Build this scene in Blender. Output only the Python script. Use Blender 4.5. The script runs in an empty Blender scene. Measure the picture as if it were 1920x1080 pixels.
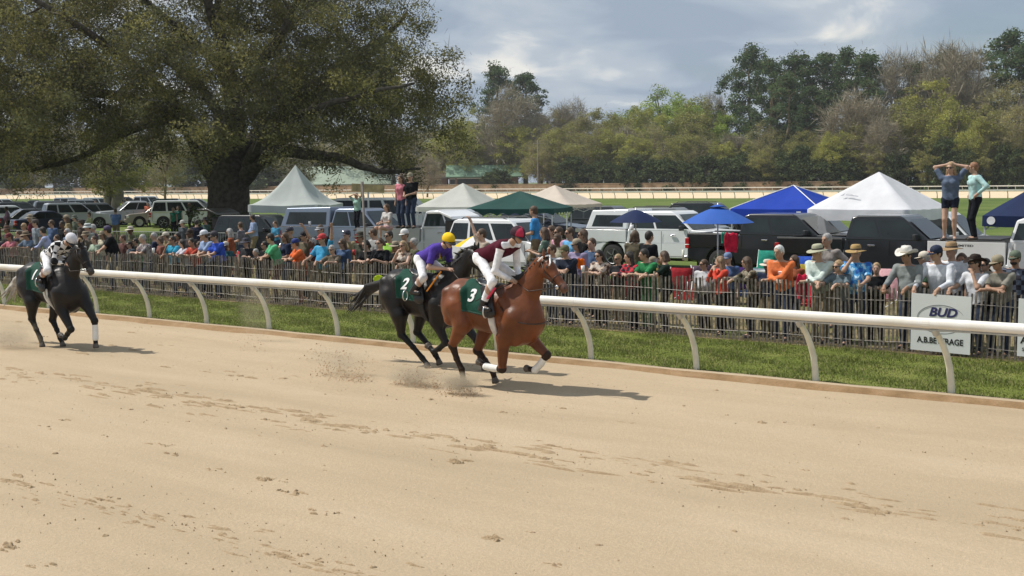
import bpy, bmesh, math, random
import numpy as np
from mathutils import Vector, Matrix
random.seed(7); rng = np.random.default_rng(7)
sc = bpy.context.scene
R = math.radians

# ---------------------------------------------------------------- camera
FPX = 2300.0; CAMH = 3.05
pit = math.atan(200/FPX); rho = math.atan(.0105)
fw = Vector((0, math.cos(pit), -math.sin(pit)))
U0 = Vector((0, math.sin(pit), math.cos(pit))); X0 = Vector((1, 0, 0))
rt = X0*math.cos(rho) - U0*math.sin(rho)
up = U0*math.cos(rho) + X0*math.sin(rho)
cd = bpy.data.cameras.new('camera'); cam = bpy.data.objects.new('camera', cd)
sc.collection.objects.link(cam); sc.camera = cam
m = Matrix.Identity(4)
for i in range(3):
    m[i][0] = rt[i]; m[i][1] = up[i]; m[i][2] = -fw[i]
m[2][3] = CAMH
cam.matrix_world = m
cd.sensor_width = 36; cd.lens = FPX/1920*36; cd.clip_end = 5000; cd.clip_start = .1
sc.render.resolution_x = 1024; sc.render.resolution_y = 576

# ---------------------------------------------------------------- sun and sky
SUN_EL = R(54.5); saz = Vector((-.967, .255))
sun_dir = Vector((saz.x*math.cos(SUN_EL), saz.y*math.cos(SUN_EL), math.sin(SUN_EL))).normalized()
sl = bpy.data.lights.new('sun', 'SUN'); sl.energy = 4.6; sl.angle = R(.55); sl.color = (1, .95, .87)
so = bpy.data.objects.new('sun', sl); sc.collection.objects.link(so)
so.rotation_euler = sun_dir.to_track_quat('Z', 'Y').to_euler()
w = bpy.data.worlds.new('World'); sc.world = w; w.use_nodes = True
nt = w.node_tree; nt.nodes.clear()
def N(nt, t, **k):
    n = nt.nodes.new(t)
    for a, b in k.items(): setattr(n, a, b)
    return n
o_ = N(nt, 'ShaderNodeOutputWorld'); bg = N(nt, 'ShaderNodeBackground')
sky = N(nt, 'ShaderNodeTexSky', sky_type='NISHITA', sun_disc=False)
sky.sun_elevation = SUN_EL; sky.sun_rotation = math.atan2(saz.x, saz.y)
sky.air_density = 1.0; sky.dust_density = 1.5; sky.ozone_density = 1.5
tc = N(nt, 'ShaderNodeTexCoord'); sp = N(nt, 'ShaderNodeSeparateXYZ')
nt.links.new(tc.outputs['Generated'], sp.inputs[0])
zz = N(nt, 'ShaderNodeMath', operation='MAXIMUM'); nt.links.new(sp.outputs['Z'], zz.inputs[0]); zz.inputs[1].default_value = 0
za = N(nt, 'ShaderNodeMath', operation='ADD'); nt.links.new(zz.outputs[0], za.inputs[0]); za.inputs[1].default_value = .22
dx = N(nt, 'ShaderNodeMath', operation='DIVIDE'); dy = N(nt, 'ShaderNodeMath', operation='DIVIDE')
nt.links.new(sp.outputs['X'], dx.inputs[0]); nt.links.new(za.outputs[0], dx.inputs[1])
nt.links.new(sp.outputs['Y'], dy.inputs[0]); nt.links.new(za.outputs[0], dy.inputs[1])
cb = N(nt, 'ShaderNodeCombineXYZ'); nt.links.new(dx.outputs[0], cb.inputs[0]); nt.links.new(dy.outputs[0], cb.inputs[1])
mp = N(nt, 'ShaderNodeMapping'); nt.links.new(cb.outputs[0], mp.inputs[0])
mp.inputs['Location'].default_value = (1.2, 3.4, 0); mp.inputs['Scale'].default_value = (1.25, 1.3, 1); mp.inputs['Rotation'].default_value = (0, 0, .25)
n1 = N(nt, 'ShaderNodeTexNoise'); n1.inputs['Scale'].default_value = 1.0; n1.inputs['Detail'].default_value = 9; n1.inputs['Roughness'].default_value = .55; n1.inputs['Distortion'].default_value = .35
nt.links.new(mp.outputs[0], n1.inputs['Vector'])
r1 = N(nt, 'ShaderNodeValToRGB'); nt.links.new(n1.outputs['Fac'], r1.inputs[0])
r1.color_ramp.elements[0].position = .22; r1.color_ramp.elements[1].position = .46
n2 = N(nt, 'ShaderNodeTexNoise'); n2.inputs['Scale'].default_value = 2.1; n2.inputs['Detail'].default_value = 8; n2.inputs['Distortion'].default_value = .5
nt.links.new(mp.outputs[0], n2.inputs['Vector'])
r2 = N(nt, 'ShaderNodeValToRGB'); nt.links.new(n2.outputs['Fac'], r2.inputs[0])
r2.color_ramp.elements[0].position = .40; r2.color_ramp.elements[0].color = (3.7, 4.5, 5.6, 1)
r2.color_ramp.elements[1].position = .66; r2.color_ramp.elements[1].color = (9.0, 8.9, 8.5, 1)
e = r2.color_ramp.elements.new(.56); e.color = (5.2, 5.9, 6.7, 1)
mx = N(nt, 'ShaderNodeMixRGB'); nt.links.new(r1.outputs[0], mx.inputs[0])
nt.links.new(sky.outputs[0], mx.inputs[1]); nt.links.new(r2.outputs[0], mx.inputs[2])
nt.links.new(mx.outputs[0], bg.inputs[0]); bg.inputs[1].default_value = .095
nt.links.new(bg.outputs[0], o_.inputs[0])
sc.view_settings.view_transform = 'Standard'; sc.view_settings.look = 'None'
sc.view_settings.exposure = 0; sc.view_settings.gamma = 1
sc.view_settings.use_curve_mapping = False

# ---------------------------------------------------------------- placing helpers
nN = Vector((.602, .798)); dD = Vector((.798, -.602))     # away from / along the rail
ANG = math.atan2(dD.y, dD.x)
def ray(px, py):
    return fw + rt*((px-960)/FPX) + up*((540-py)/FPX)
def onc(px, py, c):
    q = ray(px, py); t = c/(nN.x*q.x + nN.y*q.y); return Vector((q.x*t, q.y*t, CAMH+q.z*t))
def atY(px, py, Y):
    q = ray(px, py); t = Y/q.y; return Vector((q.x*t, Y, CAMH+q.z*t))
def gp(px, py, z=0):
    q = ray(px, py); t = (z-CAMH)/q.z; return Vector((q.x*t, q.y*t, z))
def uc(u, c, z=0): return Vector((dD.x*u+nN.x*c, dD.y*u+nN.y*c, z))

# ---------------------------------------------------------------- materials
MATS = {}
def mat(name, col, rough=.6, var=.12, scale=6, bump=0, metal=0, spec=.5, col2=None, bscale=None, trans=0, coat=0, sheen=0):
    if name in MATS: return MATS[name]
    m = bpy.data.materials.new(name); m.use_nodes = True; nt = m.node_tree
    b = nt.nodes['Principled BSDF']
    b.inputs['Roughness'].default_value = rough; b.inputs['Metallic'].default_value = metal
    b.inputs['Specular IOR Level'].default_value = spec
    if coat: b.inputs['Coat Weight'].default_value = coat; b.inputs['Coat Roughness'].default_value = .08
    if sheen: b.inputs['Sheen Weight'].default_value = sheen
    tc = N(nt, 'ShaderNodeTexCoord')
    no = N(nt, 'ShaderNodeTexNoise'); no.inputs['Scale'].default_value = scale; no.inputs['Detail'].default_value = 5
    nt.links.new(tc.outputs['Object'], no.inputs['Vector'])
    mx = N(nt, 'ShaderNodeMixRGB')
    r = N(nt, 'ShaderNodeValToRGB'); r.color_ramp.elements[0].position = .35; r.color_ramp.elements[1].position = .65
    nt.links.new(no.outputs['Fac'], r.inputs[0]); nt.links.new(r.outputs[0], mx.inputs[0])
    c = tuple(col)
    if col2 is None:
        a = tuple(max(0, x*(1-var)) for x in c); b2 = tuple(min(1, x*(1+var)) for x in c)
    else: a, b2 = c, tuple(col2)
    mx.inputs[1].default_value = (*a, 1); mx.inputs[2].default_value = (*b2, 1)
    nt.links.new(mx.outputs[0], b.inputs['Base Color'])
    if bump:
        n2 = N(nt, 'ShaderNodeTexNoise'); n2.inputs['Scale'].default_value = bscale or scale*4; n2.inputs['Detail'].default_value = 4
        nt.links.new(tc.outputs['Object'], n2.inputs['Vector'])
        bp = N(nt, 'ShaderNodeBump'); bp.inputs['Strength'].default_value = bump; bp.inputs['Distance'].default_value = .02
        nt.links.new(n2.outputs['Fac'], bp.inputs['Height']); nt.links.new(bp.outputs[0], b.inputs['Normal'])
    if trans:
        tb = N(nt, 'ShaderNodeBsdfTranslucent'); nt.links.new(mx.outputs[0], tb.inputs[0])
        ms = N(nt, 'ShaderNodeMixShader'); ms.inputs[0].default_value = trans
        nt.links.new(b.outputs[0], ms.inputs[1]); nt.links.new(tb.outputs[0], ms.inputs[2])
        nt.links.new(ms.outputs[0], nt.nodes['Material Output'].inputs[0])
    MATS[name] = m; return m
def cloth(col, kind='plain'):
    key = 'cloth_%s_%02x%02x%02x' % ((kind,)+tuple(int(max(0, min(1, c))*255) for c in col))
    if key in MATS: return MATS[key]
    m = mat(key, col, .85, .22, 7, 1.0, spec=.15, bscale=9)
    if kind != 'plain':
        nt = m.node_tree; b = nt.nodes['Principled BSDF']; tc = N(nt, 'ShaderNodeTexCoord')
        if kind == 'plaid' or kind == 'checker':
            t = N(nt, 'ShaderNodeTexChecker'); t.inputs['Scale'].default_value = 9 if kind == 'checker' else 12
            t.inputs[1].default_value = (*col, 1); t.inputs[2].default_value = (.012, .012, .014, 1) if kind == 'checker' else (.03, .03, .04, 1)
            mpn = N(nt, 'ShaderNodeMapping'); mpn.inputs['Rotation'].default_value = (.5, .6, .3) if kind == 'checker' else (0, 0, 0)
            mpn.inputs['Location'].default_value = (.033, .027, .041)
            nt.links.new(tc.outputs['Object'], mpn.inputs[0]); nt.links.new(mpn.outputs[0], t.inputs[0])
            nt.links.new(t.outputs[0], b.inputs['Base Color'])
        else:
            t = N(nt, 'ShaderNodeTexNoise'); t.inputs['Scale'].default_value = 9; t.inputs['Detail'].default_value = 2
            nt.links.new(tc.outputs['Object'], t.inputs[0])
            rp = N(nt, 'ShaderNodeValToRGB'); rp.color_ramp.interpolation = 'CONSTANT'
            cc = {'floral': [(.0, (.03, .12, .42)), (.43, (.08, .32, .65)), (.56, (.45, .68, .85))],
                  'camo': [(.0, (.05, .045, .03)), (.46, (.16, .13, .09)), (.55, (.28, .25, .19))],
                  'pattern': [(.0, (.10, .06, .05)), (.47, (.42, .34, .27)), (.56, (.55, .5, .45))],
                  'stripe': [(.0, (.35, .33, .33)), (.5, (.16, .13, .14))]}[kind]
            els = rp.color_ramp.elements
            els[0].position = 0; els[0].color = (*cc[0][1], 1); els[1].position = cc[1][0]; els[1].color = (*cc[1][1], 1)
            for p_, c_ in cc[2:]:
                e = els.new(p_); e.color = (*c_, 1)
            nt.links.new(t.outputs[0], rp.inputs[0]); nt.links.new(rp.outputs[0], b.inputs['Base Color'])
    return m

# ---------------------------------------------------------------- object helpers
def link(o): sc.collection.objects.link(o); return o
def tag(o, label=None, cat=None, group=None, kind=None):
    if label: o['label'] = label
    if cat: o['category'] = cat
    if group: o['group'] = group
    if kind: o['kind'] = kind
    return o
def empty(name, loc=(0, 0, 0), rz=0, label=None, cat=None, group=None):
    o = bpy.data.objects.new(name, None); o.location = loc; o.rotation_euler = (0, 0, rz)
    o.empty_display_size = .1
    link(o); return tag(o, label, cat, group)
def mkmesh(name, V, F, mats, mi=None, smooth=True):
    me = bpy.data.meshes.new(name)
    V = np.asarray(V, dtype=np.float32).reshape(-1, 3)
    if isinstance(F, np.ndarray):
        n, k = F.shape
        me.vertices.add(len(V)); me.vertices.foreach_set('co', V.ravel())
        me.loops.add(n*k); me.loops.foreach_set('vertex_index', F.astype(np.int32).ravel())
        me.polygons.add(n); me.polygons.foreach_set('loop_start', np.arange(0, n*k, k, dtype=np.int32))
        me.update(calc_edges=True)
    else:
        me.from_pydata(V.tolist(), [], F); me.update()
    for m in mats: me.materials.append(m)
    n = len(me.polygons)
    if mi is not None: me.polygons.foreach_set('material_index', np.asarray(mi, dtype=np.int32))
    me.polygons.foreach_set('use_smooth', np.full(n, smooth, dtype=bool))
    me.update(); return me
def mkobj(name, V, F, mats, mi=None, parent=None, smooth=True, loc=(0, 0, 0), rz=0):
    if not isinstance(mats, (list, tuple)): mats = [mats]
    o = bpy.data.objects.new(name, mkmesh(name, V, F, mats, mi, smooth)); link(o)
    if parent: o.parent = parent
    o.location = loc; o.rotation_euler = (0, 0, rz); return o
def copy_tree(o, parent=None):
    c = o.copy(); link(c); c.parent = parent
    for ch in list(o.children): copy_tree(ch, c)
    return c
class MB:
    def __init__(s): s.v = []; s.f = []; s.m = []
    def add(s, V, F, m=0):
        b = len(s.v); s.v += [tuple(v) for v in V]; s.f += [tuple(i+b for i in f) for f in F]; s.m += [m]*len(F); return s
    def box(s, c, d, M=None, m=0):
        V = []
        for x in (-.5, .5):
            for y in (-.5, .5):
                for z in (-.5, .5):
                    p = Vector((x*d[0], y*d[1], z*d[2]))
                    if M is not None: p = M @ p
                    V.append(p+Vector(c))
        return s.add(V, [(0, 1, 3, 2), (4, 6, 7, 5), (0, 4, 5, 1), (2, 3, 7, 6), (0, 2, 6, 4), (1, 5, 7, 3)], m)
    def beam(s, a, b, w, h=None, m=0):
        a, b = Vector(a), Vector(b); h = h or w; d = b-a
        M = d.to_track_quat('X', 'Z').to_matrix()
        return s.box((a+b)/2, (d.length, w, h), M, m)
    def tube(s, pts, r, n=8, m=0, cap=True, sq=1):
        pts = [Vector(p) for p in pts]; k = len(pts)
        rs = r if isinstance(r, (list, tuple)) else [r]*k
        V = []; F = []
        ref = None
        for i, p in enumerate(pts):
            t = (pts[min(i+1, k-1)]-pts[max(i-1, 0)]).normalized()
            if ref is None: ref = t.orthogonal().normalized() if abs(t.z) > .9 else Vector((0, 0, 1))
            a = t.cross(ref); a = a.normalized() if a.length > 1e-5 else t.orthogonal().normalized(); b = a.cross(t).normalized()
            ref = b if abs(t.z) > .9 or ref.z < .99 else ref
            for j in range(n):
                q = 2*math.pi*j/n
                V.append(p + a*math.cos(q)*rs[i]*sq + b*math.sin(q)*rs[i])
        for i in range(k-1):
            for j in range(n):
                F.append((i*n+j, i*n+(j+1) % n, (i+1)*n+(j+1) % n, (i+1)*n+j))
        if cap: F.append(tuple(range(n))[::-1]); F.append(tuple((k-1)*n+j for j in range(n)))
        return s.add(V, F, m)
    def lathe(s, prof, n=16, c=(0, 0, 0), M=None, m=0, sx=1, sy=1, fn=None):
        V = []; F = []; k = len(prof)
        for r, z in prof:
            for j in range(n):
                q = 2*math.pi*j/n; p = Vector((r*math.cos(q)*sx, r*math.sin(q)*sy, z))
                if fn: p = fn(p, q, r)
                if M is not None: p = M @ p
                V.append(p+Vector(c))
        for i in range(k-1):
            for j in range(n): F.append((i*n+j, i*n+(j+1) % n, (i+1)*n+(j+1) % n, (i+1)*n+j))
        F.append(tuple(range(n))[::-1]); F.append(tuple((k-1)*n+j for j in range(n)))
        return s.add(V, F, m)
    def prism(s, poly, y0, y1, m=0, yf=None):
        """polygon in x-z pushed through y; yf(z) gives half width instead"""
        k = len(poly); V = []
        for sgn, yy in ((0, y0), (1, y1)):
            for x, z in poly:
                V.append((x, (yf(x, z)*(-1, 1)[sgn]) if yf else yy, z))
        F = [tuple(range(k)), tuple(range(2*k-1, k-1, -1))]
        for i in range(k): j = (i+1) % k; F.append((i, i+k, j+k, j))
        return s.add(V, F, m)
    def build(s, name, mats, parent=None, smooth=False, loc=(0, 0, 0), rz=0, bevel=0, seg=2, auto=None):
        o = mkobj(name, s.v, [list(f) for f in s.f], mats, s.m, parent, smooth, loc, rz)
        bm = bmesh.new(); bm.from_mesh(o.data); bmesh.ops.recalc_face_normals(bm, faces=bm.faces); bm.to_mesh(o.data); bm.free()
        if bevel:
            b = o.modifiers.new('b', 'BEVEL'); b.width = bevel; b.segments = seg; b.limit_method = 'ANGLE'; b.angle_limit = R(28)
            for p in o.data.polygons: p.use_smooth = True
            wn = o.modifiers.new('w', 'WEIGHTED_NORMAL'); wn.keep_sharp = False
        return o

# ---------------------------------------------------------------- implicit surfaces
class Cap:
    def __init__(s, a, b, ra, rb, k=.03, t=0, sc=None, pl=None):
        s.a = np.array(a, float); s.b = np.array(b, float); s.ra = ra; s.rb = rb; s.k = k; s.t = t
        s.sc = np.array(sc if sc else (1, 1, 1), float); s.pl = pl or []
    def bb(s):
        r = max(s.ra, s.rb)*s.sc; a, b = s.a, s.b
        return np.minimum(a, b)-r, np.maximum(a, b)+r
    def d(s, x, y, z):
        A = s.a; sx, sy, sz = s.sc
        px, py, pz = (x-A[0])/sx, (y-A[1])/sy, (z-A[2])/sz
        ba = (s.b-A)/s.sc; L = max(float(ba@ba), 1e-9)
        t = np.clip((px*ba[0]+py*ba[1]+pz*ba[2])/L, 0, 1)
        dd = np.sqrt((px-t*ba[0])**2+(py-t*ba[1])**2+(pz-t*ba[2])**2) - (s.ra+(s.rb-s.ra)*t)
        return dd*min(s.sc)
class Ell:
    def __init__(s, c, r, k=.03, t=0, M=None, pl=None):
        s.c = np.array(c, float); s.r = np.array(r, float); s.k = k; s.t = t; s.pl = pl or []
        s.M = np.array(M, float).reshape(3, 3) if M is not None else None
    def bb(s):
        r = s.r if s.M is None else np.sqrt((s.M**2) @ (s.r**2))
        return s.c-r, s.c+r
    def d(s, x, y, z):
        px, py, pz = x-s.c[0], y-s.c[1], z-s.c[2]
        if s.M is not None:
            M = s.M
            px, py, pz = (M[0, 0]*px+M[1, 0]*py+M[2, 0]*pz, M[0, 1]*px+M[1, 1]*py+M[2, 1]*pz, M[0, 2]*px+M[1, 2]*py+M[2, 2]*pz)
        a, b, c = s.r
        k0 = np.sqrt((px/a)**2+(py/b)**2+(pz/c)**2); k1 = np.sqrt((px/a**2)**2+(py/b**2)**2+(pz/c**2)**2)
        return k0*(k0-1)/np.maximum(k1, 1e-6)
def field(prims, vox, grow=0):
    lo = np.min([p.bb()[0] for p in prims], 0)-vox*2.5-grow; hi = np.max([p.bb()[1] for p in prims], 0)+vox*2.5+grow
    n = np.ceil((hi-lo)/vox).astype(int)+1
    ax = [lo[i]+vox*np.arange(n[i]) for i in range(3)]
    D = np.full(n, 9., np.float32); T = np.zeros(n, np.int8)
    for p in prims:
        a, b = p.bb(); mg = p.k+vox*2.5+grow
        i0 = np.maximum(0, np.floor((a-mg-lo)/vox).astype(int)); i1 = np.minimum(n, np.ceil((b+mg-lo)/vox).astype(int)+1)
        sl = tuple(slice(i0[i], i1[i]) for i in range(3))
        x = ax[0][sl[0]][:, None, None]; y = ax[1][sl[1]][None, :, None]; z = ax[2][sl[2]][None, None, :]
        d = p.d(x, y, z)
        for pt, nr in p.pl: d = np.maximum(d, (x-pt[0])*nr[0]+(y-pt[1])*nr[1]+(z-pt[2])*nr[2])
        d = np.broadcast_to(d, D[sl].shape)
        Ds = D[sl]; T[sl] = np.where(d < Ds, p.t, T[sl])
        h = np.clip(.5+.5*(d-Ds)/p.k, 0, 1)
        D[sl] = np.where(Ds > 8, d, d+(Ds-d)*h-p.k*h*(1-h))
    return D, T, ax, lo, vox
def nets(D, T, lo, vox):
    s = D < 0
    c = np.zeros(tuple(np.array(D.shape)-1), np.int8)
    offs = [(i, j, k) for i in (0, 1) for j in (0, 1) for k in (0, 1)]
    nx, ny, nz = c.shape
    for i, j, k in offs: c += s[i:i+nx, j:j+ny, k:k+nz]
    act = (c > 0) & (c < 8); I = np.argwhere(act)
    idx = np.full(c.shape, -1, np.int64); idx[act] = np.arange(len(I))
    val = np.stack([D[I[:, 0]+o[0], I[:, 1]+o[1], I[:, 2]+o[2]] for o in offs], 1)
    P = np.zeros((len(I), 3)); C = np.zeros(len(I))
    for a in range(8):
        for b in range(a+1, 8):
            oa, ob = np.array(offs[a]), np.array(offs[b])
            if abs(oa-ob).sum() != 1: continue
            va, vb = val[:, a], val[:, b]; mk = (va < 0) != (vb < 0)
            t = np.where(mk, va/np.where(mk, va-vb, 1), 0)
            P += np.where(mk[:, None], oa+(ob-oa)*t[:, None], 0); C += mk
    P = (I+P/C[:, None])*vox+lo
    Q = []; G = []
    for ax in range(3):
        u, v = [(1, 2), (2, 0), (0, 1)][ax]
        sa = [slice(None)]*3; sb = [slice(None)]*3; sa[ax] = slice(0, -1); sb[ax] = slice(1, None)
        ch = s[tuple(sa)] != s[tuple(sb)]
        E = np.argwhere(ch)
        E = E[(E[:, u] > 0) & (E[:, v] > 0) & (E[:, u] < D.shape[u]-1) & (E[:, v] < D.shape[v]-1)]
        if len(E) == 0: continue
        def cell(du, dv):
            e = E.copy(); e[:, u] -= du; e[:, v] -= dv; return idx[e[:, 0], e[:, 1], e[:, 2]]
        q = np.stack([cell(1, 1), cell(0, 1), cell(0, 0), cell(1, 0)], 1)
        inside = s[E[:, 0], E[:, 1], E[:, 2]]
        q = np.where(inside[:, None], q, q[:, ::-1])
        Q.append(q); G.append(T[E[:, 0], E[:, 1], E[:, 2]])
    return P, np.concatenate(Q), np.concatenate(G)
def blob(name, prims, vox, mats, parent=None, clip=None):
    D, T, ax, lo, vox = field(prims, vox)
    if clip is not None: D = np.maximum(D, clip(ax[0][:, None, None], ax[1][None, :, None], ax[2][None, None, :]))
    V, F, t = nets(D, T, lo, vox)
    return mkobj(name, V, F, mats, t, parent)
def evald(prims, P, kk=None):
    D = np.full(len(P), 9.)
    for p in prims:
        d = p.d(P[:, 0], P[:, 1], P[:, 2]); h = np.clip(.5+.5*(d-D)/p.k, 0, 1)
        D = np.where(D > 8, d, d+(D-d)*h-p.k*h*(1-h))
    return D
def text_mesh(s, size, bold=False, shear=0, sub=0):
    cu = bpy.data.curves.new('t', 'FONT'); cu.body = s; cu.size = size; cu.align_x = 'CENTER'; cu.align_y = 'CENTER'; cu.shear = shear
    if bold: cu.offset = size*.03
    cu.resolution_u = 3
    ob = bpy.data.objects.new('t', cu); link(ob); dg = bpy.context.evaluated_depsgraph_get(); dg.update()
    me = bpy.data.meshes.new_from_object(ob.evaluated_get(dg)); bpy.data.objects.remove(ob)
    bm = bmesh.new(); bm.from_mesh(me); bmesh.ops.remove_doubles(bm, verts=bm.verts, dist=1e-4)
    if sub:
        bmesh.ops.triangulate(bm, faces=bm.faces)
        for _ in range(sub): bmesh.ops.subdivide_edges(bm, edges=[e for e in bm.edges if e.calc_length() > size*.08], cuts=1)
        bmesh.ops.triangulate(bm, faces=bm.faces)
    V = [tuple(v.co) for v in bm.verts]; F = [[v.index for v in f.verts] for f in bm.faces]; bm.free()
    return V, F
# ================================================================ THE SETTING
def sheet(name, u0, u1, c0, c1, z, m, nx=2, ny=2, kind='structure'):
    xs = np.linspace(u0, u1, nx); ys = np.linspace(c0, c1, ny)
    V = [(x, y, z) for x in xs for y in ys]
    F = [(i*ny+j, (i+1)*ny+j, (i+1)*ny+j+1, i*ny+j+1) for i in range(nx-1) for j in range(ny-1)]
    return tag(mkobj(name, V, F, m, smooth=False, rz=ANG), kind=kind)
def groundmat(name, c1, c2, c3, sc1, stretch=(1, 1, 1), rough=.95, bump=.4, bs=30, fine=.5, bd=.03):
    m = bpy.data.materials.new(name); m.use_nodes = True; nt = m.node_tree; b = nt.nodes['Principled BSDF']
    b.inputs['Roughness'].default_value = rough; b.inputs['Specular IOR Level'].default_value = .15
    tc = N(nt, 'ShaderNodeTexCoord'); mp = N(nt, 'ShaderNodeMapping'); mp.inputs['Scale'].default_value = stretch
    nt.links.new(tc.outputs['Object'], mp.inputs[0])
    n1 = N(nt, 'ShaderNodeTexNoise'); n1.inputs['Scale'].default_value = sc1; n1.inputs['Detail'].default_value = 8; n1.inputs['Roughness'].default_value = .6
    nt.links.new(mp.outputs[0], n1.inputs[0])
    r = N(nt, 'ShaderNodeValToRGB'); r.color_ramp.elements[0].position = .34; r.color_ramp.elements[1].position = .66
    r.color_ramp.elements[0].color = (*c1, 1); r.color_ramp.elements[1].color = (*c3, 1)
    e = r.color_ramp.elements.new(.5); e.color = (*c2, 1)
    nt.links.new(n1.outputs['Fac'], r.inputs[0])
    n2 = N(nt, 'ShaderNodeTexNoise'); n2.inputs['Scale'].default_value = bs; n2.inputs['Detail'].default_value = 5; n2.inputs['Roughness'].default_value = .7
    nt.links.new(tc.outputs['Object'], n2.inputs[0])
    mr = N(nt, 'ShaderNodeMapRange'); nt.links.new(n2.outputs['Fac'], mr.inputs[0])
    mr.inputs[1].default_value = .3; mr.inputs[2].default_value = .7; mr.inputs[3].default_value = 1-fine*.5; mr.inputs[4].default_value = 1+fine*.5
    mx = N(nt, 'ShaderNodeMixRGB', blend_type='MULTIPLY'); mx.inputs[0].default_value = 1
    nt.links.new(r.outputs[0], mx.inputs[1]); nt.links.new(mr.outputs[0], mx.inputs[2])
    nt.links.new(mx.outputs[0], b.inputs['Base Color'])
    ad = N(nt, 'ShaderNodeMath', operation='ADD'); nt.links.new(n1.outputs['Fac'], ad.inputs[0]); nt.links.new(n2.outputs['Fac'], ad.inputs[1])
    bp = N(nt, 'ShaderNodeBump'); bp.inputs['Strength'].default_value = bump; bp.inputs['Distance'].default_value = bd
    nt.links.new(ad.outputs[0], bp.inputs['Height']); nt.links.new(bp.outputs[0], b.inputs['Normal'])
    MATS[name] = m; return m
M_grass = groundmat('infield_grass', (.065, .10, .022), (.10, .145, .03), (.14, .17, .05), .12, bump=.6, bs=9, fine=.7)
M_verge = groundmat('verge_grass', (.10, .135, .022), (.15, .18, .035), (.21, .22, .06), 1.3, bump=.8, bs=38, fine=.9)
M_sand = groundmat('sand', (.395, .308, .205), (.438, .343, .230), (.472, .373, .256), .55, (.3, 1.3, 1), bump=.8, bs=30, fine=.17, bd=.02)
M_trod = groundmat('trodden_straw', (.13, .10, .055), (.23, .18, .095), (.10, .12, .035), .8, bump=.7, bs=14, fine=.8)
M_lip = groundmat('packed_soil', (.22, .14, .07), (.28, .18, .095), (.33, .22, .125), 2.5, bump=.6, bs=30, fine=.3)
M_moist = mat('moist_sand', (.38, .285, .18), .95, .12, 12, .8, spec=.1, col2=(.30, .22, .135))
# the ground reaches the horizon
gx = 2600
tag(mkobj('ground', [(-gx, -300, 0), (gx, -300, 0), (gx, gx, 0), (-gx, gx, 0)], [(0, 1, 2, 3)], M_grass, smooth=False), kind='structure')
# track with shallow harrow ridges in real relief
def track():
    # graded mesh: fine near the camera
    us = np.concatenate([np.linspace(-90, -34, 30)[:-1], np.linspace(-34, 3, 370), np.linspace(3, 60, 20)[1:]])
    cs = np.concatenate([np.linspace(-30, 3, 12)[:-1], np.linspace(3, 16.62, 250)])
    U, C = np.meshgrid(us, cs, indexing='ij')
    h = np.zeros_like(U); r2 = np.random.default_rng(3)
    for k in range(46):
        f = r2.uniform(2, 16); a = .012/f**.7*r2.uniform(.3, 1); ph = r2.uniform(0, 6.3); sk = r2.uniform(-.06, .06)
        h += a*np.sin(C*f+U*f*sk+ph+.8*np.sin(U*.35+k))
    for k in range(60):
        f = r2.uniform(1.5, 9); th = r2.uniform(0, 3.14); h += .0035/f**.3*np.sin((U*math.cos(th)*.6+C*math.sin(th))*f+r2.uniform(0, 6))
    edge = np.clip((C-3)*2, 0, 1)*np.clip((U+34)*1, 0, 1)*np.clip(3-U, 0, 1)
    Z = np.maximum(.018+h*.36*edge, .006)
    nx, ny = U.shape
    V = np.stack([U, C, Z], -1).reshape(-1, 3)
    i, j = np.meshgrid(np.arange(nx-1), np.arange(ny-1), indexing='ij'); a = (i*ny+j).ravel()
    F = np.stack([a, a+ny, a+ny+1, a+1], 1)
    return tag(mkobj('track', V, F, M_sand, rz=ANG), kind='structure')
track()
# low lip of packed soil and strip of blown sand at the foot of the rail
def lip():
    us = np.linspace(-90, 40, 900); V = []; F = []
    prof = [(16.56, .004), (16.60, .02), (16.69, .06), (16.79, .078), (16.95, .066), (17.12, .05), (17.32, .02)]
    r3 = np.random.default_rng(5); w1 = np.convolve(r3.normal(0, 1, 930), np.ones(9)/9, 'same')
    for i, u in enumerate(us):
        for k, (c, z) in enumerate(prof):
            V.append((u, c+.05*w1[i+k]*(1 if 0 < k else 0), z+.006*w1[i+12-k]))
    K = len(prof)
    mi = []
    for i in range(len(us)-1):
        for k in range(K-1): F.append((i*K+k, (i+1)*K+k, (i+1)*K+k+1, i*K+k+1)); mi.append(0 if k < 3 else 1)
    tag(mkobj('track_edge', V, F, [M_lip, M_sand], mi, rz=ANG), kind='structure')
lip()
sheet('grass_verge', -90, 40, 17.2, 20.75, .03, M_verge)
sheet('spectator_ground', -46, 40, 20.75, 31, .034, M_trod)
sheet('shaded_turf', -130, -46, 20.75, 60, .02, M_grass)

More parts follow.
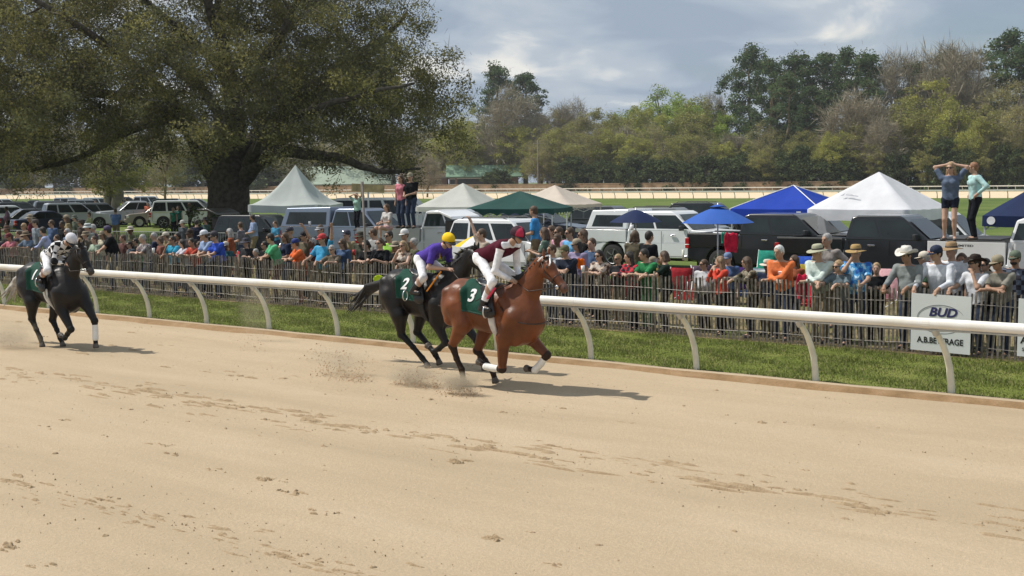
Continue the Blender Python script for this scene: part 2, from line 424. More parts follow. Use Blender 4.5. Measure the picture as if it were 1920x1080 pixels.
# scuffs and hoof marks: lumpy mounds of turned sand
def scuffs():
    V = []; F = []; base = 0; r = np.random.default_rng(11)
    spots = []
    for _ in range(340):
        spots.append((r.uniform(-22, 4), 10.95+r.normal(0, .22)+.2*math.sin(_*.13), r.uniform(.05, .30), r.uniform(.02, .05), r.uniform(.008, .020)))
    for _ in range(260):
        spots.append((r.uniform(-14, -1), 6.7+r.normal(0, .13), r.uniform(.03, .17), r.uniform(.012, .035), r.uniform(.008, .020)))
    for px, py in ((90, 805), (190, 822), (296, 835), (325, 855), (400, 885), (515, 903), (545, 928), (640, 970), (930, 1015), (860, 868), (205, 940), (20, 1030), (60, 1068), (80, 1065), (600, 968), (1040, 1068), (130, 792), (490, 902)):
        p = gp(px, py); u = p.x*dD.x+p.y*dD.y; c = p.x*nN.x+p.y*nN.y
        for q in range(6): spots.append((u+r.normal(0, .08), c+r.normal(0, .035), r.uniform(.02, .09), r.uniform(.012, .035), r.uniform(.010, .024)))
    for _ in range(60):
        spots.append((r.uniform(-30, -8), r.uniform(12.4, 15.6), r.uniform(.05, .18), r.uniform(.02, .06), r.uniform(.008, .02)))
    for _ in range(50):
        spots.append((r.uniform(-16, 2), r.uniform(5, 16), r.uniform(.02, .06), r.uniform(.02, .04), r.uniform(.012, .02)))
    nx, ny = 20, 12
    for (u, c, a, b, hh) in spots:
        X, Y = np.meshgrid(np.linspace(-1.4, 1.4, nx), np.linspace(-1.4, 1.4, ny), indexing='ij')
        h = np.zeros_like(X)
        for k in range(7):
            f = r.uniform(2, 7); t = r.uniform(0, 3.14); h += np.sin((X*math.cos(t)+Y*math.sin(t))*f+r.uniform(0, 6))/7
        Z = hh*(1-(X**2+Y**2)*1.0+1.9*h)
        Z = np.minimum(Z, hh*1.5); Z = np.maximum(Z, -.02)
        V.append(np.stack([u+X*a, c+Y*b+.02*X*a, Z+.01], -1).reshape(-1, 3))
        i, j = np.meshgrid(np.arange(nx-1), np.arange(ny-1), indexing='ij'); q = (i*ny+j).ravel()+base
        F.append(np.stack([q, q+ny, q+ny+1, q+1], 1)); base += nx*ny
    tag(mkobj('hoof_scuffs', np.concatenate(V), np.concatenate(F), M_moist, rz=ANG), label='scuffed hoof marks turned up in the sand', cat='hoof marks', kind='stuff')
scuffs()
def clods(name, pts, smin, smax, m, label, seed=1):
    r = np.random.default_rng(seed); n = len(pts)
    t = np.array([(1, 0, 0), (-1, 0, 0), (0, 1, 0), (0, -1, 0), (0, 0, 1), (0, 0, -1)], float)
    f = np.array([(0, 2, 4), (2, 1, 4), (1, 3, 4), (3, 0, 4), (2, 0, 5), (1, 2, 5), (3, 1, 5), (0, 3, 5)])
    s = r.uniform(smin, smax, n)[:, None, None]*r.uniform(.5, 1.2, (n, 6, 1))
    V = np.asarray(pts)[:, None, :]+(t[None]+r.normal(0, .25, (n, 6, 3)))*s
    F = f[None]+(np.arange(n)*6)[:, None, None]
    o = mkobj(name, V.reshape(-1, 3), F.reshape(-1, 3), m, smooth=False); return tag(o, label, 'sand', kind='stuff')
pl = []
for _ in range(4200):
    u, c = rng.uniform(-26, 3), rng.uniform(5, 16.4); pl.append(uc(u, c, .014))
for _ in range(500):
    pl.append(uc(rng.uniform(-22, 4), 10.95+rng.normal(0, .35), .02))
for _ in range(500):
    pl.append(uc(rng.uniform(-14, 0), 6.7+rng.normal(0, .25), .02))
clods('sand_crumbs', pl, .003, .012, M_moist, 'small crumbs of sand lying loose on the track')

# grass blades on the verge
def blades(name, n, u0, u1, c0, c1, z, hmin, hmax, wd, mats, label, seed=2):
    r = np.random.default_rng(seed)
    u = r.uniform(u0, u1, n); c = r.uniform(c0, c1, n)
    cl = (np.sin(u*3.1+np.sin(c*4))+np.sin(c*5.3+u*1.7))*.25+.75
    h = r.uniform(hmin, hmax, n)*cl; a = r.uniform(0, 6.28, n); le = r.normal(0, .4, (n, 2))*h[:, None]
    P = np.stack([u*dD.x+c*nN.x, u*dD.y+c*nN.y], 1)
    dx = np.stack([np.cos(a), np.sin(a)], 1)*wd*r.uniform(.6, 1.4, (n, 1))
    V = np.zeros((n, 3, 3)); V[:, 0, :2] = P-dx; V[:, 1, :2] = P+dx; V[:, 2, :2] = P+le; V[:, 0:2, 2] = z; V[:, 2, 2] = z+h
    F = np.arange(n*3).reshape(n, 3)
    return tag(mkobj(name, V.reshape(-1, 3), F, mats, r.integers(0, len(mats), n), smooth=False), label, 'grass', kind='stuff')
MG = [mat('blade_%d' % i, c, .7, .2, 3, spec=.2, trans=.35) for i, c in enumerate([(.14, .175, .042), (.175, .21, .052), (.22, .235, .075), (.33, .30, .15), (.11, .14, .035)])]
blades('verge_blades', 150000, -38, -1, 17.12, 20.85, .028, .025, .062, .008, [MG[0], MG[1], MG[0], MG[2], MG[3], MG[4]], 'short green grass between the white rail and the picket fence')
blades('straw_blades', 50000, -40, 0, 20.95, 30, .03, .02, .09, .009, [MG[3], MG[3], MG[2], MG[0]], 'trampled dry grass behind the picket fence', 4)

# ---------------------------------------------------------------- white running rail
M_white = mat('rail_white', (.72, .69, .60), .4, .06, 1.7, .15, spec=.35, col2=(.82, .81, .77))
M_post = mat('post_white', (.70, .68, .55), .45, .12, 3, .2, spec=.3)
rr = empty('running_rail', uc(-29.32, 17.2), ANG, 'long white tubular running rail on curved posts beside the sand', 'rail')
mb = MB(); ov = []
for k in range(16):
    q = 2*math.pi*k/16; ov.append((math.cos(q)*.058, 1.037+math.sin(q)*.074))
V = []; us = np.linspace(-45, 60, 60)
for u in us:
    for y, z in ov: V.append((u-.16, -.31+y, z))
F = [(i*16+j, (i+1)*16+j, (i+1)*16+(j+1) % 16, i*16+(j+1) % 16) for i in range(len(us)-1) for j in range(16)]
mb.add(V, F)
o = mb.build('rail_tube', M_white, rr, smooth=True)
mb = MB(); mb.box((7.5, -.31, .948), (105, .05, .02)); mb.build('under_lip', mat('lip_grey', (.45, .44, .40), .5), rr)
f0 = None
for u in np.arange(-11.5, 42, 5.9):
    if f0 is None:
        mb = MB(); mb.tube([(-.05, -.31, 1.035), (.05, -.31, 1.035)], .0765, 16, sq=.79); f0 = mb.build('joint_sleeve', M_white, rr, smooth=False); q = f0
    else: q = f0.copy(); link(q); q.parent = rr
    q.location = (u-.16, 0, 0)
pm = MB()
pts = [(.01, .02, -.1), (0, .0, 0), (-.008, -.005, .2), (-.022, -.03, .4), (-.05, -.08, .58), (-.09, -.15, .75), (-.135, -.24, .89), (-.16, -.30, .955)]
pm.tube(pts, [.052, .052, .05, .048, .046, .043, .04, .036], 12)
first = None
for k in range(-4, 22):
    u = k*2.0
    if first is None:
        first = pm.build('post', M_post, rr, smooth=True); c = first
        cb_ = MB(); cb_.tube([(-.14, -.26, .88), (-.16, -.31, .96)], .046, 10); bk = cb_.build('bracket', mat('bracket_grey', (.5, .49, .44), .5), first)
    else:
        c = first.copy(); link(c); c.parent = rr; b2 = bk.copy(); link(b2); b2.parent = c
    c.location = (u, 0, 0)

# ---------------------------------------------------------------- wooden picket (snow) fence
M_slat = mat('weathered_slat', (.12, .102, .085), .85, .35, 14, .4, col2=(.235, .21, .18), spec=.15)
M_wire = mat('wire', (.18, .17, .16), .5, metal=.8)
fz = empty('picket_fence', uc(-20, 20.9), ANG, 'weathered grey picket fence of wired wooden slats along the crowd', 'fence')
mb = MB(); u = -22.; sl_ = 0
while u < 22:
    sl_ = .8*sl_+rng.normal(0, .018); h = 1.17+rng.normal(0, .018)+.03*math.sin(u*.8)
    yy = .03*math.sin(u*1.1)+rng.normal(0, .006); t = sl_+.03*math.sin(u*.5)
    w_ = .0175*rng.uniform(.8, 1.15)
    b = [(-w_, -.004), (w_, -.004), (w_, .004), (-w_, .004)]
    V = [(u+x-t*.6, yy+y, .0) for x, y in b]+[(u+x+t*.6, yy+y+rng.normal(0, .01), h) for x, y in b]
    mb.add(V, [(0, 1, 5, 4), (1, 2, 6, 5), (2, 3, 7, 6), (3, 0, 4, 7), (4, 5, 6, 7)])
    u += .079*rng.uniform(.85, 1.15)
mb.build('slats', M_slat, fz)
mb = MB()
for z in (.2, .55, .92):
    mb.tube([(x, .03*math.sin(x*1.1)-.008, z+.015*math.sin(x*2)) for x in np.arange(-22, 22, .5)], .0035, 4)
mb.build('wire', M_wire, fz)
for u in (-17.2, -13.1, -9.3, -4.6, -.7, 3.6, 7.7, 11.9, 16.1):
    mb = MB(); mb.tube([(u, .05, 0), (u+rng.normal(0, .03), .06, 1.25)], .022, 7)
    mb.build('stake', mat('stake_brown', (.22, .17, .12), .9, .3, 8), fz, smooth=True)
M_sign = mat('sign_white', (.78, .79, .80), .4, .03, 3)
M_ink = mat('ink_black', (.02, .02, .022), .5); M_navy = mat('ink_navy', (.03, .03, .13), .5); M_silver = mat('ink_grey', (.25, .26, .28), .5)
def sign(x0, x1, yt, yb, label, second=False):
    a = onc(x0, (yt+yb)/2, 20.82); b = onc(x1, (yt+yb)/2, 20.82); zt = onc((x0+x1)/2, yt, 20.82).z; zb = onc((x0+x1)/2, yb, 20.82).z
    u0 = a.x*dD.x+a.y*dD.y; u1 = b.x*dD.x+b.y*dD.y; W = u1-u0; H = zt-zb
    e = empty('fence_sign', uc((u0+u1)/2, 20.82, zb), ANG, label, 'sign')
    mb = MB(); mb.box((0, 0, H/2), (W, .008, H)); p = mb.build('panel', M_sign, e); p.rotation_euler = (R(3), R(1.2), 0)
    Mx = Matrix.Rotation(R(90), 4, 'X')
    def put(V, F, x, z, m, nm, y=-.008):
        o = mkobj(nm, [(v[0]+x, y, v[1]+z) for v in V], F, m, parent=p, smooth=False)
    if not second:
        V, F = text_mesh('BUD', .205, True, .25); V = [(x*1.12, y, z) for x, y, z in V]
        V2 = [(x+.008, y-.007, z) for x, y, z in V]; put(V2, F, .03, H*.69, M_silver, 'lettering_shadow', -.0065)
        put(V, F, .03, H*.69, M_navy, 'lettering')
        V, F = text_mesh('A.B.BEVERAGE', .135, True); s = .84*W/max(1e-6, max(v[0] for v in V)*2); put([(x*s*.92, y*1.05, z) for x, y, z in V], F, 0, H*.19, M_ink, 'lettering')
        for (rx, rz_, a0, a1, th) in ((.40, .235, 25, 200, .016), (.385, .215, 60, 205, .008), (.40, .235, 205, 330, .014), (.36, .20, 200, 335, .006)):
            V = []; F = []; n = 48
            for i in range(n+1):
                t = R(a0+(a1-a0)*i/n); tt = th*(math.sin(math.pi*i/n)*.8+.25)
                V += [(rx*math.cos(t), rz_*math.sin(t), 0), ((rx+tt)*math.cos(t), (rz_+tt)*math.sin(t), 0)]
            F = [(2*i, 2*i+1, 2*i+3, 2*i+2) for i in range(n)]; put([(x*W/1.0, y, z) for x, y, z in V], F, .01, H*.57, M_silver, 'oval_swoosh', -.0055)
    else:
        V, F = text_mesh('A', .16, True); put(V, F, -W*.38, H*.28, M_ink, 'lettering')
        V, F = text_mesh('S', .08, True); put(V, F, -W*.39, H*.12, M_ink, 'lettering')
        mb = MB(); mb.lathe([(.001, 0), (.16, 0), (.16, .002), (.001, .002)], 24, M=Matrix.Rotation(R(90), 3, 'X')); q = mb.build('blue_disc', mat('disc_blue', (.05, .3, .6), .5), p); q.location = (-W*.1, -.006, H*.62)
sign(1708, 1820, 552, 660, 'white square board on the picket fence with navy capitals inside a grey oval')
sign(1908, 2015, 562, 672, 'white board cut off by the right edge with a blue disc on it', True)

# ---------------------------------------------------------------- far side of the oval
FE = Vector((1, -.68)).normalized(); FN = Vector((.68, 1)).normalized(); FANG = math.atan2(FE.y, FE.x)
def far_sheet(name, base, off0, off1, z, m):
    V = []
    for L in (-420, 260):
        for o_ in (off0, off1):
            p = Vector(base)+FE*L+FN*o_; V.append((p.x, p.y, z))
    tag(mkobj(name, V, [(0, 2, 3, 1)], m, smooth=False), kind='structure')
M_fsand = mat('far_sand', (.66, .53, .36), .95, .08, .2, spec=.1)
far_sheet('far_track', (21, 203), 1.2, 78, .012, M_fsand)
far_sheet('far_bank', (30, 292), 2, 30, .016, mat('bank_dirt', (.33, .25, .15), .95, .2, .1, spec=.1))
def far_rail(base, L0, L1, step, label):
    e = empty('running_rail', (base[0], base[1], 0), FANG, label, 'rail', None)
    mb = MB(); mb.box(((L0+L1)/2, 0, 1.12), (L1-L0, .12, .20)); mb.build('rail_tube', M_white, e)
    mb = MB(); mb.tube([(0, .4, 0), (0, .35, .5), (0, .02, 1.05)], .07, 6); f = None; L = L0
    while L < L1:
        if f is None: f = mb.build('post', M_post, e, smooth=True); q = f
        else: q = f.copy(); link(q); q.parent = e
        q.location = (L, 0, 0); L += step
far_rail((21, 203), -175, 60, 2.4, 'distant white inner rail along the far straight, nearer of two')
far_rail((30, 292), -245, 90, 3.4, 'distant white outer rail along the far straight, in front of the brown wall')
# brown wall behind the outer rail
wl = empty('boundary_wall', (30, 310, 0), FANG, 'long low brown boundary wall behind the far rail', 'wall')
M_wall = mat('wall_brown', (.36, .25, .155), .9, .18, .8, .3, spec=.1); M_cap = mat('wall_cap', (.42, .31, .2), .9)
Lend = 62.0; L = -330.; k = 0
mb = MB()
while L < Lend:
    mb.box((L+3.5, 0, 1.1), (6.9, .3, 2.2)); mb.box((L, 0, 1.15), (.2, .36, 2.35)); L += 7; k += 1
mb.build('panels', M_wall, wl)
mb = MB(); mb.box(((-330+Lend)/2+2, 0, 2.27), (Lend+330+7, .42, .12)); mb.build('coping', M_cap, wl)

def Zt(px, off): t = (px-960)/FPX; return (330.4+off*1.209)/(1+.68*t)
# ---------------------------------------------------------------- low buildings behind the wall
M_groof = mat('green_roof', (.16, .25, .17), .6, .12, .5, spec=.3); M_groof2 = mat('pale_green_roof', (.27, .33, .25), .6, .08, .3)
M_brick = mat('brown_brick', (.20, .13, .10), .9, .2, .7); M_dark = mat('dark_opening', (.02, .02, .02), .5)
M_trimw = mat('trim_white', (.65, .65, .62), .6)
def building(px0, px1, ytop, off, deep, eave, label, roofm, wallm, wins, gable_end=None):
    Z = Zt((px0+px1)/2, off); a = atY(px0, 330, Z); b = atY(px1, 330, Z); W = b.x-a.x
    zt = atY((px0+px1)/2, ytop, Z).z
    e = empty('low_building', ((a.x+b.x)/2, Z, 0), 0, label, 'building')
    mb = MB(); mb.box((0, deep/2, eave/2), (W, deep, eave)); mb.build('wall', wallm, e)
    mb = MB(); o = .9
    P = [(-o, eave-.35), (-o, eave-.05), (deep/2, zt), (deep+o, eave-.05), (deep+o, eave-.35), (deep/2, zt-.4)]
    V = [(-W/2-o, y, z) for y, z in P]+[(W/2+o, y, z) for y, z in P]
    mb.add(V, [(0, 1, 2, 5), (5, 2, 3, 4), (11, 8, 7, 6), (10, 9, 8, 11)]+[(i, (i+1) % 6, (i+1) % 6+6, i+6) for i in range(6)]); mb.build('roof', roofm, e)
    mb = MB(); mb.add([(-W/2, .01, eave), (-W/2, deep-.01, eave), (-W/2, deep/2, zt-.45), (W/2, .01, eave), (W/2, deep-.01, eave), (W/2, deep/2, zt-.45)], [(0, 1, 2), (3, 5, 4)]); mb.build('gable', wallm, e)
    for (f, w_, z0, z1) in wins:
        mb = MB(); mb.box((W*(f-.5), -.03, (z0+z1)/2), (w_, .1, z1-z0)); q = mb.build('window', M_dark, e)
        mb = MB(); mb.box((W*(f-.5), -.06, z1+.1), (w_+.4, .14, .2)); mb.box((W*(f-.5), -.06, z0-.05), (w_+.4, .14, .1)); mb.build('frame', M_trimw, q)
    return e
building(842, 972, 309, 12, 9, 4.6, 'long low building with a green metal roof and dark open front', M_groof, M_brick, [(.5, 15, 2.3, 3.9), (.05, 1.2, 2.4, 3.8)])
building(752, 838, 324, 10, 8, 4.2, 'brown brick house seen under the edge of the oak', mat('brown_roof', (.17, .13, .11), .8), M_brick, [(.2, 1.6, 2.4, 3.6), (.5, 1.2, 2.4, 3.6), (.8, 1.6, 2.4, 3.6)])
building(562, 728, 311, 6, 16, 2.8, 'building with a broad pale green roof reaching almost to the wall', M_groof2, M_brick, [(.5, 2, 1.5, 2.4)])
building(1030, 1052, 322, 14, 5, 3.4, 'tiny white house between dark bushes beyond the wall', mat('grey_roof', (.2, .2, .2), .8), M_trimw, [(.3, 1, 1.8, 2.9), (.7, 1, 1.8, 2.9)])
p = atY(1008, 262, Zt(1008, 8)); mb = MB(); mb.tube([(0, 0, 0), (0, 0, p.z)], [.22, .15], 8); mb.box((0, -.18, p.z-1), (2.6, .14, .16))
tag(mb.build('utility_pole', mat('pole_grey', (.33, .29, .24), .9), smooth=False, loc=(p.x, p.y, 0)), 'tall grey wooden utility pole in front of the far trees', 'pole')
# ================================================================ TREES
M_bark = mat('oak_bark', (.055, .047, .038), .95, .35, 5, .9, col2=(.12, .105, .088), spec=.1, bscale=9)
M_barkL = mat('pale_bark', (.20, .175, .15), .95, .3, 2, .3, spec=.1)
M_twig = mat('grey_twig', (.30, .27, .20), .9, .25, 1.0, spec=.1)
M_twig2 = mat('brown_twig', (.24, .19, .12), .9, .25, 1.0, spec=.1)
def leafm(n, c, t=.3): return mat(n, c, .8, .35, .35, spec=.06, trans=t)
def grow(nodes, targets, r, curve=.12, taper=.5, tipr=.012):
    """join every target to the skeleton by a wiggling limb; nodes: list of (Vector, radius)"""
    out = []
    P = [n[0] for n in nodes]; Rd = [n[1] for n in nodes]
    cen = P[0]
    targets = sorted(targets, key=lambda t: (t-cen).length)
    for t in targets:
        A = np.array(P); tv = np.array(t); ds = np.linalg.norm(A-tv, axis=1)
        dz = A[:, 2]-tv[2]; cost = ds+np.maximum(dz, 0)*.8
        i = int(np.argmin(cost)); a = P[i]; d = t-a; L = d.length
        if L < .02: continue
        n = max(3, int(L/.9)); side = Vector(rng.normal(0, 1, 3)).cross(d).normalized()*L*curve
        r0 = min(Rd[i]*.75, .02+.035*L); pts = []; rs = []
        for k in range(n+1):
            f = k/n; q = a+d*f+side*math.sin(math.pi*f)+Vector(rng.normal(0, .02*L/n+.01, 3))*(1 if 0 < k < n else 0)
            pts.append(q); rs.append(r0*(1-f)+tipr*f)
        out.append((pts, rs))
        for k in range(1, n+1): P.append(pts[k]); Rd.append(rs[k])
    return out
def leaves(cent, rad, per, size, flat=.7, seed=0, aspect=.6, nm=2, hole=0):
    r = np.random.default_rng(seed); n = len(cent)*per
    C = np.repeat(np.asarray(cent, float), per, 0); Rr = np.repeat(np.asarray(rad, float), per)
    d = r.normal(0, 1, (n, 3)); d /= np.linalg.norm(d, axis=1)[:, None]
    q = r.uniform(hole, 1, (n, 1))**.45
    P = C+d*q*Rr[:, None]*np.array([1, 1, flat])
    a = r.normal(0, 1, (n, 3)); a /= np.linalg.norm(a, axis=1)[:, None]
    b = np.cross(a, r.normal(0, 1, (n, 3))); b /= np.linalg.norm(b, axis=1)[:, None]
    s = size*r.uniform(.5, 1.4, (n, 1)); 
    V = np.stack([P-a*s, P+b*s*aspect*.7, P+a*s, P-b*s*aspect], 1)
    mi = np.repeat(r.integers(0, nm, len(cent)), per)
    fl = r.random(n) < .25; mi[fl] = r.integers(0, nm, fl.sum())
    return V.reshape(-1, 3), np.arange(n*4).reshape(n, 4), mi
def twigs(cent, rad, per, length, wd, seed=0, upb=.5, outc=None):
    r = np.random.default_rng(seed); n = len(cent)*per
    C = np.repeat(np.asarray(cent, float), per, 0); Rr = np.repeat(np.asarray(rad, float), per)
    P = C+r.normal(0, .42, (n, 3))*Rr[:, None]
    d = r.normal(0, .8, (n, 3)); d[:, 2] += upb
    if outc is not None: o = C-np.asarray(outc); o /= np.maximum(np.linalg.norm(o, axis=1)[:, None], .1); d += o*.8
    d /= np.linalg.norm(d, axis=1)[:, None]
    L = length*r.uniform(.4, 1.3, (n, 1)); b = np.cross(d, r.normal(0, 1, (n, 3))); b /= np.linalg.norm(b, axis=1)[:, None]
    V = np.stack([P-b*wd, P+b*wd, P+d*L*.5+b*wd*.6+r.normal(0, .02, (n, 3))*L, P+d*L+b*wd*.3], 1)
    return V.reshape(-1, 3), np.arange(n*4).reshape(n, 4)
def merge(parts):
    V = []; F = []; M = []; b = 0
    for v, f, mi in parts:
        V.append(v); F.append(f+b); M.append(np.full(len(f), mi) if np.isscalar(mi) else mi); b += len(v)
    return np.concatenate(V), np.concatenate(F), np.concatenate(M)

# ---------------------------------------------------------------- the great live oak
OZ = 70.; OS = 70/60
tb = atY(428, 400, OZ)
ok = empty('oak_tree', (tb.x, OZ, 0), 0, 'huge spreading live oak with a thick dark trunk and low limbs', 'tree')
def op(px, py, dy=0):
    v = atY(px, py, OZ); return Vector((v.x-tb.x, dy, v.z))
limbs = [
 [(425, 470, 0, 1.55), (428, 440, 0, 1.28), (428, 400, 0, 1.08), (428, 350, 0, 1.05), (425, 320, 0, 1.1), (425, 300, 0, 1.0)],
 [(410, 330, 0, .62), (385, 290, -.3, .55), (370, 250, -1, .42), (335, 215, -2, .34), (270, 190, -3.4, .26), (190, 178, -4.5, .2), (100, 150, -5, .14), (0, 130, -6, .08), (-90, 110, -6, .05)],
 [(400, 310, 0, .5), (385, 270, 1, .42), (340, 235, 2, .34), (270, 222, 2.6, .28), (190, 250, 3, .22), (110, 295, 3, .16), (50, 310, 3, .12), (0, 320, 3, .09), (-80, 322, 3, .06)],
 [(425, 300, 0, .6), (430, 240, .6, .5), (438, 190, .6, .42), (425, 140, 1, .34), (405, 80, 1.5, .26), (395, 20, 2, .2), (385, -60, 2, .14), (380, -140, 2, .08)],
 [(440, 300, 0, .55), (452, 240, -1, .46), (445, 160, -2, .36), (440, 90, -3, .28), (420, 20, -4, .2), (410, -60, -5, .14), (400, -140, -5, .08)],
 [(430, 170, .6, .34), (400, 110, 0, .28), (345, 60, -1, .2), (290, 10, -2, .14), (240, -60, -3, .09)],
 [(455, 320, 0, .55), (480, 270, 1, .42), (520, 215, 2, .36), (580, 165, 3, .28), (640, 120, 4, .22), (700, 60, 5, .16), (750, 0, 5, .1)],
 [(450, 340, 0, .5), (475, 320, -1, .44), (510, 298, -2, .4), (545, 284, -3, .36), (590, 290, -3.6, .28), (650, 298, -4, .22), (710, 318, -4, .16), (755, 325, -4.5, .1), (800, 318, -5, .06)],
 [(470, 310, -1, .32), (505, 275, -3.5, .27), (560, 240, -6, .22), (640, 215, -8, .16), (730, 195, -9, .1), (800, 180, -9, .06)],
 [(440, 200, -1, .34), (500, 150, -4, .28), (560, 100, -6, .2), (600, 30, -7, .14), (640, -60, -8, .08)],
 [(420, 300, -.5, .4), (380, 220, -4, .3), (330, 150, -7, .22), (260, 90, -9, .15), (180, 40, -10, .1)],
 [(430, 300, .6, .4), (470, 220, 5, .3), (520, 150, 8, .22), (600, 90, 10, .15), (680, 30, 10, .1)],
 [(420, 290, .6, .4), (370, 200, 5, .3), (300, 130, 8, .22), (200, 70, 10, .15)],
]
# the crown as drawn by its outline: clumps of twigs and small leaves through its volume
rk = random.Random(4); nodes = []; tp = []
for L in limbs:
    pts = [op(a, b, c) for a, b, c, r in L]; rs = [l[3]*1.1 for l in L]
    P2 = []; R2 = []
    for i in range(len(pts)-1):
        for k in range(3):
            f = k/3; P2.append(pts[i].lerp(pts[i+1], f)+Vector([rk.uniform(-.06, .06) for _ in range(3)])); R2.append(rs[i]*(1-f)+rs[i+1]*f)
    P2.append(pts[-1]); R2.append(rs[-1]); tp.append((P2, R2)); nodes += list(zip(P2[4:], R2[4:]))
tgt = []
while len(tgt) < 540:
    x = rk.uniform(-19, 14.6); y = rk.uniform(-13, 13); z = rk.uniform(3.6, 17)
    cx, cz = -1.0, 4.6
    rx = 12.7 if x > cx else 19
    e = ((x-cx)/rx)**2+(y/13.5)**2+((z-cz)/12.5)**2
    if e > .98 or e < .12: continue
    r_ = math.hypot(x, y)
    lo = 4.3 + max(0, 2.5-r_*.25) + .9*math.sin(x*.9+2)*.5 + (.8 if -5.5 < x < 0 else 0)
    if x > 7: lo -= .35
    if z < lo: continue
    if -2.2 < x < -.2 and 8.3 < z < 11.5 and rk.random() < .8: continue
    if x < -7 and 7.4 < z < 9.5 and rk.random() < .45: continue
    tgt.append(Vector((x*OS, y*1.0, 3.6+(z-3.6)*OS*1.0)))
while len(tgt) < 640:
    x = rk.uniform(-20, 13); y = rk.uniform(-12, 1); z = rk.uniform(5.6, 9.6)
    if (x/21 if x < 0 else x/14)**2+(y/13)**2 < 1: tgt.append(Vector((x, y, z)))
br = grow(nodes, tgt, None)
mb = MB()
for P2, R2 in tp:
    mb.tube(P2, R2, 12 if R2[0] > .4 else 8, cap=False)
for P2, R2 in br: mb.tube(P2, R2, 5, cap=False)
# root flare
for k in range(7):
    a = k*.9+.3; mb.tube([(math.cos(a)*.7, math.sin(a)*.6, 1.0), (math.cos(a)*1.2, math.sin(a)*1.1, .35), (math.cos(a)*2.0, math.sin(a)*1.9, -.1)], [.5, .4, .16], 8, cap=False)
mb.build('trunk', M_bark, ok, smooth=True)
ce = np.array(tgt)
sub = ce[np.random.default_rng(3).integers(0, len(ce), 2700)]+np.random.default_rng(8).normal(0, .95, (2700, 3))
rad = np.random.default_rng(4).uniform(.45, .95, len(sub))
Lv = leaves(sub, rad*OS, 145, .080, .75, 5, .55, 4)
Tw = twigs(sub, rad*1.3, 16, .8, .011, 6, .2)
M_otwig = mat('oak_twig', (.11, .098, .08), .9, .25, 1.0, spec=.05); V, F, mi = merge([Lv, (Tw[0], Tw[1], 4)])
mkobj('crown', V, F, [leafm('oak_leaf_a', (.165, .16, .068)), leafm('oak_leaf_b', (.215, .20, .082)), leafm('oak_leaf_c', (.125, .13, .065)), leafm('oak_leaf_d', (.25, .235, .085)), M_otwig], mi, ok, smooth=False)

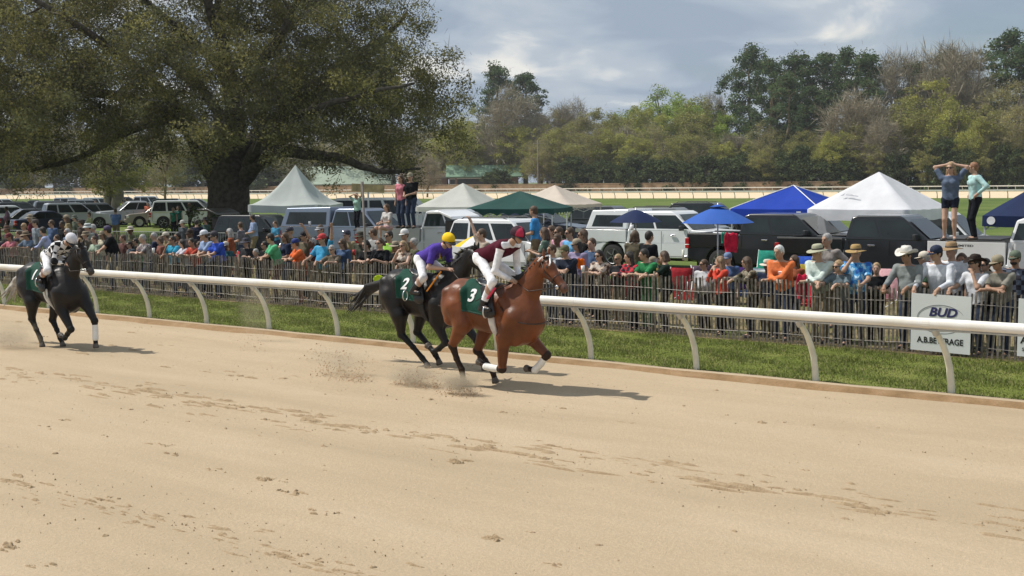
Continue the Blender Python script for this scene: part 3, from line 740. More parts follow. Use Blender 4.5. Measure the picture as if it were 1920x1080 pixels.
# ---------------------------------------------------------------- far trees
K = {}
LM = {
 'pine': [leafm('pine_a', (.075, .115, .055), .25), leafm('pine_b', (.105, .15, .06), .25), M_twig2],
 'spring': [leafm('spring_a', (.38, .38, .10)), leafm('spring_b', (.29, .31, .08)), M_twig2],
 'bright': [leafm('bright_a', (.31, .40, .08)), leafm('bright_b', (.24, .32, .065)), M_twig2],
 'olive': [leafm('olive_a', (.31, .31, .10)), leafm('olive_b', (.24, .24, .08)), M_twig2],
 'brown': [leafm('budding_a', (.33, .31, .125)), leafm('budding_b', (.26, .24, .10)), M_twig],
 'bare': [leafm('bare_a', (.27, .23, .17)), M_twig, M_twig],
 'bush': [leafm('bush_a', (.065, .085, .036), .2), leafm('bush_b', (.09, .115, .045), .2), M_twig2],
}
def far_tree(kind, seed):
    """unit tree 20 m tall"""
    r = random.Random(seed*7+hash_(kind)); H = 20.
    e = bpy.data.objects.new('proto', None); nodes = []; mb = MB(); tg = []
    if kind == 'pine':
        P2 = [Vector((r.uniform(-.3, .3)*k/6, r.uniform(-.3, .3)*k/6, H*.97*k/8)) for k in range(9)]; R2 = [.42*(1-k/9)+.05 for k in range(9)]
        mb.tube(P2, R2, 7, cap=False); nodes = [(P2[k], R2[k]) for k in range(2, 9)]
        nlay = 13
        for i in range(nlay):
            z = H*(.26+.72*i/(nlay-1)); rr_ = (4.4*math.sin(math.pi*(.18+.80*i/(nlay-1)))**.8+.5)*r.uniform(.55, 1.15)
            for k in range(5):
                a = r.uniform(0, 6.28); q = rr_*r.uniform(.45, 1); tg.append(Vector((q*math.cos(a), q*math.sin(a), z+r.uniform(-.6, .6))))
        tg.append(Vector((0, 0, H*.985)))
        per, size, rad, flat = 150, .16, 1.15, .6
    elif kind == 'bush':
        mb.tube([(0, 0, 0), (0, 0, H*.7)], [.8, .2], 6, cap=False); nodes = [(Vector((0, 0, H*.3*k)), .5) for k in range(3)]
        for _ in range(46):
            a = r.uniform(0, 6.28); z = r.uniform(.06, .95)*H; q = 9*math.sqrt(max(0, 1-(z/H)**2))*r.uniform(.5, 1); tg.append(Vector((q*math.cos(a), q*math.sin(a), z)))
        per, size, rad, flat = 110, .6, 3.0, .8
    else:
        P2 = [Vector((0, 0, 0))]; 
        for k in range(1, 6): P2.append(P2[-1]+Vector((r.uniform(-.35, .35), r.uniform(-.35, .35), H*.11)))
        R2 = [.36*(1-k/8) for k in range(6)]; mb.tube(P2, R2, 7, cap=False); nodes = [(P2[k], R2[k]) for k in range(2, 6)]
        for _ in range(4):
            b = P2[r.randint(2, 5)]; a = r.uniform(0, 6.28); t = b+Vector((math.cos(a)*2.6, math.sin(a)*2.6, H*r.uniform(.25, .4)))
            q = [b, b.lerp(t, .5)+Vector((math.cos(a)*.5, math.sin(a)*.5, -.3)), t]; mb.tube(q, [.22, .15, .08], 5, cap=False); nodes += [(q[1], .15), (q[2], .08)]
        nt_ = 60 if kind != 'bare' else 80
        wid = {'bare': 4.2, 'brown': 5.2, 'olive': 5.6, 'spring': 5.2, 'bright': 5.6}[kind]
        while len(tg) < nt_:
            x, y, z = r.uniform(-1, 1), r.uniform(-1, 1), r.uniform(-1, 1)
            if .1 < x*x+y*y+z*z < 1 and r.random() < .9:
                tg.append(Vector((x*wid*(1-.15*z), y*wid*(1-.15*z), H*(.60+.39*z))))
        per, size, rad, flat = {'bare': (26, .11, 1.2, 1), 'brown': (95, .13, 1.25, .9), 'olive': (120, .16, 1.35, .8), 'spring': (130, .16, 1.35, .8), 'bright': (160, .17, 1.5, .8)}[kind]
    for P2, R2 in grow(nodes, tg, None, tipr=.03): mb.tube(P2, [x*(2.6 if kind == 'bare' else 1.35) for x in R2], 4, cap=False)
    ce = np.array(tg); c2 = np.repeat(ce, 3, 0)+np.random.default_rng(seed).normal(0, rad*.45, (len(ce)*3, 3))
    rr_ = np.random.default_rng(seed+1).uniform(.5, 1.15, len(c2))*rad
    parts = [leaves(c2, rr_, per//2, size, flat, seed, .7, 2)]
    tn = {'bare': 34, 'brown': 16, 'olive': 10, 'spring': 8, 'bright': 4, 'pine': 3, 'bush': 2}[kind]
    tv = twigs(c2, rr_*1.2, tn, 2.0 if kind == 'bare' else 1.1, .017, seed, .22, (0, 0, H*.4)); parts.append((tv[0], tv[1], 2))
    V, F, mi = merge(parts)
    bk = {'pine': M_twig2, 'bush': M_twig2}.get(kind, M_barkL if r.random() < .6 else M_twig2)
    t_ = MB.build(mb, 'trunk', bk, smooth=True).data
    sc.collection.objects.unlink(bpy.data.objects[-1]) if False else None
    return t_, mkmesh('crown', V, F, LM[kind], mi, False)
def hash_(s): return sum(ord(c)*(i+1) for i, c in enumerate(s))
protos = {}
def get_proto(kind, i):
    if (kind, i) not in protos:
        before = set(bpy.data.objects)
        protos[(kind, i)] = far_tree(kind, i)
        for o in set(bpy.data.objects)-before: bpy.data.objects.remove(o)
    return protos[(kind, i)]
NAMES = {'pine': ('pine_tree', 'dark green pine'), 'spring': ('deciduous_tree', 'yellow-green budding tree'), 'bright': ('deciduous_tree', 'bright green leafing tree'),
         'olive': ('deciduous_tree', 'olive-brown leafing tree'), 'brown': ('deciduous_tree', 'brownish half-bare tree'), 'bare': ('bare_tree', 'bare grey leafless tree'), 'bush': ('evergreen_bush', 'dark green evergreen bush')}
tcount = [0]; PL = []
def plant(kind, px, ytop, off=20, wide=1.0, where='beyond the wall', Z=None, vi=None, label=None):
    Z = Z or Zt(px, off); p = atY(px, ytop, Z); s = p.z/20.
    i = (tcount[0] % 4) if vi is None else vi; tcount[0] += 1
    nm, desc = NAMES[kind]
    e = empty(nm, (p.x, p.y, 0), rng.uniform(0, 6.28), label, 'bush' if kind == 'bush' else 'tree', None if label else (desc+'s').replace('bushs', 'bushes')+' '+where)
    if not label: PL.append((kind, px, ytop, desc, e))
    e.scale = (s*wide, s*wide, s)
    tm, cm = get_proto(kind, i)
    for nm, me in (('trunk', tm), ('crown', cm)):
        o = bpy.data.objects.new(nm, me); link(o); o.parent = e
    return e
W = 'in the wood beyond the wall'
S = [('spring', 880, 205, 30, 1.1), ('pine', 932, 128, 40, 1.05), ('pine', 984, 142, 42, 1.05), ('bare', 958, 172, 26, 1.3), ('bare', 1012, 215, 30, 1.2),
 ('brown', 1045, 198, 34, 1.1), ('bare', 1072, 192, 36, 1), ('brown', 1085, 212, 26, 1.3), ('olive', 1118, 205, 30, 1.3), ('bright', 1180, 192, 40, 1.1), ('olive', 1158, 212, 28, 1.2),
 ('spring', 1205, 196, 36, 1.1), ('bright', 1252, 168, 40, 1.15), ('bright', 1288, 176, 36, 1.1), ('spring', 1228, 215, 28, 1.2), ('olive', 1306, 186, 30, 1.2), ('bare', 1338, 178, 40, .6),
 ('olive', 1350, 212, 34, 1.2), ('bright', 1372, 214, 30, 1.1), ('pine', 1408, 100, 40, 1.1), ('pine', 1450, 122, 30, 1.15), ('pine', 1494, 108, 36, 1.2), ('pine', 1546, 103, 40, 1.1), ('pine', 1478, 150, 20, 1.1),
 ('pine', 1588, 103, 38, 1.1), ('pine', 1630, 106, 34, 1.1), ('pine', 1530, 165, 22, 1.05), ('bare', 1598, 178, 14, 1.4), ('bare', 1640, 190, 18, 1.3), ('bare', 1690, 98, 34, .85), ('pine', 1724, 122, 36, 1.1), ('pine', 1765, 110, 40, 1.1),
 ('bare', 1770, 88, 32, .9), ('bare', 1806, 90, 30, .9), ('spring', 1742, 150, 20, 1.1), ('spring', 1838, 140, 34, 1), ('pine', 1888, 70, 40, 1.25), ('pine', 1925, 85, 36, 1.1), ('brown', 1885, 150, 22, 1.2), ('olive', 1700, 185, 16, 1.3),
 ('spring', 1790, 190, 14, 1.2), ('olive', 1850, 200, 12, 1.2), ('spring', 1825, 225, 8, 1.1), ('brown', 1915, 190, 10, 1.2), ('olive', 1600, 230, 10, 1.2), ('spring', 1560, 248, 4, 1.1), ('bare', 1655, 225, 8, 1.2)]
for s_ in S: plant(s_[0], s_[1], s_[2], s_[3], s_[4], W)
kinds = ['olive', 'brown', 'spring', 'olive', 'spring', 'brown', 'olive', 'bare']
for i, px in enumerate(range(868, 1960, 27)):
    k = kinds[(i*5) % 8]; plant(k, px+rng.uniform(-8, 8), rng.uniform(228, 262), rng.uniform(22, 36) if px < 1000 else rng.uniform(8, 24), 1.3, W)
for i, px in enumerate(range(1400, 1960, 34)): plant(['bush', 'olive', 'bush'][i % 3], px+rng.uniform(-8, 8), rng.uniform(268, 296), rng.uniform(2, 10), 1.5 if i % 3 == 1 else .8, W)
for i, px in enumerate(range(880, 1420, 42)): plant(['spring', 'olive', 'brown'][i % 3], px+rng.uniform(-8, 8), rng.uniform(272, 292), rng.uniform(26, 32) if px < 1000 else rng.uniform(14, 18), 1.6, W)
for px, yt, w_ in ((930, 318, 1.6), (1075, 300, 1.15), (1105, 312, 1.0), (1135, 302, 1.1), (1160, 308, .9), (1188, 300, 1.1), (1222, 302, 1.1), (1255, 300, 1.2), (1290, 304, 1.2), (1325, 298, 1.2), (1360, 300, 1.2), (1395, 296, 1.2), (1430, 302, 1.2), (1470, 300, 1.2), (1505, 304, 1.2), (1545, 298, 1.3), (1585, 300, 1.3)):
    plant('bush', px, yt, 3, w_, 'in a row along the top of the wall')
for i, px in enumerate(range(-60, 880, 26)):
    k = ['brown', 'bare', 'brown', 'olive', 'brown', 'spring'][i % 6]; plant(k, px+rng.uniform(-8, 8), rng.uniform(222, 262), rng.uniform(10, 34), 1.5, 'seen under the oak')
for i, px in enumerate(range(-60, 560, 40)): plant(['brown', 'olive', 'bush'][i % 3], px+rng.uniform(-8, 8), rng.uniform(290, 312), rng.uniform(4, 8), 1.9, 'seen under the oak')
# two nearer trees on the infield left of the oak, and small shrubs
for px, yt, Z, w_, lb, kd in ((213, 215, 105, 1.2, 'pale-trunked leafing tree on the infield left of the oak', 'olive'), (305, 225, 118, 1.0, 'slender brown tree between the pale tree and the oak trunk', 'brown'), (560, 286, 230, 1.3, 'small pinkish bare tree behind the white tent peak', 'bare'), (800, 292, 250, 1.4, 'small bare tree in front of the brick house', 'bare')):
    e = plant(kd, px, yt, 0, w_, '', Z, label=lb)
p = atY(215, 340, 103); mb = MB(); mb.tube([(0, 0, 0), (.1, 0, 2.4), (-.3, 0, 4.4), (-1.2, 0, 6.5)], [.62, .5, .4, .2], 10, cap=False); mb.tube([(-.9, .2, 0), (-.8, .2, 2.4), (-1.2, 0, 5.2)], [.4, .34, .2], 10, cap=False); mb.tube([(.05, 0, 3.3), (1.0, 0, 5), (1.8, 0, 6.6)], [.32, .22, .1], 8, cap=False)
o = mb.build('stem', M_barkL, None, smooth=True, loc=(0, 0, 0))
for q in sc.collection.objects:
    if q.get('label') == 'pale-trunked leafing tree on the infield left of the oak':
        o.parent = q; o.scale = [1/x for x in q.scale]; o.rotation_euler = (0, 0, -q.rotation_euler.z)
# ivy and weeds at the foot of the oak
iv = leaves([(tb.x+x, OZ-1.6+y, .5+.4*z) for x, y, z in rng.normal(0, 1, (40, 3))*np.array([2.0, .5, 1])], [.5]*40, 120, .09, .9, 9, .7, 2)
tag(mkobj('ivy_patch', *iv[:2], LM['bush'][:2], iv[2], smooth=False), 'low dark green weeds around the foot of the oak', 'weeds', kind='stuff')

# each far tree is named by the landmark below or beside it and its order there
def landmark(px):
    for lim, t in ((0, 'past the left edge'), (130, 'above the silver boxy suv'), (250, 'by the pale trunk left of the oak'), (380, 'just left of the oak trunk'), (500, 'behind the oak trunk'), (640, 'behind the white marquee'), (760, 'above the standing couple'), (880, 'behind the right edge of the oak'),
                   (990, 'above the green-roofed building'), (1090, 'just right of the utility pole'), (1200, 'above the navy umbrella truck'), (1370, 'above the small blue sunshade'), (1500, 'above the bright blue canopy'), (1640, 'left of the white canopy peak'), (1770, 'right of the white canopy peak'), (1860, 'above the two standing women')):
        if px < lim: return t
    return 'at the right edge'
ORD = ['leftmost', 'second', 'third', 'fourth', 'fifth', 'sixth', 'seventh', 'eighth', 'ninth', 'tenth']
bins = {}
for t in sorted(PL, key=lambda t: t[1]):
    hc = 'tall' if t[2] < 160 else ('mid-height' if t[2] < 240 else 'low')
    bins.setdefault((t[3], landmark(t[1]), hc), []).append(t)
for (desc, lm, hc), L in bins.items():
    for i, t in enumerate(L):
        t[4]['label'] = hc+' '+desc+' '+lm+('' if len(L) == 1 else ', '+ORD[min(i, 9)]+(' from the left' if i else ''))
# ================================================================ PEOPLE
SK = [(.50, .32, .235), (.42, .26, .18), (.13, .075, .05), (.33, .19, .125)]
def skin(i): return mat('skin_%d' % i, SK[i], .55, .08, 8, spec=.3)
M_eye = mat('eye_dark', (.02, .015, .012), .3); M_lip = mat('lips', (.38, .14, .11), .5); M_lens = mat('dark_lens', (.01, .01, .012), .15)
def nv(v): v = np.array(v, float); return v/max(np.linalg.norm(v), 1e-9)
def ik(a, b, l1, l2, hint):
    a, b = np.array(a, float), np.array(b, float); d = b-a; L = np.linalg.norm(d); 
    if L > (l1+l2)*.995: b = a+d/L*(l1+l2)*.995; d = b-a; L = np.linalg.norm(d)
    x = (l1*l1-l2*l2+L*L)/(2*L); h = math.sqrt(max(l1*l1-x*x, 0)); u = d/L
    hn = np.array(hint, float); hn = hn-u*(hn@u); hn = nv(hn); return a+u*x+hn*h, b
def rotx(a): c, s = math.cos(a), math.sin(a); return np.array([[1, 0, 0], [0, c, -s], [0, s, c]])
def rotz(a): c, s = math.cos(a), math.sin(a); return np.array([[c, -s, 0], [s, c, 0], [0, 0, 1]])
def roty(a): c, s = math.cos(a), math.sin(a); return np.array([[c, 0, s], [0, 1, 0], [-s, 0, c]])
def stand(s=1., b=1., lean=0, hands='side', yaw=0, nod=0, tilt=0, sit=False, female=False, spread=.11, kneel=False):
    """joints of a figure facing +Y, feet at the origin"""
    T = rotx(-lean); J = {}
    sh = (.172 if female else .19)*s*(.6+.4*b); hp = .09*s*(.6+.4*b)
    P = np.array([0, -math.sin(lean)*.35*s, .93*s])
    if sit: P = np.array([0, 0, .50*s])
    J['P'] = P; J['C'] = P+T@np.array([0, .0, .36*s]); J['N'] = P+T@np.array([0, -.005, .51*s])
    HM = rotz(yaw)@rotx(-nod-lean*.35)@roty(tilt); J['HM'] = HM
    J['H'] = J['N']+T@np.array([0, .01*s, .07*s])+HM@np.array([0, .02*s, .10*s])
    for i, sg in (('R', 1), ('L', -1)):
        J['sh'+i] = P+T@np.array([sg*sh, 0, .46*s]); J['hip'+i] = P+np.array([sg*hp, 0, -.02*s])
        if sit:
            J['an'+i] = np.array([sg*.13*s, .42*s, .08*s]); J['kn'+i], _ = ik(J['hip'+i], J['an'+i], .43*s, .42*s, (0, .5, 1))
        else:
            J['an'+i] = np.array([sg*spread*s, -.02*s+(0.04*s if i == 'L' else -.03*s), .08*s]); J['kn'+i], _ = ik(J['hip'+i], J['an'+i], .43*s, .42*s, (0, 1, 0))
        J['toe'+i] = J['an'+i]+np.array([sg*.03*s, .16*s, -.045*s])
        h = hands[i] if isinstance(hands, dict) else hands
        hx = (sg, -.6, -.3)
        sx = sg*sh
        F = J['C'][1]
        tgt = {'side': (sg*(sh+.07*s), F+.04, .80*s), 'front': (sg*.08*s, F+.28*s, 1.06*s), 'hip': (sg*(hp+.11*s), F+.02, 1.04*s),
               'fence': (sg*.20*s, .46, 1.16), 'fold': (-sg*.10*s, .36, 1.17), 'cup': (sg*.12*s, F+.32*s, 1.22*s), 'face': (sg*.03*s, F+.17*s, 1.53*s), 'chin': (sg*.06*s, F+.2*s, 1.44*s),
               'brow': (sg*.10*s, F+.13*s, 1.66*s), 'head': (sg*.085*s, F-.02*s, 1.68*s), 'up': (sg*.42*s, F+.12*s, 1.98*s), 'upcam': (sg*.28*s, F+.25*s, 1.85*s), 'lap': (sg*.10*s, .34*s, .66*s),
               'cross': (-sg*.07*s, F+.21*s, 1.20*s), 'back': (sg*.05*s, F-.22*s, .98*s), 'gun': (sg*.3*s, F+.35*s, 1.3*s)}[h]
        tgt = np.array(tgt, float)
        if sit and h not in ('lap',): tgt[2] -= .43*s
        hint = {'head': (sg, -.1, .5), 'brow': (sg, .2, .1), 'up': (sg, -.3, -.6), 'upcam': (sg, -.2, -.5), 'hip': (sg, -.7, 0), 'face': (sg*.7, .1, -1), 'chin': (sg*.5, .1, -1), 'back': (sg, -.6, 0), 'cross': (sg*.7, -.2, -1), 'fold': (sg*1., -.2, -.6)}.get(h, (sg*.6, -.8, -.5))
        J['el'+i], J['wr'+i] = ik(J['sh'+i], tgt, .29*s, .26*s, hint)
        J['hd'+i] = {'head': (-sg*.7, -.1, .5), 'brow': (-sg*.8, .1, .2), 'face': (-sg*.3, .1, .9), 'chin': (-sg*.5, -.2, .6), 'fold': (-sg, .25, -.1), 'cross': (-sg, .1, .2), 'fence': (-sg*.3, .6, -.7), 'hip': (-sg*.5, .5, -.6)}.get(h)
    return J
def torso_prims(J, s, b, g, k=.05, t=0, female=False, pl=None):
    P, C, N_ = J['P'], J['C'], J['N']; up_ = nv(C-P); out = []
    for sg, i in ((1, 'R'), (-1, 'L')):
        sx = (J['sh'+i]-C)*.42
        hx = (J['hip'+i]-P); hx = np.array([hx[0]*.62, hx[1]*.62, 0])
        ch = C+sx-up_*.02*s*0; wa = P+hx+up_*.10*s
        out.append(Cap(wa, C+np.array([sx[0], sx[1], sx[2]*.3])-up_*.03*s, .098*s*b+g, (.108 if not female else .10)*s*(.5+.5*b)+g, k, t, pl=pl))
        if female: out.append(Ell(C+sx*.85+np.cross(nv(J['shR']-J['shL']), up_)*-.075*s*0+nv(np.cross(up_, nv(J['shR']-J['shL'])))*.075*s-up_*.04*s, (.062*s+g,)*3, .04, t, pl=pl))
        out.append(Ell(P+hx*1.1-up_*.01, (.10*s*b+g, .105*s*b+g, .13*s), k, t, pl=pl))
    if b > 1.08 and not female: out.append(Ell(P+up_*.16*s+nv(np.cross(up_, nv(J['shR']-J['shL'])))*.07*s*b, (.14*s*b+g, .12*s*b+g, .15*s), .06, t, pl=pl))
    out.append(Cap(J['shL'], J['shR'], .058*s+g, .058*s+g, k, t, pl=pl))
    out.append(Cap(C, N_-up_*.03*s, .09*s+g, .06*s+g*.6, k, t, pl=pl))
    return out
def hand_prims(J, i, s, det, t=0):
    wr, el = J['wr'+i], J['el'+i]; d0 = nv(wr-el); d = nv(J['hd'+i]) if J.get('hd'+i) is not None else nv(d0+np.array([0, .15, -.25]))
    d = nv(d+d0*.35)
    w = nv(np.cross(d, [0.13, .2, 1])) ; n_ = np.cross(w, d); sg = 1 if i == 'R' else -1
    out = [Cap(wr, wr+d*.075*s, .027*s, .033*s, .02, t, sc=None)]
    k0 = wr+d*.085*s
    for q in range(4):
        a = k0+w*(.026-.0175*q)*s*1.05; L = (.034, .040, .037, .028)[q]*s; b_ = a+nv(d-n_*.35*1)*L; c_ = b_+nv(d-n_*1.4)*L*.8
        r = (.0092 if det else .0125)*s
        out += [Cap(a, b_, r, r*.95, .006, t), Cap(b_, c_, r*.95, r*.8, .006, t)]
    a = wr+d*.03*s+w*.028*s; b_ = a+nv(d*.7+w*.7-n_*.4)*.04*s; out += [Cap(a, b_, .012*s, .011*s, .01, t), Cap(b_, b_+nv(d-n_*.5)*.03*s, .011*s, .009*s, .006, t)]
    return out
def figure(root, J, s=1., b=1., female=False, skn=0, vox=.014, shirt=None, sleeve='short', hem=.02, trousers=None, tlen=1., boots=None, hair=None, hlen=0, hat=None, hatc=(.8, .8, .8), hatc2=None,
           glasses=False, badge=None, det=False, skirt=False, beard=None, vest=None):
    HM, H = J['HM'], J['H']; fwd = HM[:, 1]; rgt = HM[:, 0]; upv = HM[:, 2]
    hp = lambda x, y, z: H+HM@(np.array([x, y, z])*s)
    # ---- body: one continuous surface
    pr = torso_prims(J, s, b*.96, -.004, female=female)
    pr += [Cap(J['N']-nv(J['C']-J['P'])*.05*s, hp(0, -.015, -.05), .057*s, .050*s, .03, 0)]
    pr += [Ell(hp(0, -.008, .025), (.074*s, .093*s, .092*s), .03, 0, HM), Ell(hp(0, .018, -.045), (.056*s, .070*s, .062*s), .035, 0, HM), Ell(hp(0, .052, -.088), (.026*s, .026*s, .022*s), .025, 0, HM)]
    pr += [Cap(hp(0, .084, .012), hp(0, .108, -.022), .009*s, .014*s, .012, 0), Cap(hp(-.03, .078, .03), hp(.03, .078, .03), .014*s, .014*s, .015, 0)]
    for sg in (1, -1):
        pr += [Ell(hp(sg*.076, -.008, -.01), (.012*s, .022*s, .032*s), .008, 0, HM), Ell(hp(sg*.030, .082, .004), (.013*s, .008*s, .007*s), .003, 1, HM)]
    pr.append(Ell(hp(0, .090, -.052), (.024*s, .009*s, .008*s), .004, 2, HM))
    for i in 'RL':
        pr += [Cap(J['sh'+i], J['el'+i], .050*s*(.5+.5*b), .038*s, .03, 0), Cap(J['el'+i], J['wr'+i], .039*s, .026*s, .02, 0)]
        pr += hand_prims(J, i, s, det)
        pr += [Cap(J['hip'+i], J['kn'+i], .082*s*(.4+.6*b), .054*s, .04, 0), Cap(J['kn'+i], J['an'+i], .053*s, .034*s, .025, 0)]
        kc = (J['kn'+i]*.68+J['an'+i]*.32); pr.append(Ell(kc+np.array([0, -.018*s, 0]), (.05*s, .052*s, .09*s), .03, 0))
        pr.append(Cap(J['an'+i], J['toe'+i], .034*s, .028*s, .02, 0))
    blob('body', pr, vox, [skin(skn), M_eye, M_lip], root)
    upt = nv(J['C']-J['P'])
    # ---- shirt
    if shirt is not None:
        hemp = J['P']-upt*hem*s-np.array([0, 0, 0]); pl = [(hemp, -upt), (J['N']-upt*.005, upt)]
        pr = torso_prims(J, s, b, .015, female=female, pl=pl)
        for i in 'RL':
            if sleeve == 'none': continue
            e, wv = J['el'+i], J['wr'+i]; a = J['sh'+i]
            if sleeve == 'short':
                q = a+(e-a)*.78; pr.append(Cap(a, q, .066*s*(.5+.5*b), .062*s, .03, 0, pl=[(a+(e-a)*.80, nv(e-a))]))
            else:
                pr += [Cap(a, e, .066*s*(.5+.5*b), .052*s, .03, 0), Cap(e, e+(wv-e)*.93, .052*s, .037*s, .02, 0, pl=[(e+(wv-e)*.94, nv(wv-e))])]
        blob('shirt', pr, vox, [shirt], root)
        if vest is not None:
            blob('vest', torso_prims(J, s, b, .024, female=female, pl=[(J['P']-upt*(hem-.03)*s, -upt), (J['N']-upt*.02, upt)]), vox, [vest], root)
    if badge:
        up2 = nv(np.cross(upt, nv(J['shR']-J['shL']))); c = J['C']+up2*(.125+.0*b)*s*(.5+.5*b)+nv(J['shR']-J['shL'])*(-.06)*s-upt*.02
        Mx = Matrix((tuple(nv(J['shR']-J['shL'])), tuple(up2), tuple(upt))).transposed()
        mb = MB(); mb.box(tuple(c+up2*.012), (.085*s, .03, .065*s), Mx); mb.build('name_badge', mat('paper_white', (.8, .8, .8), .6), root)
    # ---- trousers / shorts / skirt
    if trousers is not None:
        top = J['P']+np.array([0, 0, .07*s]); pr = []
        for i in 'RL':
            hx = (J['hip'+i]-J['P']); kn, an, hi = J['kn'+i], J['an'+i], J['hip'+i]
            pr.append(Ell(J['P']+np.array([hx[0]*.75, hx[1], -.01*s]), (.108*s*b, .115*s*b, .13*s), .05, 0, pl=[(top, (0, 0, 1))]))
            if tlen >= 1:
                q = 1.0-(boots[1] if boots and boots[1] else .02); pr += [Cap(hi, kn, .092*s*(.4+.6*b), .066*s, .04, 0, pl=[(top, (0, 0, 1))]), Cap(kn, kn+(an-kn)*q, .065*s, .065*s-.011*s*q, .03, 0, pl=[(kn+(an-kn)*(q+.03), nv(an-kn))])]
            else:
                q = hi+(kn-hi)*tlen; pr.append(Cap(hi, q, .095*s*(.4+.6*b), .082*s, .04, 0, pl=[(q, nv(kn-hi)), (top, (0, 0, 1))]))
        if skirt:
            pr.append(Cap(J['P'], J['P']-np.array([0, 0, .42*s]), .13*s*b, .17*s*b, .05, 0, pl=[(J['P']-np.array([0, 0, .40*s]), (0, 0, -1))]))
        blob('trousers' if tlen >= 1 else ('skirt' if skirt else 'shorts'), pr, vox, [trousers], root)
    # ---- shoes
    for i in 'RL':
        an, toe = J['an'+i], J['toe'+i]; d = nv((toe-an)*np.array([1, 1, .3])); 
        pr = [Cap(an-np.array([0, 0, .035*s])-d*.03*s, toe, .044*s, .036*s, .02, 0)]
        if boots is not None and boots[1]:
            kn = J['kn'+i]; pr.append(Cap(an, an+(kn-an)*boots[1], .048*s, .06*s, .02, 0))
        blob('shoe' if not (boots and boots[1]) else 'boot', pr, max(vox, .012) if not det else vox, [boots[0] if boots else mat('shoe_dark', (.05, .04, .035), .6)], root)
    # ---- hair
    if hair is not None:
        hm_ = mat('hair_%02x%02x%02x' % tuple(int(c*255) for c in hair), hair, .6, .35, 25, .6, bscale=60)
        fp = hp(0, .050, .03); n1 = nv(fwd*.9-upv*.42)
        pr = [Ell(hp(0, -.014, .032), (.084*s, .100*s, .100*s), .02, 0, HM, pl=[(fp, n1)])]
        if hlen > 0:
            fp2 = hp(0, .02, 0)
            for sg in (-1, 0, 1):
                e = hp(sg*.07, -.045, -.02)+np.array([0, 0, -hlen*s])+(HM@np.array([sg*.02, -.03, 0]))*s
                pr.append(Cap(hp(sg*.055, -.045, .02), e, .045*s, .038*s, .04, 0))
        else: pr.append(Ell(hp(0, -.05, -.02), (.068*s, .052*s, .06*s), .03, 0, HM))
        blob('hair', pr, vox, [hm_], root)
    if beard is not None:
        blob('beard', [Ell(hp(0, .030, -.065), (.058*s, .066*s, .045*s), .02, 0, HM, pl=[(hp(0, 0, -.045), upv)])], vox, [mat('beard', beard, .8)], root)
    # ---- hat
    Mh = Matrix([list(r) for r in HM])
    def HP(x, y, z): return tuple(hp(x, y, z))
    if hat:
        hc = mat('hat_%02x%02x%02x' % tuple(int(c*255) for c in hatc), hatc, .75, .1, 10, .2, spec=.25)
        hc2 = hc if hatc2 is None else mat('hat_%02x%02x%02x' % tuple(int(c*255) for c in hatc2), hatc2, .75, .1, 10)
        if hat in ('cap', 'visor'):
            mb = MB(); S = Matrix.Diagonal((s, s, s)).to_3x3()
            if hat == 'cap':
                prof = [(.089, -.012), (.091, .015), (.088, .045), (.074, .076), (.045, .097), (.012, .106), (.001, .108)]
                mb.lathe(prof, 16, HP(0, -.012, .035), Mh@S, 0, 1, 1.16)
            else: mb.lathe([(.090, -.005), (.092, .02), (.088, .035)], 16, HP(0, -.012, .035), Mh@S, 0, 1, 1.16)
            V = []; n = 9
            for k in range(n):
                t = math.pi*(.12+.76*k/(n-1)); c_, s_ = math.cos(t), math.sin(t)
                for (r1, r2, dz) in ((.088, .098, .003), (.082, .155, -.018)): pass
                V += [HP(.086*c_, -.012+.098*s_, .030), HP(.080*c_, .01+.155*s_, .030-.020*s_), HP(.080*c_, .01+.155*s_, .024-.020*s_), HP(.086*c_, -.012+.098*s_, .022)]
            F = []
            for k in range(n-1):
                for q in range(4): F.append((4*k+q, 4*k+(q+1) % 4, 4*k+4+(q+1) % 4, 4*k+4+q))
            mb.add(V, F, 1); mb.build('hat', [hc, hc2], root, smooth=True)
        elif hat in ('straw', 'cowboy', 'bucket', 'broad'):
            br = {'straw': .175, 'cowboy': .185, 'bucket': .135, 'broad': .19}[hat]
            def curl(p, q, r):
                if r > .095:
                    a = (r-.09)/(br-.09)
                    if hat == 'cowboy': p.z += .075*a*a*abs(math.cos(q))**2-.02*a*abs(math.sin(q)); p.x *= (1-.12*a)
                    elif hat == 'bucket': p.z -= .045*a
                    else: p.z += -.012*a+.012*a*math.cos(2*q)
                elif p.z > .08 and hat == 'cowboy': p.z -= .018*(1-abs(math.cos(q)))
                return p
            ht = .125 if hat == 'cowboy' else (.08 if hat == 'bucket' else .105)
            prof = [(br, -.003), (br*.8, .0), (.102, .004), (.092, .012), (.090, .04), (.084, ht*.75), (.066, ht*.95), (.03, ht), (.001, ht*.96)]
            prof = [(.088, -.008), (br*.8, -.010), (br, -.008)]+prof
            mb = MB(); mb.lathe(prof, 22, HP(0, -.01, .045), Mh@Matrix.Diagonal((s, s, s)).to_3x3(), 0, 1, 1.14, curl)
            o = mb.build('hat', [hc], root, smooth=True)
            mb = MB(); mb.lathe([(.0935, .008), (.0925, .034)], 20, HP(0, -.01, .047), Mh@Matrix.Diagonal((s, s, s)).to_3x3(), 0, 1, 1.14)
            mb.build('hat_band', [hc2 if hatc2 is not None else mat('hat_band', (.05, .04, .03), .7)], o, smooth=True)
        elif hat == 'helmet':
            pr = [Ell(hp(0, -.01, .035), (.108*s, .128*s, .112*s), .01, 0, HM, pl=[(hp(0, 0, .0), nv(-upv+fwd*.12))])]
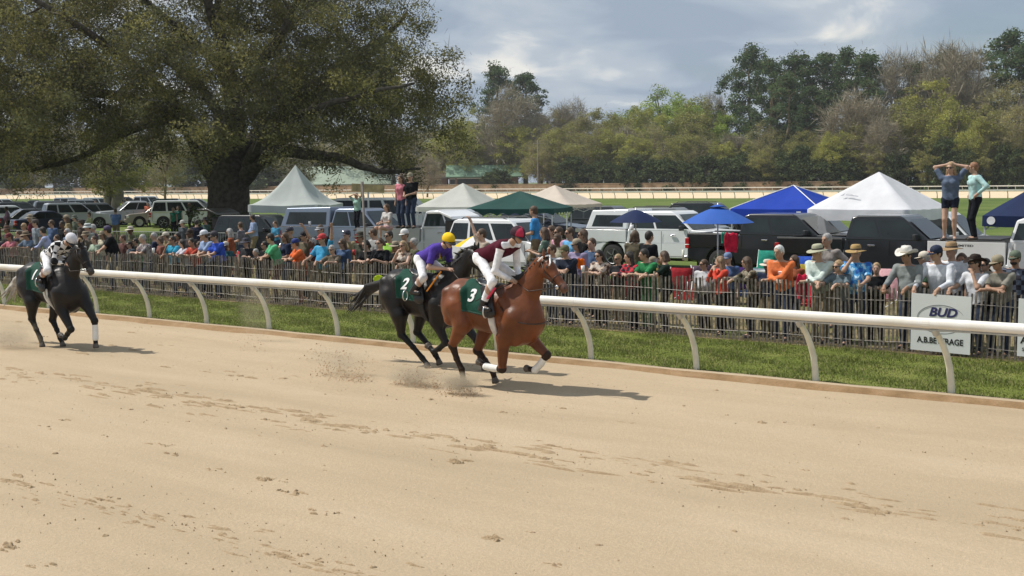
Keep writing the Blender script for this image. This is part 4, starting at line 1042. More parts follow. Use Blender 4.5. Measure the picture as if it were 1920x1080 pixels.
            # quarters of another colour on the cap silk
            if hatc2 is not None:
                D, T, ax, lo, vx = field(pr, vox); V, F, t = nets(D, T, lo, vx)
                ce = (V[F].mean(1)-H)@HM; mi = 1-((ce[:, 0] > 0) ^ (ce[:, 1] > .03)).astype(int); o = mkobj('helmet', V, F, [hc, hc2], mi, root)
            else: o = blob('helmet', pr, vox, [hc], root)
            mb = MB(); V = []; n = 9
            for k in range(n):
                t = math.pi*(.1+.8*k/(n-1)); c_, s_ = math.cos(t), math.sin(t)
                V += [HP(.104*c_, -.01+.124*s_, .020), HP(.098*c_, .005+.19*s_, .012-.02*s_), HP(.098*c_, .005+.19*s_, .005-.02*s_), HP(.104*c_, -.01+.124*s_, .008)]
            F = [(4*k+q, 4*k+(q+1) % 4, 4*k+4+(q+1) % 4, 4*k+4+q) for k in range(n-1) for q in range(4)]
            mb.add(V, F); mb.build('peak', mat('peak_black', (.02, .02, .022), .5), o, smooth=True)
            pr = [Ell(hp(sg*.082, -.008, -.012), (.016*s, .034*s, .042*s), .012, 0, HM) for sg in (-1, 1)]+[Cap(hp(sg*.080, .0, -.03), hp(sg*.03, .055, -.100), .010*s, .009*s, .01, 0) for sg in (-1, 1)]+[Cap(hp(-.03, .055, -.1), hp(.03, .055, -.1), .009*s, .009*s, .01, 0)]
            blob('helmet_harness', pr, vox, [mat('peak_black', (.02, .02, .022), .5)], o)
            mb = MB(); pts = [HP(.088*math.cos(t), -.01+.105*math.sin(t), .012) for t in np.linspace(R(10), R(170), 9)]; mb.tube(pts, .012, 6); mb.build('goggles', M_lens, root, smooth=True)
    if glasses:
        mb = MB()
        for sg in (-1, 1):
            mb.lathe([(.001, .006), (.026, .006), (.028, 0), (.026, -.006), (.001, -.006)], 10, HP(sg*.033, .097, .004), Mh@Matrix.Rotation(R(90), 3, 'X')@Matrix.Diagonal((s, s, s)).to_3x3(), 0, 1, .75)
            mb.beam(HP(sg*.06, .094, .008), HP(sg*.076, .0, .008), .006, .01)
        mb.beam(HP(-.06, .1, .014), HP(.06, .1, .014), .006, .008); mb.build('sunglasses', M_lens, root)
def fig_root(label, loc, rz, group=None): return empty('person', loc, rz, label, 'person', group)
# ================================================================ HORSES AND JOCKEYS (local: +X forward, +Y left, Z up)
def horse(label, loc, coat, legs, poll, muz, tail, marks, name_cloth, girth_c, k=1., headyaw=0, breast=True, sock=(), dx=0, num=None, tailc=None, blaze=False, wrap=(), vox=.0105):
    root = empty('horse', loc, ANG, label, 'horse')
    A = np.array
    tr = []
    # trunk
    def ax(x, z): return A([x*k+dx, 0, z])
    tr += [Ell(ax(.02, 1.165), (.66*k, .262, .34), .08, 0), Ell(ax(.42, 1.10), (.40*k, .242, .43), .09, 0), Ell(ax(-.48, 1.29), (.40*k, .26, .31), .09, 0),
           Ell(ax(.62, 1.06), (.24*k, .235, .31), .08, 0), Cap(ax(.10, 1.44), ax(.42, 1.50), .10, .085, .08, 0), Cap(ax(-.62, 1.50), ax(-.2, 1.44), .10, .10, .08, 0)]
    for sg in (-1, 1):
        tr += [Ell(A([-.58*k+dx, sg*.135, 1.22]), (.29*k, .165, .33), .07, 0), Ell(A([.48*k+dx, sg*.140, 1.04]), (.23*k, .125, .36), .06, 0), Ell(A([.70*k+dx, sg*.10, 1.02]), (.13*k, .12, .17), .04, 0),
               Cap(A([.38*k+dx, sg*.11, 1.42]), A([.68*k+dx, sg*.16, 1.05]), .10, .09, .05, 0)]
    for sg in (-1, 1):
        tr += [Cap(A([.30*k+dx, sg*.200, 1.34]), A([.62*k+dx, sg*.19, 1.02]), .055, .075, .018, 0), Cap(A([.30*k+dx, sg*.215, 1.02]), A([.52*k+dx, sg*.205, .96]), .06, .07, .02, 0),
               Cap(A([-.72*k+dx, sg*.17, 1.40]), A([-.66*k+dx, sg*.20, 1.02]), .10, .10, .03, 0), Cap(A([-.42*k+dx, sg*.20, 1.42]), A([-.40*k+dx, sg*.225, 1.08]), .09, .085, .025, 0),
               Ell(A([.76*k+dx, sg*.075, 1.06]), (.07, .075, .13), .02, 0)]
    trunk = list(tr)
    po = A([poll[0], poll[1], poll[2]]); mu = A(muz); nb = ax(.50, 1.22)
    # neck: deep, laterally thin
    mid = nb*.5+po*.5+A([-.02, 0, -.03])
    tr += [Cap(nb+A([0, 0, .02]), mid, .27, .165, .09, 0, sc=(1, .60, 1)), Cap(mid, po+A([-.06, 0, -.06]), .165, .105, .05, 0, sc=(1, .66, 1))]
    tr += [Cap(ax(.36, 1.48), po+A([-.06, 0, -.01]), .065, .05, .07, 0, sc=(1, .8, 1))]
    # head
    hd = nv(mu-po); L = np.linalg.norm(mu-po); sd = nv(np.cross([0, 0, 1], hd)); dn = np.cross(hd, sd); dn = dn if dn[2] < 0 else -dn
    Mh = np.stack([hd, sd, -dn], 1)
    q = lambda a, b, c: po+hd*a*L+sd*b-dn*c    # along, side, outward(brow) 
    tr += [Ell(q(.20, 0, -.02), (.135, .088, .115), .04, 0, Mh), Ell(q(.20, 0, -.10), (.11, .07, .085), .04, 0, Mh), Cap(q(.30, 0, -.005), q(.80, 0, -.012), .078, .052, .04, 0),
           Cap(q(.35, 0, -.10), q(.82, 0, -.055), .052, .036, .04, 0), Ell(q(.90, 0, -.012), (.075, .055, .058), .03, 3, Mh), Ell(q(.93, 0, -.062), (.045, .04, .03), .02, 3, Mh)]
    for sg in (-1, 1):
        tr += [Cap(q(-.02, sg*.045, .07), q(-.14, sg*.055, .15), .030, .010, .02, 0), Ell(q(.27, sg*.080, .022), (.024, .014, .017), .006, 4, Mh), Cap(q(.22, sg*.072, .048), q(.33, sg*.070, .045), .014, .012, .012, 0),
               Ell(q(.955, sg*.034, .010), (.018, .014, .012), .006, 4, Mh), Cap(q(.36, sg*.06, -.02), q(.62, sg*.05, -.028), .016, .012, .02, 0)]
    # legs
    for nm, (pts, rs, hoofd) in legs.items():
        pts = [A(p) for p in pts]; front = nm[1] == 'f'
        n = len(pts)
        for i in range(n-1):
            tg = 0 if i < (n-4 if not front else n-4) else (1 if i >= n-4 else 0)
            tg = 0 if i < n-4 else 1
            if nm in sock and i >= n-3: tg = 2
            if i == n-2: tg = 2 if nm in sock else 1
            tr.append(Cap(pts[i], pts[i+1], rs[i], rs[i+1], .05 if i < n-4 else .018, tg))
        for i in (n-4, n-3):
            if i > 0: tr.append(Ell(pts[i], (rs[i]*1.12,)*3, .02, 2 if (nm in sock and i == n-3) else 1))
        # hoof
        h = nv(hoofd); e = pts[-1]
        tr.append(Cap(e, e+h*.055, rs[-1]*1.0, rs[-1]*1.45, .012, 5, pl=[(e+h*.085, h)]))
    mats_ = [mat('coat_%s' % coat[3], coat[0], .42, .32, 3.0, .55, spec=.32, bscale=8), mat('points_%s' % coat[3], coat[1], .5, .15, 5, .15, spec=.2), mat('sock_white', (.72, .68, .60), .8, .06, 6, .2),
             mat('muzzle_%s' % coat[3], coat[2], .5, .1, 6), M_eye, mat('hoof_horn', (.10, .085, .07), .6, .2, 10)]
    blob('body', tr, vox, mats_, root)
    # wraps on the cannons
    for nm in wrap:
        pts, rs, _ = legs[nm]; n = len(pts); a, b = A(pts[n-4]), A(pts[n-3]); 
        e_ = A(pts[n-2]); pr = [Cap(a+(b-a)*.45, b, rs[n-4]*.66+.012, rs[n-3]+.012, .01, 0), Cap(b, b+(e_-b)*1.05, rs[n-3]+.012, rs[n-2]+.009, .01, 0)]
        blob('leg_wrap', pr, .009, [mat('wrap_white', (.82, .81, .76), .85, .05, 10, .3)], root)
    # mane
    hm_ = mat('mane_%s' % coat[3], coat[4], .7, .3, 20, .7, bscale=70)
    pr = []
    for i in range(13):
        f = i/12; p = ax(.40, 1.56)*(1-f)+(po+A([-.03, 0, .05]))*f+A([0, 0, .02])
        a = rng.uniform(0, 1); pr.append(Cap(p, p+A([-.10-.06*a, .03*(1 if i % 2 else -1), -.02+.08*rng.uniform(-.5, 1)]), .030, .008, .02, 0))
        pr.append(Cap(p, p+A([-.06, -.06-.03*a, -.09]), .026, .008, .02, 0))
    pr.append(Cap(q(-.05, 0, .09), q(.16, 0, .085), .03, .012, .02, 0))
    blob('mane', pr, .011, [hm_], root)
    # tail
    tb_ = ax(-.80, 1.40); pr = []
    for i in range(16):
        a = rng.normal(0, .05, 3); e = A(tail); m_ = tb_*.45+e*.55+A([.0, 0, .12]); e2 = e+rng.normal(0, .10, 3)
        pr += [Cap(tb_, m_+a*.7, .045, .036, .03, 0), Cap(m_+a*.7, e2, .036, .006, .02, 0)]
    blob('tail', pr, .013, [hm_ if tailc is None else mat('tail_grey', tailc, .8, .3, 14, .5)], root)
    # saddle cloth, hugging the trunk
    D, T, axs, lo, vx = field(trunk, .011, .05)
    x = axs[0][:, None, None]; y = axs[1][None, :, None]; z = axs[2][None, None, :]
    x0, x1 = -.40*k+dx, .14*k+dx
    shell = D-.016; zc = 1.17 if num != '1' else 1.12
    c = np.maximum(shell, np.maximum(x0+(1.5-z)*.12-x, x-x1)); c = np.maximum(c, zc-z-(x-x0)*.12)
    V, F, t = nets(np.broadcast_to(c, D.shape).copy(), T, lo, vx)
    cl = mkobj('saddle_cloth', V, F, mat('cloth_green', (.009, .060, .040), .75, .12, 8, .3, spec=.2), parent=root)
    c = np.maximum(D-.021, np.maximum(-.40*k+dx+(1.5-z)*.12-x, x-(x1+.008))); c = np.maximum(np.maximum(c, zc-.01-z-(x-x0)*.12), z+(x-x0)*.12-zc-.02)
    V, F, t = nets(np.broadcast_to(c, D.shape).copy(), T, lo, vx); mkobj('cloth_hem', V, F, mat('cloth_hem', (.008, .05, .035), .8), parent=cl)
    # girth
    gx0 = .16*k+dx
    def band(name, xc, wd, m, off, z1=1.5, z0=.2, slope=0):
        c = np.maximum(D-off, np.abs(x-xc-slope*(1.3-z))-wd); c = np.maximum(c, z-z1); c = np.maximum(c, z0-z)
        V, F, t = nets(np.broadcast_to(c, D.shape).copy(), T, lo, vx); return mkobj(name, V, F, m, parent=root)
    if num == '1':
        band('girth', gx0-.02, .022, mat('girth_white', (.75, .75, .72), .7), .024, 1.15); band('girth', gx0+.07, .020, mat('girth_white', (.75, .75, .72), .7), .024, 1.15)
    else: band('girth', gx0, .055, mat('girth_'+num, girth_c, .8, .15, 9), .026, 1.10)
    # saddle with flaps
    pr = [Cap(ax(-.16, 1.545), ax(.10, 1.53), .05, .06, .03, 0, sc=(1, 2.0, .7)), Cap(ax(-.20, 1.56), ax(-.26, 1.60), .035, .03, .02, 0, sc=(1, 2.4, 1))]
    for sg in (-1, 1): pr += [Cap(A([.0*k+dx, sg*.19, 1.50]), A([.16*k+dx, sg*.31, 1.16]), .06, .075, .03, 0, sc=(1.5, .45, 1))]
    sd_ = blob('saddle', pr, .011, [mat('saddle_black', (.015, .014, .014), .35, .1, 8)], root)
    # number on the near (right) side of the cloth
    V, F = text_mesh(num, .245, True, .15, 3); Vn = []
    cx, cz = -.225*k+dx, 1.385
    for vx_, vy_, _ in V: Vn.append([cx+vx_*.95, 0, cz+vy_*1.0])
    P = np.array(Vn); yv = np.full(len(P), -.6)
    for it in range(40):
        P[:, 1] = yv; d = evald(trunk, P); yv = yv+np.maximum(d-.0245, -.004)*.75
    P[:, 1] = yv
    mkobj('number', P, F, mat('number_white', (.82, .82, .82), .7), parent=cl, smooth=False)
    # bridle: cheek pieces, noseband, browband, bit, reins
    mb = MB(); ML = mat('bridle_leather', (.03, .018, .012), .5)
    def ring(a, rx, rz, cz_, r=.007):
        pts = [q(a, math.cos(t)*rx, cz_+math.sin(t)*rz) for t in np.linspace(0, 2*math.pi, 17)]; mb.tube(pts, r, 5, cap=False)
    ring(.58, .070, .085, -.035, .010); ring(.84, .062, .068, -.03, .007)
    ring(.06, .092, .11, -.03, .008)
    for sg in (-1, 1):
        mb.tube([q(.06, sg*.085, .0), q(.30, sg*.094, -.06), q(.58, sg*.072, -.05), q(.80, sg*.062, -.06)], .007, 5)
        mb.tube([q(.06, sg*.085, .0), q(.12, sg*.080, .07), q(.12, 0, .105)], .007, 5)
    mb.build('bridle', ML, root, smooth=True)
    mb = MB()
    for sg in (-1, 1): mb.lathe([(.026, -.004), (.034, 0), (.026, .004)], 12, q(.80, sg*.072, -.06), Matrix([[1, 0, 0], [0, 0, 1], [0, 1, 0]]))
    mb.build('bit', mat('bit_steel', (.6, .6, .6), .3, metal=1), root, smooth=True)
    hx, hz = marks['hand'][0], marks['hand'][2]
    mb = MB()
    for sg in (-1, 1): mb.tube([q(.80, sg*.072, -.06), po*.35+nb*.3+A([hx, sg*.14, hz])*.35+A([.10, sg*.08, -.12]), A([hx+.02, sg*.09, hz-.01])], .008, 5)
    mb.build('reins', ML, root, smooth=True)
    if breast:
        mb = MB(); pts = []
        for t in np.linspace(-1, 1, 19):
            x_ = .12+.62*math.cos(t*1.35)**.8; p = A([x_*k+dx, math.sin(t*1.45)*.6, 1.30-.28*math.cos(t*1.4)])
            for it in range(30):
                d = evald(tr[:14]+tr[14:16], p[None])[0]; g = nv([.25*0+(p[0]-ax(.35, 0)[0])*1.0, p[1], 0]); p = p-g*(d-.010)*.7
            pts.append(p)
        mb.tube(pts, .009, 6); mb.build('breast_girth', ML, root, smooth=True)
    if blaze:
        # white bridle piece over poll and forehead
        mb = MB(); mb.tube([q(-.03, -.098, -.03), q(-.02, -.075, .055), q(.02, -.02, .108), q(.03, .03, .108)], .012, 6); mb.tube([q(.02, .02, .11), q(.24, -.05, .092), q(.28, -.072, .06)], .011, 6)
        mb.build('white_headband', mat('strap_white', (.85, .85, .85), .6), root, smooth=True)
    return root
def jockey(label, hroot_loc, J, **kw):
    root = empty('person', hroot_loc, ANG, label, 'jockey'); figure(root, J, **kw); return root
def jpose(head, neck, pelv, shw, sh, el, wr, kn, an, s=.95, yaw=0, nod=0, spread=.15):
    """near side given in sagittal metres; far side mirrored; figure faces +X"""
    A = np.array; J = {}
    B = np.array([[0, 1, 0], [-1, 0, 0], [0, 0, 1.]])   # figure frame (+Y fwd) -> horse frame (+X fwd)
    P = A([pelv[0], 0, pelv[1]]); J['P'] = P; J['N'] = A([neck[0], 0, neck[1]]); J['C'] = P+(J['N']-P)*.70
    J['HM'] = B@rotz(yaw)@rotx(-nod); J['H'] = A([head[0], 0, head[1]])
    J['H'][1] = head[2] if len(head) > 2 else 0
    for i, sg in (('R', -1), ('L', 1)):
        J['sh'+i] = A([sh[0], sg*shw, sh[1]]); J['hip'+i] = A([pelv[0]+.02, sg*.09, pelv[1]-.01])
        J['kn'+i] = A([kn[0], sg*kn[2], kn[1]]); J['an'+i] = A([an[0], sg*an[2], an[1]]); J['toe'+i] = J['an'+i]+A([.15, sg*.02, -.03])
        J['el'+i] = A([el[0], sg*el[2], el[1]]); J['wr'+i] = A([wr[0], sg*wr[2], wr[1]]); J['hd'+i] = A([.8, -sg*.35, -.25])
    return J
def stirrup(root, p, c):
    mb = MB(); pts = [p+np.array([.0, math.sin(t)*.06, .05+math.cos(t)*.085]) for t in np.linspace(0, 2*math.pi, 15)]
    mb.tube(pts, .011, 6, cap=False); mb.build('stirrup', c, root, smooth=True)

# ---- horse 3: bay, airborne at the gallop (joint positions from the photograph's pose)
u0, c0 = -11.02, 14.15
BAY = ((.145, .044, .014), (.03, .017, .011), (.10, .045, .028), 'bay', (.012, .010, .010))
R_H = [.17, .135, .066, .038, .044, .034]
legs3 = {
 'rh': ([(-.56, -.17, 1.20), (-.42, -.19, .97), (-.66, -.16, .62), (-.60, -.14, .42), (-.52, -.12, .26), (-.50, -.12, .15)], [.19, .14, .062, .040, .046, .040], (.15, 0, -1)),
 'lh': ([(-.48, .15, 1.18), (-.26, .19, .93), (-.44, .16, .52), (-.28, .14, .38), (-.13, .12, .25), (-.09, .12, .14)], [.19, .135, .062, .041, .046, .040], (.35, 0, -1)),
 'rf': ([(.52, -.17, 1.10), (.32, -.18, .80), (.27, -.16, .34), (.12, -.16, .335), (-.02, -.16, .35), (-.11, -.16, .39)], [.17, .105, .058, .040, .046, .038], (-.9, 0, .35)),
 'lf': ([(.60, .15, 1.05), (.52, .16, .80), (.84, .16, .55), (.74, .16, .42), (.64, .15, .32), (.54, .15, .32)], [.16, .10, .058, .040, .046, .038], (-1, 0, .1)),
}
h3 = horse('bay racehorse with green cloth number 3 and white front leg wraps', uc(u0, c0), BAY, legs3, (.94, -.02, 1.93), (1.37, -.09, 1.535), (-.98, .28, .85),
           {'hand': (.46, 0, 1.62)}, 'green', (.62, .60, .58), num='3', blaze=True, wrap=('rf', 'lf'))
J3 = jpose((.46, 2.27), (.35, 2.16), (-.20, 1.95), .18, (.29, 2.12), (.24, 1.77, .27), (.42, 1.63, .11), (.22, 1.62, .30), (.05, 1.25, .34), yaw=-.12, nod=.35)
P_w = cloth((.78, .78, .80)); M_boot = mat('boot_black', (.012, .012, .013), .3)
j3 = jockey('jockey in maroon and white silks and white breeches on the bay horse', uc(u0, c0), J3, s=.95, b=.92, vox=.0095, det=True, shirt=P_w, sleeve='long', hem=.05, trousers=P_w, boots=(M_boot, .22), hat='helmet', hatc=(.035, .01, .02), hatc2=(.42, .015, .06), vest=cloth((.075, .008, .02)), skn=1, glasses=False)
mb = MB(); mb.tube([(.44, -.10, 1.60), (.10, -.36, 1.40), (-.02, -.40, 1.33)], .008, 6); mb.build('whip', M_boot, j3, smooth=True)
mb = MB(); mb.beam((.27, -.30, 1.53), (.16, -.34, 1.37), .07, .02); mb.build('whip_flap', mat('flap_pink', (.80, .05, .12), .6), j3)
stirrup(j3, np.array([.12, -.34, 1.13]), mat('stirrup_steel', (.65, .65, .65), .3, metal=.9))

# ---- horse 2: near-black, behind the bay
u2, c2_ = -13.36, 15.2
BLK = ((.0085, .006, .005), (.012, .012, .012), (.03, .024, .02), 'black', (.010, .009, .009))
legs2 = {
 'rh': ([(-.50, -.17, 1.18), (-.30, -.20, .86), (-.30, -.16, .54), (-.06, -.14, .34), (.12, -.12, .17), (.20, -.12, .10)], [.19, .135, .062, .041, .046, .040], (.5, 0, -1)),
 'lh': ([(-.42, .15, 1.18), (-.14, .18, .90), (-.22, .15, .55), (.02, .14, .36), (.20, .12, .20), (.26, .12, .12)], [.18, .125, .06, .041, .046, .040], (.4, 0, -1)),
 'rf': ([(.50, -.17, 1.08), (.48, -.18, .80), (.66, -.16, .47), (.52, -.16, .36), (.40, -.16, .30), (.32, -.16, .36)], [.16, .10, .056, .040, .045, .038], (-.8, 0, .5)),
 'lf': ([(.58, .15, 1.08), (.72, .16, .80), (1.05, .16, .50), (1.10, .15, .32), (1.13, .15, .17), (1.19, .15, .10)], [.16, .10, .056, .040, .046, .040], (.4, 0, -1)),
}
h2 = horse('near-black racehorse with green cloth number 2 galloping behind the bay', uc(u2, c2_), BLK, legs2, (1.14, 0, 1.94), (1.50, .02, 1.53), (-1.50, -.05, .92),
           {'hand': (.72, 0, 1.66)}, 'green', (.02, .02, .02), num='2', dx=.08, k=.98)
J2 = jpose((.62, 2.10), (.51, 2.02), (.06, 1.80), .18, (.45, 1.97), (.42, 1.68, .27), (.70, 1.66, .12), (.33, 1.52, .30), (.12, 1.30, .33), yaw=-.35, nod=.30)
PU = cloth((.085, .05, .33))
j2 = jockey('jockey in purple silks and yellow helmet riding the near-black horse number 2', uc(u2, c2_), J2, s=.95, b=.95, vox=.0095, det=True, shirt=PU, sleeve='short', hem=.05, trousers=P_w, boots=(M_boot, .45), hat='helmet', hatc=(.85, .55, .01), skn=0)
mb = MB(); mb.beam((.62, -.20, 1.62), (.40, -.30, 1.30), .045, .02); mb.build('whip', mat('flap_orange', (.85, .30, .02), .6), j2)
mb = MB(); mb.add([(.0, 0, 0), (.11, 0, 0), (.055, 0, .12)], [(0, 1, 2)]); mb.add([(.0, .012, 0), (.11, .012, 0), (.055, .012, .12)], [(2, 1, 0)]); mb.add([(0, 0, 0), (.11, 0, 0), (.11, .012, 0), (0, .012, 0)], [(0, 1, 2, 3)]); o = mb.build('emblem', mat('emblem_yellow', (.85, .6, .02), .6), j2, loc=(.50, -.10, 1.80)); o.rotation_euler = (0, R(-25), R(-40))
stirrup(j2, np.array([-.04, -.33, 1.16]), mat('stirrup_steel', (.65, .65, .65), .3, metal=.9))

# ---- horse 1: black, left of frame, checkered jockey
u1, c1_ = -20.84, 13.2
legs1 = {
 'rh': ([(-.55, -.17, 1.16), (-.36, -.20, .88), (-.46, -.16, .54), (-.36, -.14, .34), (-.27, -.12, .18), (-.23, -.12, .09)], [.19, .135, .062, .041, .046, .040], (.25, 0, -1)),
 'lh': ([(-.46, .15, 1.16), (-.16, .19, .88), (-.28, .16, .50), (-.12, .14, .32), (.01, .12, .17), (.07, .12, .09)], [.19, .13, .062, .041, .046, .040], (.4, 0, -1)),
 'rf': ([(.54, -.17, 1.08), (.56, -.18, .78), (.82, -.17, .42), (.70, -.17, .32), (.60, -.16, .24), (.52, -.16, .27)], [.17, .105, .058, .041, .046, .038], (-1, 0, .3)),
 'lf': ([(.66, .15, 1.08), (.84, .17, .84), (1.08, .16, .56), (1.09, .16, .40), (1.10, .15, .24), (1.10, .15, .14)], [.16, .10, .058, .041, .046, .040], (.1, 0, -1)),
}
h1 = horse('black racehorse with a pale tail and double white girth at the left', uc(u1, c1_), BLK[:4]+((.012, .011, .011),), legs1, (.97, -.02, 1.92), (1.32, .0, 1.46), (-1.50, .0, .88),
           {'hand': (.64, 0, 1.64)}, 'green', (.7, .7, .7), num='1', sock=(), wrap=('lf',), tailc=(.36, .33, .29), breast=False)
J1 = jpose((.68, 2.05), (.54, 2.0), (-.02, 1.76), .18, (.42, 1.94), (.52, 1.66, .27), (.66, 1.62, .11), (.36, 1.50, .30), (.05, 1.33, .33), yaw=-.1, nod=.75)
j1 = jockey('jockey in black and white checkered silks and white cap on the black horse', uc(u1, c1_), J1, s=.95, b=.95, vox=.0095, det=True, shirt=cloth((.78, .78, .78), 'checker'), sleeve='long', hem=.05, trousers=P_w, boots=(M_boot, .45), hat='helmet', hatc=(.62, .62, .66), skn=1)
stirrup(j1, np.array([.10, -.34, 1.22]), mat('stirrup_steel', (.65, .65, .65), .3, metal=.9))

# ---- sand thrown up by the hooves
def burst(px, py, w_, h_, n, seed, c=None):
    r = np.random.default_rng(seed); g = gp(px, py); out = []
    for _ in range(n):
        t = r.uniform(-1, 1); z = abs(r.normal(0, .4))*h_*(1-.4*abs(t)); p = g+Vector((dD.x*t*w_, dD.y*t*w_, z))+Vector((nN.x, nN.y, 0))*r.normal(0, .12); out.append(p)
    return out
pl = burst(865, 742, .28, .30, 330, 1)+burst(785, 725, .40, .36, 420, 2)+burst(640, 712, .55, .45, 420, 3)+burst(595, 680, .35, .45, 80, 4)+burst(685, 683, .2, .10, 70, 5)+burst(470, 660, .3, .8, 90, 6)+burst(20, 650, .2, .55, 110, 7)+burst(640, 672, .25, .16, 70, 8)
clods('flying_sand', pl, .004, .015, mat('flying_sand', (.55, .40, .26), .9, .2, 10), 'clods of sand flung up behind the galloping hooves')
def puff(px, py, r_, h, dens, seed):
    g = gp(px, py); mb = MB(); me = bpy.data.meshes.new('p'); bm = bmesh.new(); bmesh.ops.create_icosphere(bm, subdivisions=3, radius=1); bm.to_mesh(me); bm.free()
    o = bpy.data.objects.new('dust_puff', me); link(o); o.location = (g.x, g.y, h*.75); o.scale = (r_, r_*.55, h); o.rotation_euler = (0, 0, ANG)
    m = bpy.data.materials.new('dust'); m.use_nodes = True; nt = m.node_tree; nt.nodes.clear()
    out = N(nt, 'ShaderNodeOutputMaterial'); v = N(nt, 'ShaderNodeVolumePrincipled'); v.inputs['Color'].default_value = (1.0, .82, .58, 1); nt.links.new(v.outputs[0], out.inputs['Volume'])
    tc = N(nt, 'ShaderNodeTexCoord'); no = N(nt, 'ShaderNodeTexNoise'); no.inputs['Scale'].default_value = 2.2; no.inputs['Detail'].default_value = 4
    mp = N(nt, 'ShaderNodeMapping'); mp.inputs['Location'].default_value = (seed, 0, 0); nt.links.new(tc.outputs['Object'], mp.inputs[0]); nt.links.new(mp.outputs[0], no.inputs[0])
    ln = N(nt, 'ShaderNodeVectorMath', operation='LENGTH'); nt.links.new(tc.outputs['Object'], ln.inputs[0])
    a = N(nt, 'ShaderNodeMath', operation='SUBTRACT'); nt.links.new(no.outputs['Fac'], a.inputs[0]); 
    b = N(nt, 'ShaderNodeMath', operation='MULTIPLY'); nt.links.new(ln.outputs['Value'], b.inputs[0]); b.inputs[1].default_value = .62; nt.links.new(b.outputs[0], a.inputs[1])
    c = N(nt, 'ShaderNodeMath', operation='MULTIPLY', use_clamp=False); nt.links.new(a.outputs[0], c.inputs[0]); c.inputs[1].default_value = dens
    d = N(nt, 'ShaderNodeMath', operation='MAXIMUM'); nt.links.new(c.outputs[0], d.inputs[0]); d.inputs[1].default_value = 0; nt.links.new(d.outputs[0], v.inputs['Density'])
    me.materials.append(m); tag(o, 'puff of pale dust kicked up by hooves', 'dust', kind='stuff')
puff(863, 741, .46, .24, 18, 1); puff(775, 724, .70, .22, 9, 5); puff(640, 705, .8, .35, 3, 9); puff(25, 655, .9, .35, 3.5, 3); puff(480, 640, .7, .8, 1.2, 13)
